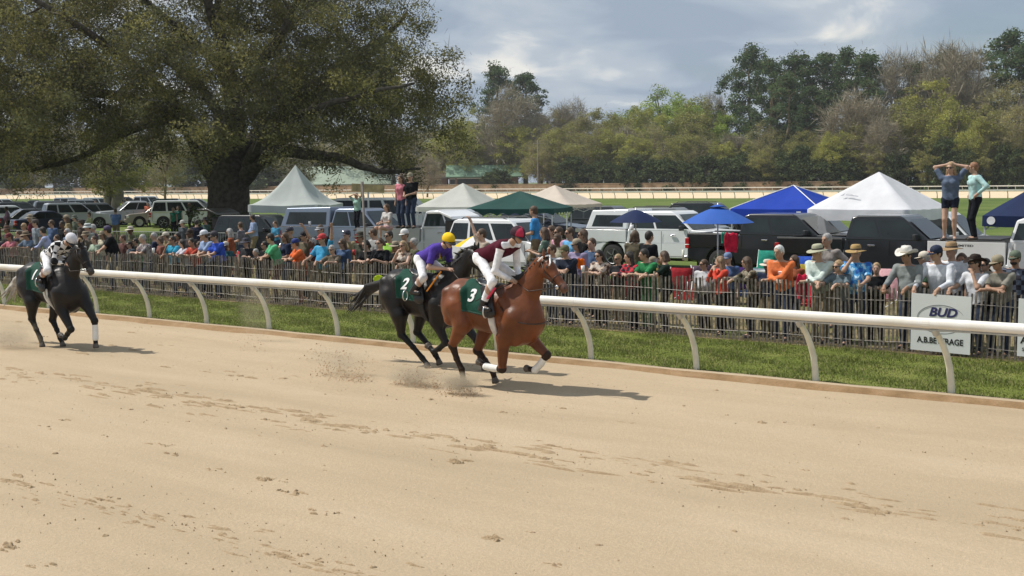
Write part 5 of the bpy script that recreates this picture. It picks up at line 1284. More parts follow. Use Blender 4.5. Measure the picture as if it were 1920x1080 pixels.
# ================================================================ VEHICLES
def paint(name, c, metal=.0): return mat('paint_'+name, c, .28, .03, 1.5, spec=.4, coat=.45, metal=metal)
M_glass = mat('tinted_glass', (.016, .022, .022), .07, .4, 1.2, spec=.5)
M_tyre = mat('tyre', (.018, .018, .018), .85); M_rim = mat('rim', (.45, .45, .46), .3, metal=.8); M_plast = mat('black_plastic', (.025, .025, .027), .55)
M_chrome = mat('chrome', (.62, .62, .64), .15, metal=1); M_red = mat('red_lens', (.45, .012, .015), .2); M_lamp = mat('lamp_lens', (.7, .7, .7), .12)
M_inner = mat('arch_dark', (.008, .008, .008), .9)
def vehicle(kind, label, loc, rz, pnt, L=4.7, Wd=1.9, roof=1.75, belt=1.05, wr=.38, rack=False, bed=2.0, cap_=None, hatch=False, two_tone=None, group=None, text=None, racks=None, name=None, toolbox=None, xw=None, quad=False):
    root = empty(name or {'suv': 'parked_suv', 'pickup': 'parked_pickup', 'sedan': 'parked_sedan'}[kind], loc, rz, label, {'suv': 'suv', 'pickup': 'pickup truck', 'sedan': 'car'}[kind], group)
    h = L/2; hw = Wd/2; xf, xr = h-.92, -h+(1.22 if kind == 'pickup' else .95); Ra = wr+.075; zb = .40 if kind == 'pickup' else .32
    xw = xw if xw is not None else (h-1.55 if kind == 'pickup' else h-1.30)
    hood = belt-.02
    def arch(xc): return [(xc+Ra*math.cos(t), wr+Ra*math.sin(t)) for t in np.linspace(math.asin(max(-1, (zb-wr)/Ra)), math.pi-math.asin(max(-1, (zb-wr)/Ra)), 13)]
    front = [(h-.10, hood-.13), (h-.01, hood-.30), (h, .55), (h-.06, zb)]
    if kind == 'pickup': bx1 = -h+bed+.05; top = [(bx1, .92), (bx1, belt), (xw, belt+.02), (xw+.3, hood+.02), (h-.25, hood-.04)]; rear = [(-h+.06, zb+.1), (-h, .55), (-h, .92)]
    else: top = [(-h+.06, belt), (xw, belt+.02), (xw+.25, hood), (h-.30, hood-.07)]; rear = [(-h+.1, zb+.05), (-h, .5), (-h-.0, .8)]
    poly = rear+top+front+arch(xf)+arch(xr)
    yb = lambda x, z: hw-.03-(.05 if z > belt-.08 else 0)-max(0, abs(x)-h+.35)*.25-(.03 if z < .5 else 0)
    mb = MB(); mb.prism(poly, 0, 0, 0, yb); body = mb.build('body', [pnt], root, bevel=.035, seg=2)
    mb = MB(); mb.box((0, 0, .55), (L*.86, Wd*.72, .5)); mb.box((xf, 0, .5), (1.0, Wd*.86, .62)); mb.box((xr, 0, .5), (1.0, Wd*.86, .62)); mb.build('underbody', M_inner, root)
    # greenhouse
    if kind == 'pickup': rb, rtp = (bx1+.02, bx1+.16)
    elif kind == 'suv': rb, rtp = (-h+.10, -h+.32)
    else: rb, rtp = (-h+.75, -h+1.45)
    fb, ft = xw+.03, xw-.78
    yc = lambda z: hw-.075-(z-belt)*.24
    cab = [(rb, belt-.03), (rtp, roof-.06), (rtp+.18, roof), (ft-.12, roof), (ft, roof-.05), (fb, belt-.03)]
    mb = MB(); mb.prism(cab, 0, 0, 0, lambda x, z: yc(z)); mb.build('cab', [two_tone or pnt], root, bevel=.045, seg=3)
    z0, z1 = belt+.06, roof-.13
    xl = lambda z: rb+(rtp-rb)*(z-belt)/(roof-belt)+.09; xr_ = lambda z: fb+(ft-fb)*(z-belt)/(roof-belt)-.10
    nW = 3 if kind == 'suv' else 2
    fr = {3: [0, .27, .62, 1], 2: [0, .44, 1]}[nW]
    for sg in (-1, 1):
        for i in range(nW):
            def X(f, z): return xl(z)*(1-f)+xr_(z)*f
            a, b = fr[i]+(.018 if i else 0), fr[i+1]-(.018 if i < nW-1 else 0)
            V = [(X(a, z0), sg*(yc(z0)+.006), z0), (X(b, z0), sg*(yc(z0)+.006), z0), (X(b, z1), sg*(yc(z1)+.006), z1), (X(a, z1), sg*(yc(z1)+.006), z1)]
            mkobj('window', V, [(0, 1, 2, 3) if sg < 0 else (3, 2, 1, 0)], M_glass, parent=root, smooth=False)
    def slant(nm, xb, xt, sg):
        za, zc_ = belt+.05, roof-.10
        f = lambda z: xb+(xt-xb)*(z-belt)/(roof-belt)
        V = [(f(za)+sg*.014, -yc(za)+.09, za), (f(za)+sg*.014, yc(za)-.09, za), (f(zc_)+sg*.014, yc(zc_)-.10, zc_), (f(zc_)+sg*.014, -yc(zc_)+.10, zc_)]
        mkobj(nm, V, [(0, 1, 2, 3) if sg > 0 else (3, 2, 1, 0)], M_glass, parent=root, smooth=False)
    slant('windshield', fb, ft, 1); slant('rear_window', rb, rtp, -1)
    # wheels
    w0 = None
    for x in (xf, xr):
        for sg in (-1, 1):
            if w0 is None:
                w0 = empty('wheel'); w0.parent = root
                mb = MB(); Mx = Matrix.Rotation(R(90), 3, 'X'); mb.lathe([(.1, -.11), (wr-.05, -.115), (wr, -.08), (wr, .08), (wr-.05, .115), (.1, .11)], 24, (0, 0, 0), Mx); ty = mb.build('tyre', M_tyre, w0, smooth=True)
                mb = MB(); rr_ = wr*.64; mb.lathe([(.02, .105), (.06, .112), (.065, .10), (rr_*.45, .095), (rr_-.03, .10), (rr_, .12), (rr_, -.12), (.02, -.11)], 20, (0, 0, 0), Mx)
                for k in range(5):
                    t = k*2*math.pi/5; mb.beam((math.cos(t)*.05, -.112, math.sin(t)*.05), (math.cos(t)*rr_*.92, -.112, math.sin(t)*rr_*.92), .05, .03)
                    mb.beam((math.cos(t)*.05, .112, math.sin(t)*.05), (math.cos(t)*rr_*.92, .112, math.sin(t)*rr_*.92), .05, .03)
                rm = mb.build('rim', M_rim, w0, smooth=False); q = w0
            else: q = copy_tree(w0, root)
            q.location = (x, sg*(hw-.15), wr)
    # lights, bumpers, handles, mirrors, seams
    for sg in (-1, 1):
        tz = (.86, 1.20) if kind != 'sedan' else (.72, .90); tz = (min(tz[0], belt-.35), min(tz[1], belt-.04))
        yo = hw-.105
        mb = MB(); mb.box((-h+.055, sg*yo, sum(tz)/2), (.14, .22, tz[1]-tz[0])); mb.box((-h+.055, sg*yo, tz[0]+.36*(tz[1]-tz[0])), (.15, .23, .03), m=1); mb.build('taillight', [M_red, M_lamp], root, bevel=.015)
        mb = MB(); mb.box((h-.12, sg*(hw-.21), hood-.24), (.18, .30, .17)); mb.build('headlight', M_lamp, root, bevel=.02)
        mb = MB(); mb.box((xw-.35, sg*(hw+.06), belt+.09), (.10, .22, .16)); mb.beam((xw-.35, sg*(hw-.08), belt+.03), (xw-.35, sg*(hw+.05), belt+.05), .04); mb.build('mirror', [M_plast if kind != 'suv' else pnt], root, bevel=.02)
        xs = [X_ for X_ in ((rb+fb)/2+.05-.30, (rb+fb)/2+.75)] if kind != 'pickup' else [(rb+fb)/2-.42, (rb+fb)/2+.52]
        for x in xs:
            mb = MB(); mb.box((x, sg*(hw-.022), belt-.16), (.20, .035, .045)); mb.build('door_handle', M_chrome if kind == 'pickup' else pnt, root, bevel=.008)
        sm = []
        dx_ = [rb+.12, (rb+fb)/2+.08, fb-.12]
        mb = MB()
        for x in dx_: mb.box((x, sg*(hw-.0315), (belt+.45)/2+.02), (.014, .006, belt-.55))
        mb.box(((rb+fb)/2, sg*(hw-.0315), .47), (fb-rb-.2, .006, .014)); mb.build('door_seam', M_inner, root)
    bm_ = M_chrome if kind == 'pickup' else M_plast
    mb = MB(); mb.box((-h-.03, 0, .52), (.16, Wd*.92, .20)); mb.build('bumper', [bm_], root, bevel=.03)
    mb = MB(); mb.box((h+.01, 0, .50), (.16, Wd*.9, .22)); mb.build('bumper', [bm_ if kind == 'pickup' else pnt], root, bevel=.04)
    mb = MB(); mb.box((h-.0, 0, hood-.26), (.06, Wd*.55, .22)); mb.build('grille', M_plast, root, bevel=.02)
    if kind != 'pickup':
        mb = MB(); mb.box((-h-.005, 0, .82), (.02, .32, .15)); mb.build('number_plate', mat('plate', (.6, .6, .6), .5), root)
    if rack:
        mb = MB()
        for sg in (-1, 1): mb.tube([(rtp+.3, sg*(yc(roof)-.06), roof), (rtp+.4, sg*(yc(roof)-.06), roof+.06), (ft-.4, sg*(yc(roof)-.06), roof+.06), (ft-.2, sg*(yc(roof)-.06), roof)], .018, 6)
        mb.build('roof_rack', M_plast, root)
    if kind == 'pickup':
        mb = MB(); bz = belt+.0
        for sg in (-1, 1):
            mb.box((-h+bed/2+.03, sg*(hw-.075), (bz+.90)/2), (bed-.02, .09, bz-.90)); mb.box((-h+bed/2+.03, sg*(hw-.085), bz+.012), (bed-.02, .11, .03), m=1)
        mb.box((-h+.05, 0, (bz+.55)/2), (.075, Wd-.24, bz-.55)); mb.build('bed_side', [pnt, M_plast], root, bevel=.02)
        mb = MB(); mb.box((-h+bed/2, 0, .93), (bed, Wd-.2, .02)); mb.build('bed_floor', M_plast, root)
        if cap_:
            c_ = [(-h+.05, bz), (-h+.28, roof+.02), (bx1-.02, roof+.06), (bx1-.02, bz)]
            mb = MB(); mb.prism(c_, 0, 0, 0, lambda x, z: hw-.09-(z-belt)*.16); cp = mb.build('truck_cap', [cap_], root, bevel=.04)
            for sg in (-1, 1):
                ys = lambda z: sg*(hw-.09-(z-belt)*.16+.006)
                V = [(-h+.32, ys(bz+.1), bz+.1), (bx1-.2, ys(bz+.1), bz+.1), (bx1-.2, ys(roof-.14), roof-.14), (-h+.46, ys(roof-.14), roof-.14)]
                mkobj('window', V, [(0, 1, 2, 3) if sg < 0 else (3, 2, 1, 0)], M_glass, parent=cp, smooth=False)
        if toolbox:
            mb = MB(); mb.box((-h+bed/2+toolbox[0], 0, .94+toolbox[1]/2), (toolbox[2], Wd-.3, toolbox[1])); mb.build('toolbox', M_plast, root, bevel=.02)
    if hatch:
        th = R(8); mb = MB(); mb.prism([(-h-.80, roof+.16), (-h-.84, roof+.25), (-h-.3, roof+.27), (-h+.25, roof+.08), (-h+.28, roof-.02), (-h-.25, roof+.17)], 0, 0, 0, lambda x, z: hw-.2); mb.build('open_tailgate', [pnt], root, bevel=.02)
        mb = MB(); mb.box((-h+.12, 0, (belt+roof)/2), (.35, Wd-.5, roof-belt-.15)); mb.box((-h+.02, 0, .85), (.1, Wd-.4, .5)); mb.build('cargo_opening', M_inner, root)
    if text:
        V, F = text_mesh(text[0], text[1], True); o = mkobj('lettering', [(v[0]*1.6+text[2], -(hw-.0285), v[1]+text[3]) for v in V], F, M_plast, parent=root, smooth=False)
    return root
def vloc(px, Y): v = atY(px, 400, Y); return (v.x, Y, 0)
HD = ANG
wht = paint('white', (.72, .73, .74)); blk = paint('black', (.010, .011, .013)); sil = paint('silver', (.36, .38, .40), .3); gry = paint('grey', (.16, .17, .18), .3); blu = paint('slate_blue', (.20, .24, .32), .3)
dgr = paint('charcoal', (.045, .048, .055), .2); bge = paint('beige', (.34, .30, .24), .2); nvy = paint('navy', (.02, .03, .07), .2); lsl = paint('light_silver', (.52, .54, .56), .3); grn = paint('dark_green', (.02, .05, .04), .2)
vehicle('pickup', 'slate blue pickup with a windowed cap over its bed, left of the white bed truck', vloc(668, 49), R(-28), blu, L=6.3, Wd=2.0, roof=2.05, belt=1.32, wr=.41, bed=2.45, cap_=blu)
vehicle('pickup', 'white pickup whose open bed carries a standing couple and a sitting girl', vloc(836, 44.8), R(-16), lsl, L=6.3, Wd=2.03, roof=2.05, belt=1.42, wr=.42, bed=2.45, toolbox=(.2, .52, 1.6))
vehicle('suv', 'white suv with its tailgate raised behind the two leading jockeys', vloc(968, 40.3), HD, wht, L=4.8, Wd=1.92, roof=1.82, belt=1.10, wr=.37, hatch=True, rack=True)
vehicle('pickup', 'white pickup with a topper, parked under the navy umbrella', vloc(1256, 42.5), HD, wht, L=5.9, Wd=2.03, roof=1.98, belt=1.34, wr=.42, bed=1.75, cap_=wht)
vehicle('pickup', 'black pickup with square red tail light behind the small blue umbrella', vloc(1475, 38.2), HD, blk, L=6.0, Wd=2.03, roof=1.97, belt=1.33, wr=.43, bed=1.75)
vehicle('pickup', 'black pickup with four doors in front of the white canopy', vloc(1668, 34.6), HD, blk, L=6.0, Wd=2.03, roof=2.0, belt=1.34, wr=.43, bed=2.0)
vehicle('pickup', 'white pickup at the right edge carrying two standing women', vloc(1992, 29.6), HD, wht, L=5.9, Wd=2.03, roof=2.05, belt=1.46, wr=.43, bed=1.9, toolbox=(.10, .60, 1.5), text=('LIMITED', .075, -2.0, 1.36))
vehicle('suv', 'silver grey suv partly hidden behind the small blue umbrella', vloc(1265, 56), R(-30), gry, L=4.8, roof=1.78, rack=True)
vehicle('suv', 'grey suv standing behind the legs of the white canopy', vloc(1530, 46), R(-30), sil, L=4.8, roof=1.80)
vehicle('suv', 'dark car roof behind the tan canopy on the grass', vloc(1150, 64), R(-30), dgr, L=4.7, roof=1.72)
vehicle('suv', 'dark suv with roof rack just left of the blue canopy', vloc(1335, 66), R(-30), blk, L=4.8, roof=1.80, rack=True)
vehicle('suv', 'black suv with an open hatch beside the oak, left of the slate pickup', vloc(500, 52), R(-28), blk, L=4.7, roof=1.75, hatch=True)
vehicle('suv', 'small dark car under the green canopy edge', vloc(1022, 58), R(-30), nvy, L=4.5, roof=1.6)
vehicle('suv', 'white van roof showing behind the slate pickup', vloc(735, 66), R(-8), wht, L=6.6, Wd=2.1, roof=2.25, belt=1.35, wr=.4)
vehicle('suv', 'white suv behind the legs of the woman in denim shorts', vloc(1770, 42), HD, wht, L=4.8, roof=1.85)
# the field of cars left of the oak
for (k, lb, px, Z, rz, pn, kw) in [
 ('suv', 'silver boxy suv with upright rear seen from behind at the left', 142, 88, 30, lsl, dict(roof=1.86, belt=1.12, rack=True)),
 ('suv', 'white car at the left edge of the parking rows', 22, 90, 30, wht, dict(roof=1.68, belt=1.05)),
 ('sedan', 'dark grey hatchback with red lights between the white car and the silver suv', 62, 84, 32, dgr, dict(roof=1.52, belt=.98)),
 ('sedan', 'low navy sedan just left of the silver boxy suv', 88, 80, 40, nvy, dict(roof=1.45, belt=.93)),
 ('suv', 'charcoal suv immediately right of the silver boxy suv', 192, 94, 28, gry, dict(roof=1.75)),
 ('pickup', 'silver pickup left of the woman in the orange shirt', 255, 92, -152, lsl, dict(roof=1.88, belt=1.2, L=5.8)),
 ('suv', 'beige car with a grey side behind the woman in orange', 298, 90, -160, bge, dict(roof=1.72)),
 ('suv', 'large white suv next to the trunk of the oak', 355, 88, 12, wht, dict(L=5.4, Wd=2.0, roof=1.95, belt=1.15, wr=.4)),
 ('suv', 'dark long-roofed car in the row behind, far left', 45, 108, 28, dgr, dict(roof=1.70, rack=True)),
 ('suv', 'grey car in the row behind, above the navy sedan', 112, 112, 28, gry, dict(roof=1.72)),
 ('suv', 'pale car in the back row in front of the two tree stems', 170, 118, 20, sil, dict(roof=1.75)),
 ('suv', 'white car in the back row left of the pale trunk', 196, 126, 15, wht, dict(roof=1.85)),
 ('sedan', 'black sedan in the back row right of the pale trunk', 262, 116, 15, blk, dict(roof=1.5, belt=.95)),
 ('suv', 'grey-green suv in the back row beside the slender tree', 330, 118, 10, grn, dict(roof=1.75)),
 ('suv', 'small silver car in the back row at the far left edge', -8, 116, 25, sil, dict(roof=1.7)),
 ('suv', 'tiny white car in the farthest row above the white edge car', 14, 138, 20, wht, dict(roof=1.7)), ('sedan', 'tiny charcoal sedan in the farthest row near the left edge', 70, 140, 20, dgr, dict(roof=1.48, belt=.95)),
 ('suv', 'tiny silver car in the farthest row left of the pale trunk', 138, 142, 18, lsl, dict(roof=1.72)), ('suv', 'tiny navy suv in the farthest row right of the pale trunk', 240, 140, 14, nvy, dict(roof=1.74)),
 ('suv', 'tiny white suv in the farthest row beside the slender tree', 288, 142, 12, wht, dict(roof=1.8)), ('sedan', 'tiny grey sedan in the farthest row next to the oak trunk', 372, 138, 10, gry, dict(roof=1.48, belt=.95))]:
    vehicle(k, lb, vloc(px, Z), R(rz), pn, **kw)

# ================================================================ TENTS, UMBRELLAS, CHAIRS
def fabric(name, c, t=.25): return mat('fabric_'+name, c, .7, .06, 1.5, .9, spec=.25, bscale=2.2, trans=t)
M_leg = mat('tent_leg', (.62, .62, .62), .4, metal=.3)
def tent(label, px, ypk, Y, W, rot, eave, fab, peak=None, p=1.35, val=.28, legm=None, scal=0, seams=None, sag=.10, logo=None, base=True):
    pk = atY(px, ypk, Y); zp = peak or pk.z
    e = empty('canopy_tent', (pk.x, Y, 0), R(rot), label, 'tent'); h = W/2; V = []; F = []; n = 48; m = 10
    for i in range(m+1):
        r = i/m
        for j in range(n):
            t = 2*math.pi*(j+.0)/n+math.pi/4; c, s = math.cos(t), math.sin(t); q = max(abs(c), abs(s)); x, y = c/q, s/q
            cr = min(abs(x), abs(y))   # 1 at the corner
            z = eave+(zp-eave)*(1-r)**p-sag*math.sin(math.pi*r)*.5*(1-cr)+.012*math.sin(j*1.9+r*7)*r
            z -= .06*r*r*(1-cr)*(1 if p > 1.5 else .3)
            V.append((x*h*r, y*h*r, z))
    for i in range(m):
        for j in range(n): F.append((i*n+j, i*n+(j+1) % n, (i+1)*n+(j+1) % n, (i+1)*n+j))
    cn = mkobj('canopy', V, F, [fab], parent=e)
    V = []; F = []; n2 = 96
    for j in range(n2):
        t = 2*math.pi*j/n2+math.pi/4; c, s = math.cos(t), math.sin(t); q = max(abs(c), abs(s)); x, y = c/q*h, s/q*h
        cr = min(abs(x), abs(y))/h; zt = eave-.06*(1-cr)*(1 if p > 1.5 else .3)
        zb = zt-val+(scal*abs(math.sin(j*math.pi*.25)) if scal else .01*math.sin(j*.7)); o = 1.004
        V += [(x*o, y*o, zt+.012), (x*(o+.002), y*(o+.002), zb)]
    F = [(2*j, 2*j+1, (2*j+3) % (2*n2), (2*j+2) % (2*n2)) for j in range(n2)]
    mkobj('valance', V, F, [fab], parent=e)
    if seams:
        for a, b in ((1, 1), (1, -1), (-1, 1), (-1, -1)):
            mb = MB(); pts = [(a*h*r, b*h*r, eave+(zp-eave)*(1-r)**p+.012) for r in np.linspace(0, 1, 9)]+[(a*h*1.006, b*h*1.006, eave-val)]; mb.tube(pts, .018, 5); mb.build('seam', seams, cn)
    for a, b in ((1, 1), (1, -1), (-1, 1), (-1, -1)):
        mb = MB(); mb.beam((a*(h-.05), b*(h-.05), 0), (a*(h-.05), b*(h-.05), eave-.03), .045); mb.build('leg', legm or M_leg, e)
    for a, b in (((1, 1), (1, -1)), ((1, -1), (-1, -1)), ((-1, -1), (-1, 1)), ((-1, 1), (1, 1))):
        mb = MB(); A_ = Vector((a[0]*(h-.06), a[1]*(h-.06), eave-.05)); B_ = Vector((b[0]*(h-.06), b[1]*(h-.06), eave-.05)); M1 = (A_+B_)/2
        dz = Vector((0, 0, .32)); mb.beam(A_, M1-dz*.9, .02); mb.beam(A_-dz, M1, .02); mb.beam(B_, M1-dz*.9, .02); mb.beam(B_-dz, M1, .02); mb.build('truss', legm or M_leg, e)
    return e
tw = tent('white peaked canopy in front of the dark wood', 1648, 322, 39.5, 3.3, -40, 2.06, fabric('white', (.80, .80, .84), .3), p=.98, val=.34)
tb_ = tent('bright blue canopy with white corner seams left of the white canopy', 1488, 348, 43.5, 3.3, -36, 2.0, fabric('blue', (.012, .055, .42)), p=.98, val=.34, seams=mat('seam_white', (.75, .75, .75), .6))
tn_ = tent('navy canopy cut off by the right edge beside the two standing women', 1985, 322, 33.5, 3.05, -38, 1.98, fabric('navy', (.012, .025, .085)), p=.98, val=.28)
tent('dark green canopy with a scalloped edge behind the leading jockey', 975, 358, 47.5, 3.4, -15, 2.02, fabric('dark_green', (.02, .075, .065)), p=1.02, val=.24, scal=.10)
tent('pale tan canopy sagging over the dark car behind the green one', 1040, 347, 55, 3.1, -33, 2.02, fabric('tan', (.74, .64, .56), .35), p=1.05, val=.14)
tent('light grey canopy between the standing couple and the green canopy', 868, 343, 54, 3.0, -30, 1.98, fabric('grey', (.62, .62, .59), .35), p=1.1, val=.2)
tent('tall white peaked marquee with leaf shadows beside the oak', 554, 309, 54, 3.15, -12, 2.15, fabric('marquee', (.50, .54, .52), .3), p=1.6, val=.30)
p = tb_; mb = MB(); mb.box((0, 0, 0), (.16, .01, .2)); o = mb.build('logo_patch', mat('paper_white', (.8, .8, .8), .6), p); o.location = (1.67, .55, 1.83); o.rotation_euler = (0, 0, R(90))
mb = MB(); mb.box((0, 0, 0), (.16, .01, .2)); o = mb.build('logo_patch', mat('paper_white', (.8, .8, .8), .6), p); o.location = (.9, -1.67, 1.83)
M_logo = mat('logo_grey', (.25, .26, .3), .6)
mb = MB(); mb.add([(0, 0, 0), (.12, 0, .02), (.13, 0, .12)], [(0, 1, 2)]); mb.add([(.18, 0, .03), (.62, 0, -.04), (.62, 0, 0), (.18, 0, .07)], [(0, 1, 2, 3)]); mb.add([(.2, 0, .085), (.4, 0, .06), (.4, 0, .075), (.2, 0, .1)], [(0, 1, 2, 3)])
o = mb.build('logo_print', M_logo, tw); o.location = (-.75, -1.22, 2.48); o.rotation_euler = (R(-48), 0, 0)
mb = MB(); mb.lathe([(.001, 0), (.11, 0), (.11, .01), (.001, .01)], 20, M=Matrix.Rotation(R(90), 3, 'X')); o = mb.build('logo_disc', mat('paper_white', (.8, .8, .8), .6), tn_); o.location = (-1.3, -1.535, 1.86)
def umbrella(label, px, ytop, Y, rad, fab, drop=.42, tilt=0, vent=False, polez=0, n=8, zt=None, fab2=None):
    tpt = atY(px, ytop, Y); e = empty('umbrella', (tpt.x, Y, 0), 0, label, 'umbrella'); z = zt or tpt.z
    V = []; F = []; m = 6; nn = n*4
    for i in range(m+1):
        r = i/m
        for j in range(nn):
            t = 2*math.pi*j/nn; f = (j % 4)/4; sc_ = 1-.07*math.sin(math.pi*f)*r
            V.append((rad*r*sc_*math.cos(t), rad*r*sc_*math.sin(t), z-.05*vent-drop*r**1.35-.02*math.sin(math.pi*f)*r*0))
    F = [(i*nn+j, i*nn+(j+1) % nn, (i+1)*nn+(j+1) % nn, (i+1)*nn+j) for i in range(m) for j in range(nn)]
    c = mkobj('canopy', V, F, [fab]+([fab2] if fab2 else []), [((k % nn)//4) % 2 if fab2 else 0 for k in range(len(F))], parent=e)
    if vent: mb = MB(); mb.lathe([(rad*.24, z-.055), (rad*.12, z-.015), (.01, z+.01)], 16); mb.build('vent', [fab], c, smooth=True)
    mb = MB(); mb.tube([(0, 0, polez), (0, 0, z+.05)], .019, 8); mb.build('pole', M_leg, e, smooth=True)
    mb = MB()
    for k in range(n): t = 2*math.pi*k/n; mb.tube([(0, 0, z-.08), (rad*.5*math.cos(t), rad*.5*math.sin(t), z-drop*.4-.02-.05*vent), (rad*.97*math.cos(t), rad*.97*math.sin(t), z-drop*.97-.015-.05*vent)], .007, 4)
    mb.build('ribs', M_plast, c)
    if tilt: e.rotation_euler = (R(tilt), 0, 0)
    return e
umbrella('small square blue sunshade on a steel pole by the black pickup', 1346, 384, 32, .95, fabric('sky_blue', (.04, .13, .50)), .42, 0, True, n=6)
umbrella('navy umbrella held above two people in front of the topper truck', 1192, 393, 33.5, .72, fabric('navy', (.012, .025, .085)), .34, polez=1.2)
umbrella('white and yellow golf umbrella behind the two leading jockeys', 893, 441, 34, .62, fabric('yellow', (.80, .55, .03)), .30, polez=.4, n=8, fab2=fabric('white', (.80, .80, .84), .3))
# camp chairs
def camp_chair(label, px, Y, rz, col, frame=None, back=.95, white=False, pyy=500, lift=0):
    v = atY(px, pyy, Y); e = empty('folding_chair', (v.x, Y, lift), R(rz), label, 'chair'); f = frame or M_plast; cm_ = cloth(col)
    mb = MB(); mb.add([(-.26, -.22, .40), (.26, -.22, .40), (.26, .22, .46), (-.26, .22, .46), (0, 0, .37)], [(0, 1, 4), (1, 2, 4), (2, 3, 4), (3, 0, 4)]); s_ = mb.build('seat', cm_, e, smooth=True); m_ = s_.modifiers.new('s', 'SOLIDIFY'); m_.thickness = .015
    mb = MB(); V = []; F = []
    for i in range(5):
        for j in range(5): x = -.27+.135*j; z = .42+(back-.42)*i/4; V.append((x, -.24-.16*i/4+.05*(1-(x/.27)**2), z))
    F = [(i*5+j, i*5+j+1, i*5+j+6, i*5+j+5) for i in range(4) for j in range(4)]
    mb.add(V, F); b_ = mb.build('backrest', cm_, e, smooth=True); m_ = b_.modifiers.new('s', 'SOLIDIFY'); m_.thickness = .02
    for sg in (-1, 1):
        mb = MB(); mb.tube([(sg*.28, -.42, back+.02), (sg*.28, -.22, .42), (sg*.26, .27, .02)], .012, 6); mb.build('leg', f, e, smooth=True)
        mb = MB(); mb.tube([(sg*.28, .25, .62), (sg*.27, .24, .44), (sg*.26, -.30, .02)], .012, 6); mb.build('leg', f, e, smooth=True)
        mb = MB(); mb.box((sg*.29, -.02, .63), (.06, .52, .02)); mb.build('armrest', cm_, e)
    mb = MB(); mb.tube([(-.27, .27, .04), (.27, -.28, .04)], .01, 6); mb.tube([(.27, .26, .05), (-.27, .25, .44)], .01, 6); mb.build('brace', f, e)
    return e
RD = (.24, .014, .02)
for a in [('white and red striped folding chair left of the man in the cowboy hat', 1664, 26.5, 150, (.52, .30, .32), M_leg, 1.05), ('royal blue folding chair between the dark hat and grey cap men', 1868, 23.5, 150, (.02, .07, .40), None, 1.15), ('blue folding chair behind the man in the pale green hat', 1513, 30, 165, (.03, .09, .45), None, 1.12),
          ('red folding chair beside the woman in the patterned top', 1148, 27.5, 140, RD, None, .98), ('second red folding chair behind the red plaid woman', 1195, 29.5, 150, RD, None, .92), ('red chair in front of the square red tail light', 1272, 29.5, 160, RD, M_leg, .90),
          ('faded purple folding chair under the small blue sunshade', 1330, 30, 200, (.09, .06, .09), M_leg, .92), ('purple folding chair behind the curly brown-haired woman', 1380, 29.5, 170, (.07, .03, .16), None, .9), ('green-strapped folding chair behind the man in orange', 1432, 33, 150, (.02, .22, .16), M_leg, 1.1),
          ('red chair showing beside the royal blue shirt at the left', 442, 38, 150, RD, M_leg, .95), ('red and yellow chair behind the man in the orange polo', 1498, 29, 160, (.40, .30, .04), None, 1.0), ('navy folding chair by the kneeling group in front of the oak', 372, 54, 120, (.02, .03, .07), None, 1.0),
          ('red canvas chair hanging low behind the man in orange', 1520, 25.5, 150, (.50, .03, .05), M_leg, .95), ('dark red chair at the right edge beside the plaid shirt', 1915, 25.5, 150, RD, None, 1.1)]:
    camp_chair(a[0], a[1], a[2], a[3], a[4], a[5], a[6])
# red and green jackets hung on the black pickup
v = atY(1369, 440, 34.6)
def cloth_hang(label, px, py0, py1, Y, w_, col, nm='hanging_jacket', seed=1):
    a, b = atY(px, py0, Y), atY(px, py1, Y); V = []; F = []; r = np.random.default_rng(seed); n = 7
    for side in (0, 1):
        for i in range(n):
            for j in range(n):
                x = (j/(n-1)-.5)*w_*(1-.12*math.cos(i*.9)); V.append((x, side*.035-.02*math.sin(j*1.7+i*.3), (b.z+(a.z-b.z)*i/(n-1))+.02*math.sin(j*2)))
    for s_ in (0, 1):
        for i in range(n-1):
            for j in range(n-1):
                q = s_*n*n+i*n+j; f = (q, q+1, q+n+1, q+n); F.append(f if s_ == 0 else f[::-1])
    for i in range(n-1):
        for q0, q1 in ((i*n, (i+1)*n), (i*n+n-1, (i+1)*n+n-1), (i, i+1), ((n-1)*n+i, (n-1)*n+i+1)): F.append((q0, q1, q1+n*n, q0+n*n))
    o = mkobj(nm, V, F, cloth(col), loc=(a.x, Y, 0)); return tag(o, label, 'jacket' if nm == 'hanging_jacket' else 'cloth')
cloth_hang('bright red jacket hung on the side of the black pickup', 1371, 437, 473, 34.3, .36, (.55, .015, .05))
cloth_hang('green sleeve of cloth hanging left of the red jacket', 1357, 436, 456, 34.35, .12, (.02, .35, .22), 'hanging_cloth', 2)
cloth_hang('neon yellow vest draped low behind the fence near the leaning pole', 724, 517, 532, 25.0, .48, (.45, .60, .03), 'draped_vest', 3)
cloth_hang('red cloth hanging behind the pickets beside the orange polo man', 1506, 515, 560, 22.4, .22, (.55, .02, .06), 'hanging_cloth', 4)
cloth_hang('bright orange flag hanging beside the black dress', 1089, 485, 505, 25.8, .16, (.85, .16, .01), 'hanging_cloth', 6)
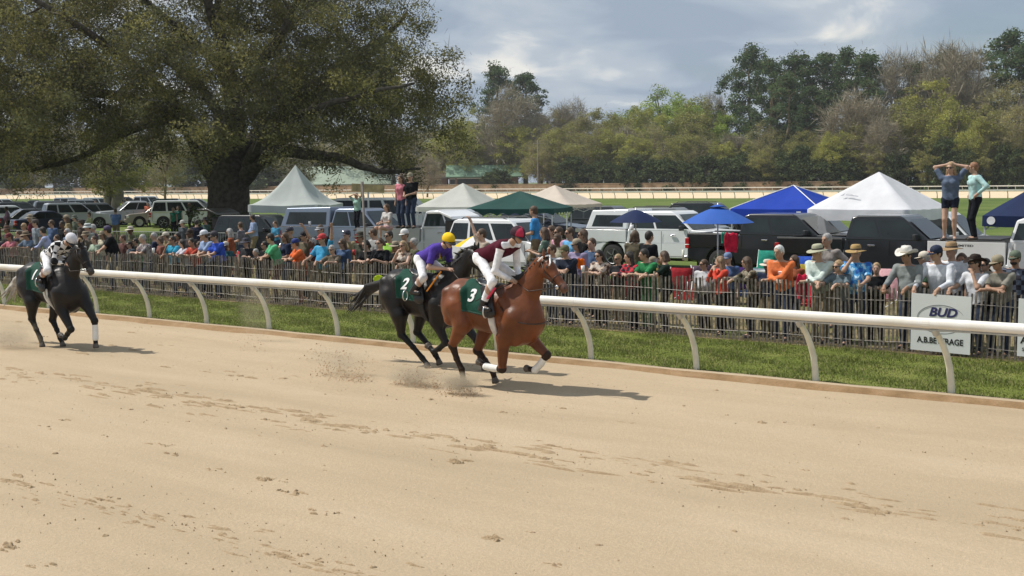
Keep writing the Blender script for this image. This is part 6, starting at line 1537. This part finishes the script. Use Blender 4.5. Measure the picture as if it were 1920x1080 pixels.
# leaning pole with a board nailed high up
a = onc(690, 540, 21.15); b = onc(679, 342, 21.4)
pl_ = empty('leaning_pole', (a.x, a.y, 0), 0, 'thin grey pole leaning up above the pickets left of the jockeys', 'pole')
mb = MB(); mb.tube([(0, 0, 0), (b.x-a.x, b.y-a.y, b.z)], [.032, .026], 8); mb.tube([(b.x-a.x, b.y-a.y, b.z-.35), (b.x-a.x, b.y-a.y, b.z+.02)], [.038, .038], 8); mb.build('shaft', mat('pole_dim', (.17, .15, .13), .9), pl_, smooth=True)
v = atY(690, 353, 60); mb = MB(); mb.box((0, 0, 0), (1.6, .06, .38), Matrix.Rotation(R(4), 3, 'Y')); o = mb.build('panel', mat('board_tan', (.42, .32, .16), .8, .3, 3)); e_ = empty('notice_board', (v.x, 60, 0), 0, 'tan board raised on a post behind the slate pickup', 'board'); o.parent = e_; o.location = (0, 0, v.z)
mb = MB(); mb.beam((0, .05, 0), (0, .05, v.z), .08); mb.build('post', M_leg, e_)
# crowd barriers on the left
def barrier(label, px, Y, rz, W=2.3, grp=None):
    v = atY(px, 440, Y); e = empty('crowd_barrier', (v.x, Y, 0), R(rz), label, 'barrier', grp); mb = MB(); m_ = mat('galvanised', (.30, .31, .31), .45, metal=.6)
    mb.tube([(-W/2, 0, .08), (-W/2, 0, 1.1), (W/2, 0, 1.1), (W/2, 0, .08)], .02, 6); mb.tube([(-W/2, 0, .25), (W/2, 0, .25)], .018, 6); mb.build('frame', m_, e)
    mb = MB()
    for k in range(1, 18): mb.tube([(-W/2+W*k/18, 0, .25), (-W/2+W*k/18, 0, 1.1)], .009, 5)
    mb.build('bars', m_, e)
    for s_ in (-1, 1): mb = MB(); mb.beam((s_*W*.36, -.3, .02), (s_*W*.36, .3, .02), .05, .02); mb.beam((s_*W*.36, 0, .02), (s_*W*.36, 0, .25), .03); mb.build('foot', m_, e)
for i, px in enumerate((20, 84, 148, 212, 276, 340, 404)):
    barrier('steel crowd barrier in the row behind the left crowd, '+['at the left edge', 'second from the left edge', 'behind the checkered jockey', 'behind the black polo man', 'below the woman in orange', 'below the women in green tops', 'in front of the oak trunk'][i], px, 55-i*.9, -26, grp='crowd barriers behind the left crowd')
# ================================================================ THE CROWD
def S(h):
    h = int(h, 16); v = [((c/255)**2.2)*.78 for c in ((h >> 16) & 255, (h >> 8) & 255, h & 255)]; g = sum(v)/3; return tuple(.88*c+.12*g for c in v)
jeans = cloth(S('39455c')); dk = cloth(S('22242c')); khaki = cloth(S('8a7a5e')); grn_ = cloth(S('4c5340')); grj = cloth(S('5c6168')); DH = (.018, .013, .010); BR = (.075, .042, .022); BL = (.34, .23, .12); GY = (.34, .33, .32); WH = (.6, .6, .58)
def person(label, px, yt, mode, hands='fence', a=0, yaw=0, shirt='808080', sleeve='short', tr=None, kind='plain', **kw):
    sit = kw.pop('sit', False); lean = kw.pop('lean', R(16) if hands in ('fence', 'fold') else R(3)); nod = kw.pop('nod', .02); fem = kw.get('female', False)
    tilt = kw.pop('tilt', 0); grp = kw.pop('grp', None)
    J1_ = stand(1, 1, lean, hands, sit=sit); top = J1_['H'][2]+.125+(.02 if kw.get('hat') else 0)
    z0 = 0
    if mode[0] == 'F': p = onc(px, yt, 21.33+(mode[1] if len(mode) > 1 else 0))
    elif mode[0] == 'G':
        mode = ('G', mode[1]+.12)      # known height: depth follows
        q = ray(px, yt); t = (mode[1]*top/1.77-CAMH)/q.z; p = Vector((q.x*t, q.y*t, mode[1]*top/1.77))
    elif mode[0] == 'T': p = atY(px, yt, mode[1]); z0 = mode[2]
    s = (p.z-z0)/top; s = max(.55, min(1.12, s))
    d = p.y; vox = .0125 if d < 27 else (.016 if d < 38 else .024)
    J = stand(s, kw.get('b', 1.), lean, hands, R(yaw), nod, tilt, sit, fem)
    if sit: z0 = (p.z-top*s)
    root = fig_root(label, (p.x, p.y, z0), R(143-a), grp)
    figure(root, J, s=s, vox=vox, shirt=cloth(S(shirt) if isinstance(shirt, str) else shirt, kind), sleeve=sleeve, trousers=tr or jeans, **kw)
    return root
P = person; F_ = ('F',)
# --- fence row, right to left
P('man in a blue plaid shirt, green cap and sunglasses at the right edge', 1905, 468, ('F', .45), 'side', -5, -20, '6a7488', 'long', kind='plaid', hat='cap', hatc=S('6d7a68'), glasses=True, skn=3, beard=DH, hair=DH)
P('man in a grey tee with white lettering and khaki cap leaning on the pickets', 1876, 476, F_, 'fold', 5, -25, '8b887c', 'short', hat='cap', hatc=S('a59a80'), glasses=True, skn=3, b=1.05, hair=DH)
P('man in a white shirt and dark brown brimmed hat with his hand at his chin', 1832, 478, F_, {'R': 'fence', 'L': 'chin'}, 18, -30, 'dfe2e8', 'short', hat='cowboy', hatc=S('33261f'), glasses=True, skn=1, hair=DH)
P('older man in a white tee and tan hat standing behind the navy cap', 1786, 453, ('F', .55), 'side', 5, -15, 'e4e6ea', 'short', hat='straw', hatc=S('a98a62'), skn=1, hair=GY)
P('man in a white long-sleeved shirt and navy cap behind the white sign', 1762, 458, F_, 'fence', 8, -22, 'e6ebf4', 'long', hat='cap', hatc=S('29344d'), skn=1, hair=DH, b=1.05)
P('smiling man in a grey shirt and white cowboy hat at the pickets', 1706, 462, F_, 'fence', 10, -12, '8d9493', 'long', hat='cowboy', hatc=S('e6e2d8'), hatc2=(.5, .45, .38), skn=3, hair=DH, b=1.1, badge=False)
P('man in a blue floral shirt and straw hat raising his fist to his mouth', 1606, 458, ('F', .1), {'R': 'face', 'L': 'fence'}, -8, -12, '4f9fd0', 'short', kind='floral', hat='straw', hatc=S('b8975c'), skn=1, b=1.1, hair=GY)
P('blond woman in sunglasses and a grey shirt with a white badge', 1578, 487, F_, 'fence', 10, -15, '6d7f88', 'short', hair=BL, hlen=.05, glasses=True, female=True, badge=True, b=.95)
P('man in a pale shirt and wide pale green hat leaning on the pickets', 1539, 457, ('F', .05), 'fold', 6, -20, 'd4e4dc', 'long', khaki, hat='straw', hatc=S('b5b498'), skn=1, b=1.12, hair=WH)
P('grey-haired man in an orange long-sleeved shirt with a white badge', 1466, 459, F_, 'fold', 4, -6, 'ee7a38', 'long', badge=True, hair=WH, skn=1, b=1.08)
P('curly brown-haired woman in a camouflage top looking left', 1408, 481, F_, 'fence', 40, -45, '6b6050', 'long', dk, kind='camo', hair=BR, hlen=.14, glasses=True, female=True)
P('girl with long light brown hair in an orange-red top, hands to her mouth', 1353, 480, ('F', .1), 'chin', 35, -45, 'ee4a2c', 'long', dk, hair=(.22, .14, .08), hlen=.18, female=True)
P('person in a blue cap just behind the girl in orange-red', 1366, 472, ('F', .8), 'side', 0, 0, '5570a0', hat='cap', hatc=S('7088b0'), hair=BR)
P('woman in a dark green tee pointing out past the young man in green', 1248, 470, F_, {'R': 'gun', 'L': 'fence'}, 55, -30, '20302a', 'short', dk, hair=BR, hlen=.06, female=True, b=1.05)
P('young man in a bright green tee leaning on the pickets', 1214, 466, F_, 'fold', 8, -35, '2f8a52', 'short', cloth(S('2e7a44')), hair=DH, skn=1)
P('woman with long dark hair in a red and black plaid shirt', 1186, 471, F_, 'fold', 14, -32, 'd02a3c', 'long', dk, kind='plaid', hair=DH, hlen=.16, female=True)
P('woman in sunglasses and a patterned tan top holding a white paper', 1127, 468, F_, 'fold', 2, 4, 'a09080', 'short', dk, kind='pattern', hair=DH, hlen=.07, glasses=True, female=True, b=1.05)
P('man in a navy tee and olive cap behind the nose of the bay horse', 1064, 458, F_, 'fold', 2, -6, '2f3646', 'short', hat='cap', hatc=S('6e7050'), skn=1, b=1.12, hair=DH)
P('man in a white shirt and sunglasses left of the olive cap', 1037, 458, F_, 'side', 5, -20, 'd8dde6', 'short', hair=BR, glasses=True, skn=1)
P('woman in a black dress with a red belt holding a cup', 1096, 417, ('F', 2.2), {'R': 'cup', 'L': 'side'}, 25, -30, '1c1c1e', 'none', cloth(S('1c1c1e')), tlen=.45, skirt=True, hair=BR, hlen=.12, glasses=True, female=True, b=.95, skn=1)
P('man in a light blue polo and sunglasses beside the black dress', 1071, 404, ('F', 2.9), 'side', 20, -12, '5fb2ea', 'short', khaki, hair=BR, glasses=True, skn=1)
P('man in a pink shirt and sunglasses left of the light blue polo', 1050, 403, ('F', 3.2), 'front', 18, -12, 'e0a0bc', 'long', khaki, hair=BR, glasses=True, skn=1)
P('woman in a green-grey shirt holding a drink behind the bay horse', 1023, 420, ('F', 2.8), 'cup', 60, -25, '5c7266', 'short', jeans, hair=BR, hlen=.12, female=True, skn=1)
P('woman half hidden between the green-grey and pink shirts', 1036, 414, ('F', 3.8), 'side', 20, -10, '8c7460', 'short', hair=BR, hlen=.12, female=True)
P('boy in a bright blue tee standing raised above the crowd', 1003, 386, ('T', 31, .55), 'front', 60, -20, '2f96e0', 'short', khaki, hair=BR, skn=1)
P('person with a raised fist behind the maroon jockey', 906, 428, ('F', 1.5), {'R': 'up', 'L': 'front'}, 25, -20, 'b0a090', 'short', hair=BR, female=True)
P('person in a black tee with white print seated with back turned under the navy umbrella', 1215, 433, ('F', 3.4), 'front', 200, 0, '202326', 'short', dk, hair=DH, skn=1, b=1.1)
P('person in an olive shirt leaning beneath the navy umbrella', 1190, 432, ('F', 3.8), 'front', 170, 10, '6e6650', 'short', khaki, hair=BR, hlen=.1, female=True)
P('grey-haired man in a grey tee with hands on hips by the black pickup', 1553, 412, ('F', 2.3), 'hip', 10, -8, '9c938e', 'short', khaki, hair=GY, skn=1, b=1.02)
P('woman holding both hands on her head, blue-grey tee and denim shorts', 1783, 304, ('T', 29.2, 1.52), 'head', -10, -10, '64748e', 'short', cloth(S('252b3c')), tlen=.45, hair=BL, hlen=.16, glasses=True, female=True, b=1.04)
P('woman in a pale aqua cardigan standing with hands on hips in the truck', 1829, 304, ('T', 29.4, 1.52), 'hip', 50, -30, 'b8e4e4', 'long', dk, hair=(.25, .12, .06), glasses=True, female=True)
# --- middle of the crowd, around the two leading horses
P('blond woman in sunglasses and a striped vest just left of the purple jockey', 757, 451, ('F', .1), {'R': 'chin', 'L': 'fence'}, -5, 0, 'c8b4a8', 'none', khaki, kind='pattern', hair=BL, hlen=.07, glasses=True, female=True, b=1.05)
P('man in a white cap and tan shirt behind the blond woman', 760, 428, ('F', 1.3), 'front', -5, -4, '7c6e5a', 'short', khaki, hat='cap', hatc=S('ecece8'), skn=1, b=1.15, hair=BR)
P('man in sunglasses and a neon yellow-green vest', 731, 432, ('F', 1.0), 'side', 0, -4, 'a8e84c', 'short', hair=DH, glasses=True, skn=1)
P('woman in a black top with a white drink right of the leaning pole', 714, 446, ('F', .2), 'cup', -2, 0, '1e2026', 'short', dk, hair=BR, hlen=.02, glasses=True, female=True, b=1.1)
P('woman in a black top and sunglasses just right of the leaning pole', 690, 449, ('F', .3), 'fold', 0, 4, '26262a', 'short', dk, hair=DH, hlen=.03, glasses=True, female=True)
P('man in a dark brimmed hat behind the leaning pole', 678, 434, ('F', 1.3), 'side', 5, -12, '505244', 'short', khaki, hat='broad', hatc=S('4c4638'), hair=DH, skn=1)
P('woman with short silver hair and sunglasses right of the bright blue shirt', 626, 459, F_, 'fence', -4, 6, '786c5c', 'short', dk, hair=GY, glasses=True, female=True, b=1.05)
P('cheering man in a bright blue tee and red cap with one arm raised', 606, 437, F_, {'R': 'fence', 'L': 'up'}, 0, -8, '30a4d8', 'short', khaki, hat='cap', hatc=S('d03a3c'), skn=1, b=1.1, hair=BR)
P('woman in a dark shirt and white visor behind the bright blue tee', 602, 415, ('F', 2.0), 'front', -2, 0, '33343c', 'short', dk, hat='visor', hatc=S('b8b8bc'), hair=BR, female=True, b=1.1)
P('person in a dark cap holding up a silver can', 573, 432, ('F', .9), {'R': 'side', 'L': 'upcam'}, 8, -16, '6c6450', 'short', dk, hat='cap', hatc=S('2c2c34'), skn=1, hair=DH)
P('man in an orange shirt and royal blue cap bent over the pickets', 560, 446, F_, 'fold', 30, -20, 'f26a1e', 'short', cloth(S('9c3a20')), hat='cap', hatc=S('2c3f88'), skn=1, b=1.25, hair=BR)
P('man in a mint green polo and sunglasses leaning on the pickets', 514, 437, F_, 'fold', 30, -28, '55c088', 'short', cloth(S('5a2426')), hair=DH, glasses=True, skn=1, b=1.08)
P('small child with pale hair low behind the pickets beside the mint polo', 484, 466, ('F', .3), 'fold', 6, -10, '3a3a3c', 'short', hair=GY, female=True)
P('man in a light blue shirt with a dark beard beside the oak trunk', 475, 402, ('G', 1.80), 'front', 30, -35, '8ca0c8', 'short', khaki, hair=DH, beard=DH, glasses=True, skn=1, b=1.1)
P('woman in a grey tee turning left beside the light blue shirt', 452, 416, ('G', 1.68), 'front', 60, -30, '70707a', 'short', hair=BR, female=True)
P('child in a turquoise tee behind the mint polo man', 517, 414, ('T', 42, .35), 'front', 5, -10, '3a90b8', 'short', hair=BR)
P('woman in a turquoise top shading her eyes with both hands, standing high', 669, 362, ('T', 45, 1.30), 'brow', 0, 0, '9cc8b8', 'short', dk, kind='plain', hair=BR, female=True, skn=1)
P('woman in a pink top standing in the truck bed beside the man in black', 752, 328, ('T', 43.2, 1.44), 'side', 0, 0, 'd87c8c', 'short', jeans, hair=BR, hlen=.14, female=True, skn=1)
P('man in a black shirt and tan cap standing in the truck bed', 770, 322, ('T', 43.0, 1.44), 'front', -10, 5, '1a1c20', 'short', jeans, hat='cap', hatc=S('9a927c'), skn=1, b=1.08, hair=DH)
P('girl in a white tee and pink shorts sitting on the side of the truck bed', 727, 382, ('T', 43.4, .95), 'lap', 10, -10, 'd0ccc8', 'short', cloth(S('e0b0b0')), sit=True, tlen=.6, hair=BR, hlen=.16, female=True, skn=0)
P('person under the marquee with a pale wide-brimmed hat', 718, 372, ('G', 1.70), 'side', 0, 0, '70606c', 'short', hat='broad', hatc=S('c8b8a8'), hair=DH)
# --- left crowd at the fence
P('man in a royal blue shirt, cap and sunglasses leaning on the pickets', 407, 432, F_, 'fold', 4, -5, '2858d8', 'short', hat='cap', hatc=S('4c4850'), glasses=True, skn=1, b=1.1, hair=DH)
P('man in a pale blue shirt and white cap beside the royal blue shirt', 389, 430, F_, 'fold', 12, -30, '92acd8', 'short', hat='cap', hatc=S('e2e6f0'), skn=1, hair=BR)
P('child with dark hair in a red-orange top left of the white cap', 364, 446, F_, 'fold', 0, 0, 'c84c34', 'short', hair=DH, skn=3)
P('girl with dark hair in a white top between turquoise and red-orange', 347, 448, F_, 'fold', 15, -25, 'd8d4e0', 'short', hair=DH, hlen=.1, female=True)
P('man in a turquoise shirt and sunglasses with a hand near his face', 325, 442, F_, {'R': 'chin', 'L': 'fence'}, 3, -5, '18a0c8', 'short', hair=DH, glasses=True, skn=3, b=1.05)
P('dark-haired woman with crossed arms left of the turquoise shirt', 302, 443, ('F', .3), 'cross', 20, -20, '8c5a4c', 'short', hair=BR, hlen=.04, female=True, skn=1)
P('grey-haired woman in a striped brown top holding a white cup', 273, 439, F_, 'fold', 8, -15, '8c807c', 'short', kind='stripe', hair=GY, female=True, b=1.05)
P('man in a dark shirt and cap standing behind the red-orange child', 358, 428, ('F', 1.4), 'side', 0, 0, '4c4444', 'short', hat='cap', hatc=S('4a3e38'), skn=2, hair=DH)
P('man in a black polo and purple cap right of the checkered jockey', 208, 422, F_, 'fold', 28, -35, '1c1e24', 'short', hat='cap', hatc=S('504868'), skn=1, b=1.15, hair=DH, badge=True)
P('woman in a pale green top holding papers behind the black horse head', 178, 442, ('F', .2), 'cup', 5, 0, 'a4b8a0', 'short', hair=BR, female=True)
P('person in a tan bucket hat behind the checkered jockey', 162, 432, ('F', .8), 'side', 5, -10, '706858', 'short', hat='bucket', hatc=S('9c8a70'), hair=DH)
P('person in a white bucket hat behind the tan bucket hat', 166, 417, ('F', 2.0), 'side', 5, -10, '8c9890', 'short', hat='bucket', hatc=S('d8e0dc'), hair=BR)
P('boy with dark hair in a pale blue long-sleeved shirt left of the jockey', 86, 425, F_, 'fold', 40, -35, 'b0bce8', 'long', hair=DH, skn=1)
P('person in a brown brimmed hat left of the pale blue shirt', 53, 433, ('F', .2), 'fence', 0, -5, '6c8098', 'short', hat='straw', hatc=S('8c7860'), skn=3, hair=DH)
P('woman in a salmon pink top and red cap near the left edge', 21, 436, F_, 'fence', 0, 8, 'd07884', 'short', dk, hat='cap', hatc=S('7c3434'), glasses=True, female=True, skn=3, hair=DH)
P('dark-haired person in a black top at the very left of the pickets', -3, 440, ('F', .2), 'fence', 0, 0, '3c3844', 'short', hair=DH, skn=2)
P('person in a brown hat behind the salmon pink top', 14, 423, ('F', 1.6), 'side', 0, 0, '504848', 'short', hat='straw', hatc=S('6c5040'), skn=3, hair=DH)
P('person with cropped hair in a tan shirt behind the brimmed hat', 36, 432, ('F', 1.2), 'side', 5, -15, '948468', 'short', hair=BR)
P('person in a grey shirt and cap behind the pale blue shirt boy', 68, 410, ('F', 3.2), 'side', 8, -20, '8c98a4', 'short', hat='cap', hatc=S('5c5450'), hair=DH)
P('woman in a cream top standing between the pale blue boy and the jockey', 108, 440, ('F', .6), 'side', 8, -20, 'c8c0a8', 'short', hair=BR, female=True)
# --- groups standing behind
P('man in a purple tee standing at the left behind the fence crowd', 13, 387, ('G', 1.80), 'side', 30, -10, '94708c', 'short', dk, hair=DH, skn=2, b=1.1)
P('person in a maroon shirt cut off by the left edge', -6, 408, ('G', 1.70), 'side', 20, 0, '58303c', 'short', dk, hair=DH, skn=2)
P('person in a grey-green bucket hat behind the checkered jockey, upper', 141, 402, ('G', 1.70), 'side', 10, -20, '5c6454', 'short', hat='bucket', hatc=S('6c7468'), hair=DH)
P('person in a dark brown bucket hat right of the grey-green one', 152, 411, ('G', 1.66), 'side', 10, -20, '4c4440', 'short', hat='bucket', hatc=S('4c4034'), hair=DH)
P('woman in a yellowish top in the second row above the white bucket hat', 168, 398, ('G', 1.64), 'front', 10, -10, 'a8ac78', 'short', hair=BR, female=True)
P('child in a sky blue tee in front of the parked cars', 191, 383, ('G', 1.55), 'front', 10, 10, '9cccec', 'short', khaki, hair=DH)
P('man in a blue shirt with back turned behind the black polo', 216, 391, ('G', 1.76), 'front', 150, 10, '6484b8', 'short', khaki, hair=BR, b=1.1, skn=1)
P('person in a light tee left of the sky blue child', 180, 376, ('G', 1.70), 'side', 10, 0, 'a8a49c', 'short', khaki, hair=BR)
P('woman in a pale pink top right of the sky blue child', 203, 374, ('G', 1.66), 'front', 0, 0, 'c8a0a0', 'short', dk, hair=BR, hlen=.1, female=True)
P('woman in black and white talking beside the yellow vest', 221, 371, ('G', 1.68), 'side', -40, 0, 'd8d4cc', 'none', dk, hair=BL, hlen=.1, female=True)
P('marshal in a neon yellow vest in front of the cars', 230, 375, ('G', 1.74), 'side', 0, 0, 'd0f020', 'short', dk, hair=DH, skn=1)
P('man in a navy jacket right of the neon yellow vest', 237, 372, ('G', 1.82), 'side', 30, 0, '2c3444', 'long', dk, hair=DH, skn=1)
P('woman in an orange top and jeans standing alone by the cars', 277, 379, ('G', 1.72), 'cross', -40, -10, 'f07c58', 'short', jeans, hair=BR, female=True, skn=1, b=1.1)
P('woman in a green tank top by the large white suv', 325, 389, ('G', 1.66), 'side', -20, 20, '40a080', 'none', dk, hair=BL, female=True, skn=0)
P('second woman in a teal tank top right of the green tank top', 334, 386, ('G', 1.68), 'side', -30, 0, '3c8c80', 'none', dk, hair=BR, hlen=.08, female=True, skn=0)
P('heavy bald man in a black tee by the large white suv', 356, 380, ('G', 1.80), 'cross', 20, 0, '28282a', 'short', dk, skn=2, b=1.25)
P('person in a wide black hat seated near the oak trunk', 386, 407, ('G', 1.62), 'lap', 10, -10, '3c5450', 'short', dk, hat='broad', hatc=S('2c2c30'), skn=1, hair=DH)
P('person in a dark navy jacket with back turned left of the wide black hat', 368, 412, ('G', 1.62), 'front', 150, 0, '262c40', 'long', dk, hair=DH)
P('person in a pale cap inside the second row left of the oak trunk', 343, 412, ('G', 1.60), 'side', 0, 0, '505860', 'short', hat='cap', hatc=S('c8c8c0'), hair=BR)
for i, (px, yt, col) in enumerate([(244, 452, '50606c'), (232, 440, '704c48'), (128, 428, '6c7c94'), (384, 441, '7c7c70')]):
    P('onlooker in a '+['slate', 'brick red', 'dusty blue', 'drab'][i]+' shirt in the second row '+['left of the striped brown top', 'right of the black polo', 'behind the checkered jockey', 'left of the white cap'][i], px, yt, ('F', .9), 'side', 5, -15, col, 'short', hair=(DH, BR, GY, BR)[i], glasses=(i % 2 == 0), skn=i % 2)
# --- fill the second and third rows where the photograph is packed
CW = {'navy': '2c3650', 'cream': 'c8c0a4', 'olive': '62644a', 'burgundy': '6c2c3c', 'charcoal': '3c3c40', 'lilac': '9c90b4', 'teal': '3c7478', 'rust': '9c5434', 'khaki': '9c8c68', 'pale grey': 'a8a8a8', 'denim blue': '4c6488', 'black': '202022', 'white': 'd4d4d8', 'forest green': '34543c', 'plum': '5c3c58', 'mustard': 'a8883c'}
FILL = [(4, 452, 1.2, 'navy'), (33, 446, .5, 'olive'), (46, 418, 3.4, 'charcoal'), (58, 402, 6, 'burgundy'), (98, 412, 4.2, 'denim blue'), (118, 414, 4.0, 'black'), (126, 402, 6.5, 'khaki'), (150, 446, .4, 'pale grey'), (176, 420, 2.6, 'plum'), (193, 432, 1.4, 'cream'), (256, 446, 1.0, 'black'),
 (246, 424, 3.6, 'olive'), (262, 462, .1, 'forest green'), (290, 436, 1.8, 'navy'), (312, 434, 2.0, 'khaki'), (334, 436, 1.4, 'charcoal'), (376, 452, .9, 'plum'), (424, 452, .5, 'teal'), (432, 428, 3, 'rust'), (462, 446, .8, 'charcoal'), (498, 452, .6, 'black'), (536, 436, 1.2, 'navy'), (545, 424, 2.6, 'olive'),
 (588, 446, .7, 'burgundy'), (644, 447, .6, 'denim blue'), (652, 430, 2.2, 'khaki'), (702, 428, 2.6, 'pale grey'), (742, 452, .8, 'black'), (778, 446, 1.0, 'olive'), (1046, 438, 1.4, 'cream'), (1084, 446, .8, 'lilac'), (1112, 446, 1.3, 'denim blue'), (1160, 476, .9, 'charcoal'), (1226, 480, .8, 'mustard'), (1322, 486, .6, 'white'),
 (1440, 486, .5, 'navy'), (1492, 478, 1.0, 'rust'), (1644, 492, .5, 'black'), (1736, 470, 1.0, 'forest green'), (1804, 474, .8, 'burgundy'), (1850, 484, .7, 'charcoal')]
where = lambda px: [w for lim, w in ((60, 'at the left edge'), (130, 'just left of the checkered jockey'), (200, 'behind the black horse head'), (270, 'left of the striped brown top'), (345, 'around the turquoise shirt'), (400, 'near the white cap'), (480, 'right of the royal blue shirt'), (550, 'near the mint polo'), (620, 'behind the bent orange shirt'),
   (670, 'near the silver-haired woman'), (715, 'by the leaning pole'), (800, 'behind the blond woman by the purple jockey'), (1070, 'above the bay horse head'), (1140, 'beside the black dress'), (1200, 'beside the red plaid shirt'), (1260, 'behind the bright green tee'), (1345, 'left of the girl in orange-red'), (1450, 'left of the orange-shirted man'),
   (1520, 'right of the orange-shirted man'), (1690, 'right of the straw hat'), (1750, 'behind the white cowboy hat'), (1820, 'behind the dark brown hat'), (2000, 'left of the khaki cap')) if px < lim][0]
for i, (px, yt, dc, cn) in enumerate(FILL):
    ht = [None, 'cap', None, 'straw', None, None, 'cap', None][i % 8]; fm = i % 3 == 0
    P(('woman' if fm else 'man')+' in a '+cn+' top'+({'cap': ' and cap', 'straw': ' and straw hat'}.get(ht, ''))+' '+where(px), px, yt, ('F', dc), ['side', 'front', 'cup', 'cross', 'side'][i % 5], [5, 20, -10, 35, 0][i % 5], [-25, 5, -40, 10][i % 4], CW[cn], 'short' if i % 4 else 'long', [jeans, dk, khaki][i % 3],
      hair=(DH, BR, BL, GY, BR)[i % 5], hlen=.12 if fm else 0, hat=ht, hatc=[(.3, .25, .18), (.05, .05, .07), (.55, .5, .42)][i % 3], glasses=i % 2 == 0, female=fm, skn=[1, 0, 1, 3, 1, 2][i % 6], b=[1, 1.12, .95][i % 3])
# --- things held or lying about
def cup(label, px, py, Y, c=(.8, .8, .8), h=.13, r=.042, cat='cup'):
    v = atY(px, py, Y); mb = MB(); mb.lathe([(r*.75, 0), (r, h), (r*.92, h), (r*.7, .01)], 12); tag(mb.build('cup', mat('cup_%d' % int(c[0]*99+c[1]*9), c, .5), smooth=True, loc=(v.x, Y, v.z)), label, cat)
cup('tall white foam cup on top of the pickets below the orange flag', 1093, 510, onc(1093, 510, 20.95).y)
cup('white paper cup held up beneath the navy umbrella', 1185, 432, 28.5)
cup('silver can held up above the dark cap', 581, 424, onc(581, 424, 21.9).y, (.5, .52, .55), .12, .033, 'can')
cup('red plastic cup left of the leaning pole', 664, 478, onc(664, 478, 22).y, (.5, .02, .03))
cup('white cup held by the grey-haired woman in the striped top', 288, 474, onc(288, 474, 20.98).y)
cup('white bottle standing beside the square red tail light', 1281, 488, 30, (.7, .72, .6), .26, .035, 'bottle')
def cooler(label, px, Y, c, lid, py=500):
    v = atY(px, py, Y); e = empty('cooler', (v.x, Y, 0), ANG, label, 'cooler'); mb = MB(); mb.box((0, 0, .20), (.62, .36, .36)); mb.build('body', mat('cooler_%d' % int(c[2]*99), c, .4), e, bevel=.03)
    mb = MB(); mb.box((0, 0, .41), (.65, .39, .06)); mb.build('lid', mat('cooler_lid', lid, .4), e, bevel=.02)
def table(label, px, Y, py=500):
    v = atY(px, py, Y); e = empty('folding_table', (v.x, Y, 0), ANG, label, 'table'); mb = MB(); mb.box((0, 0, .73), (1.2, .6, .04)); mb.build('table_top', mat('cooler_lid', (.75, .75, .75), .4), e)
    for a in (-.52, .52):
        for b in (-.24, .24): mb = MB(); mb.beam((a, b, 0), (a, b, .71), .03); mb.build('leg', M_leg, e)
    return e
table('white folding table behind the man in orange by the black pickup', 1440, 31); table('white folding table with drinks beside the pickup wheels, left of the pole', 655, 37)
cooler('blue cooler with a white lid on the ground by the camouflage top', 1412, 31.5, (.02, .12, .42), (.75, .75, .75)); cooler('red cooler under the square red tail light', 1290, 30.8, (.45, .02, .03), (.7, .7, .7))
cooler('red cooler with a white lid at the right edge', 1912, 27.5, (.50, .02, .03), (.75, .75, .75))

# ================================================================ the air between
mb = MB(); mb.box((0, 1150, 22), (5300, 2960, 46)); hz = mb.build('haze', mat('haze_shell', (1, 1, 1)))
hm = bpy.data.materials.new('haze'); hm.use_nodes = True; nt = hm.node_tree; nt.nodes.clear()
ho = N(nt, 'ShaderNodeOutputMaterial'); hv = N(nt, 'ShaderNodeVolumePrincipled'); hv.inputs['Color'].default_value = (.86, .90, .95, 1); hv.inputs['Density'].default_value = .00018; hv.inputs['Anisotropy'].default_value = .2
nt.links.new(hv.outputs[0], ho.inputs['Volume']); hz.data.materials.clear(); hz.data.materials.append(hm); hz['kind'] = 'stuff'; hz['label'] = 'thin pale haze in the air'; hz['category'] = 'haze'
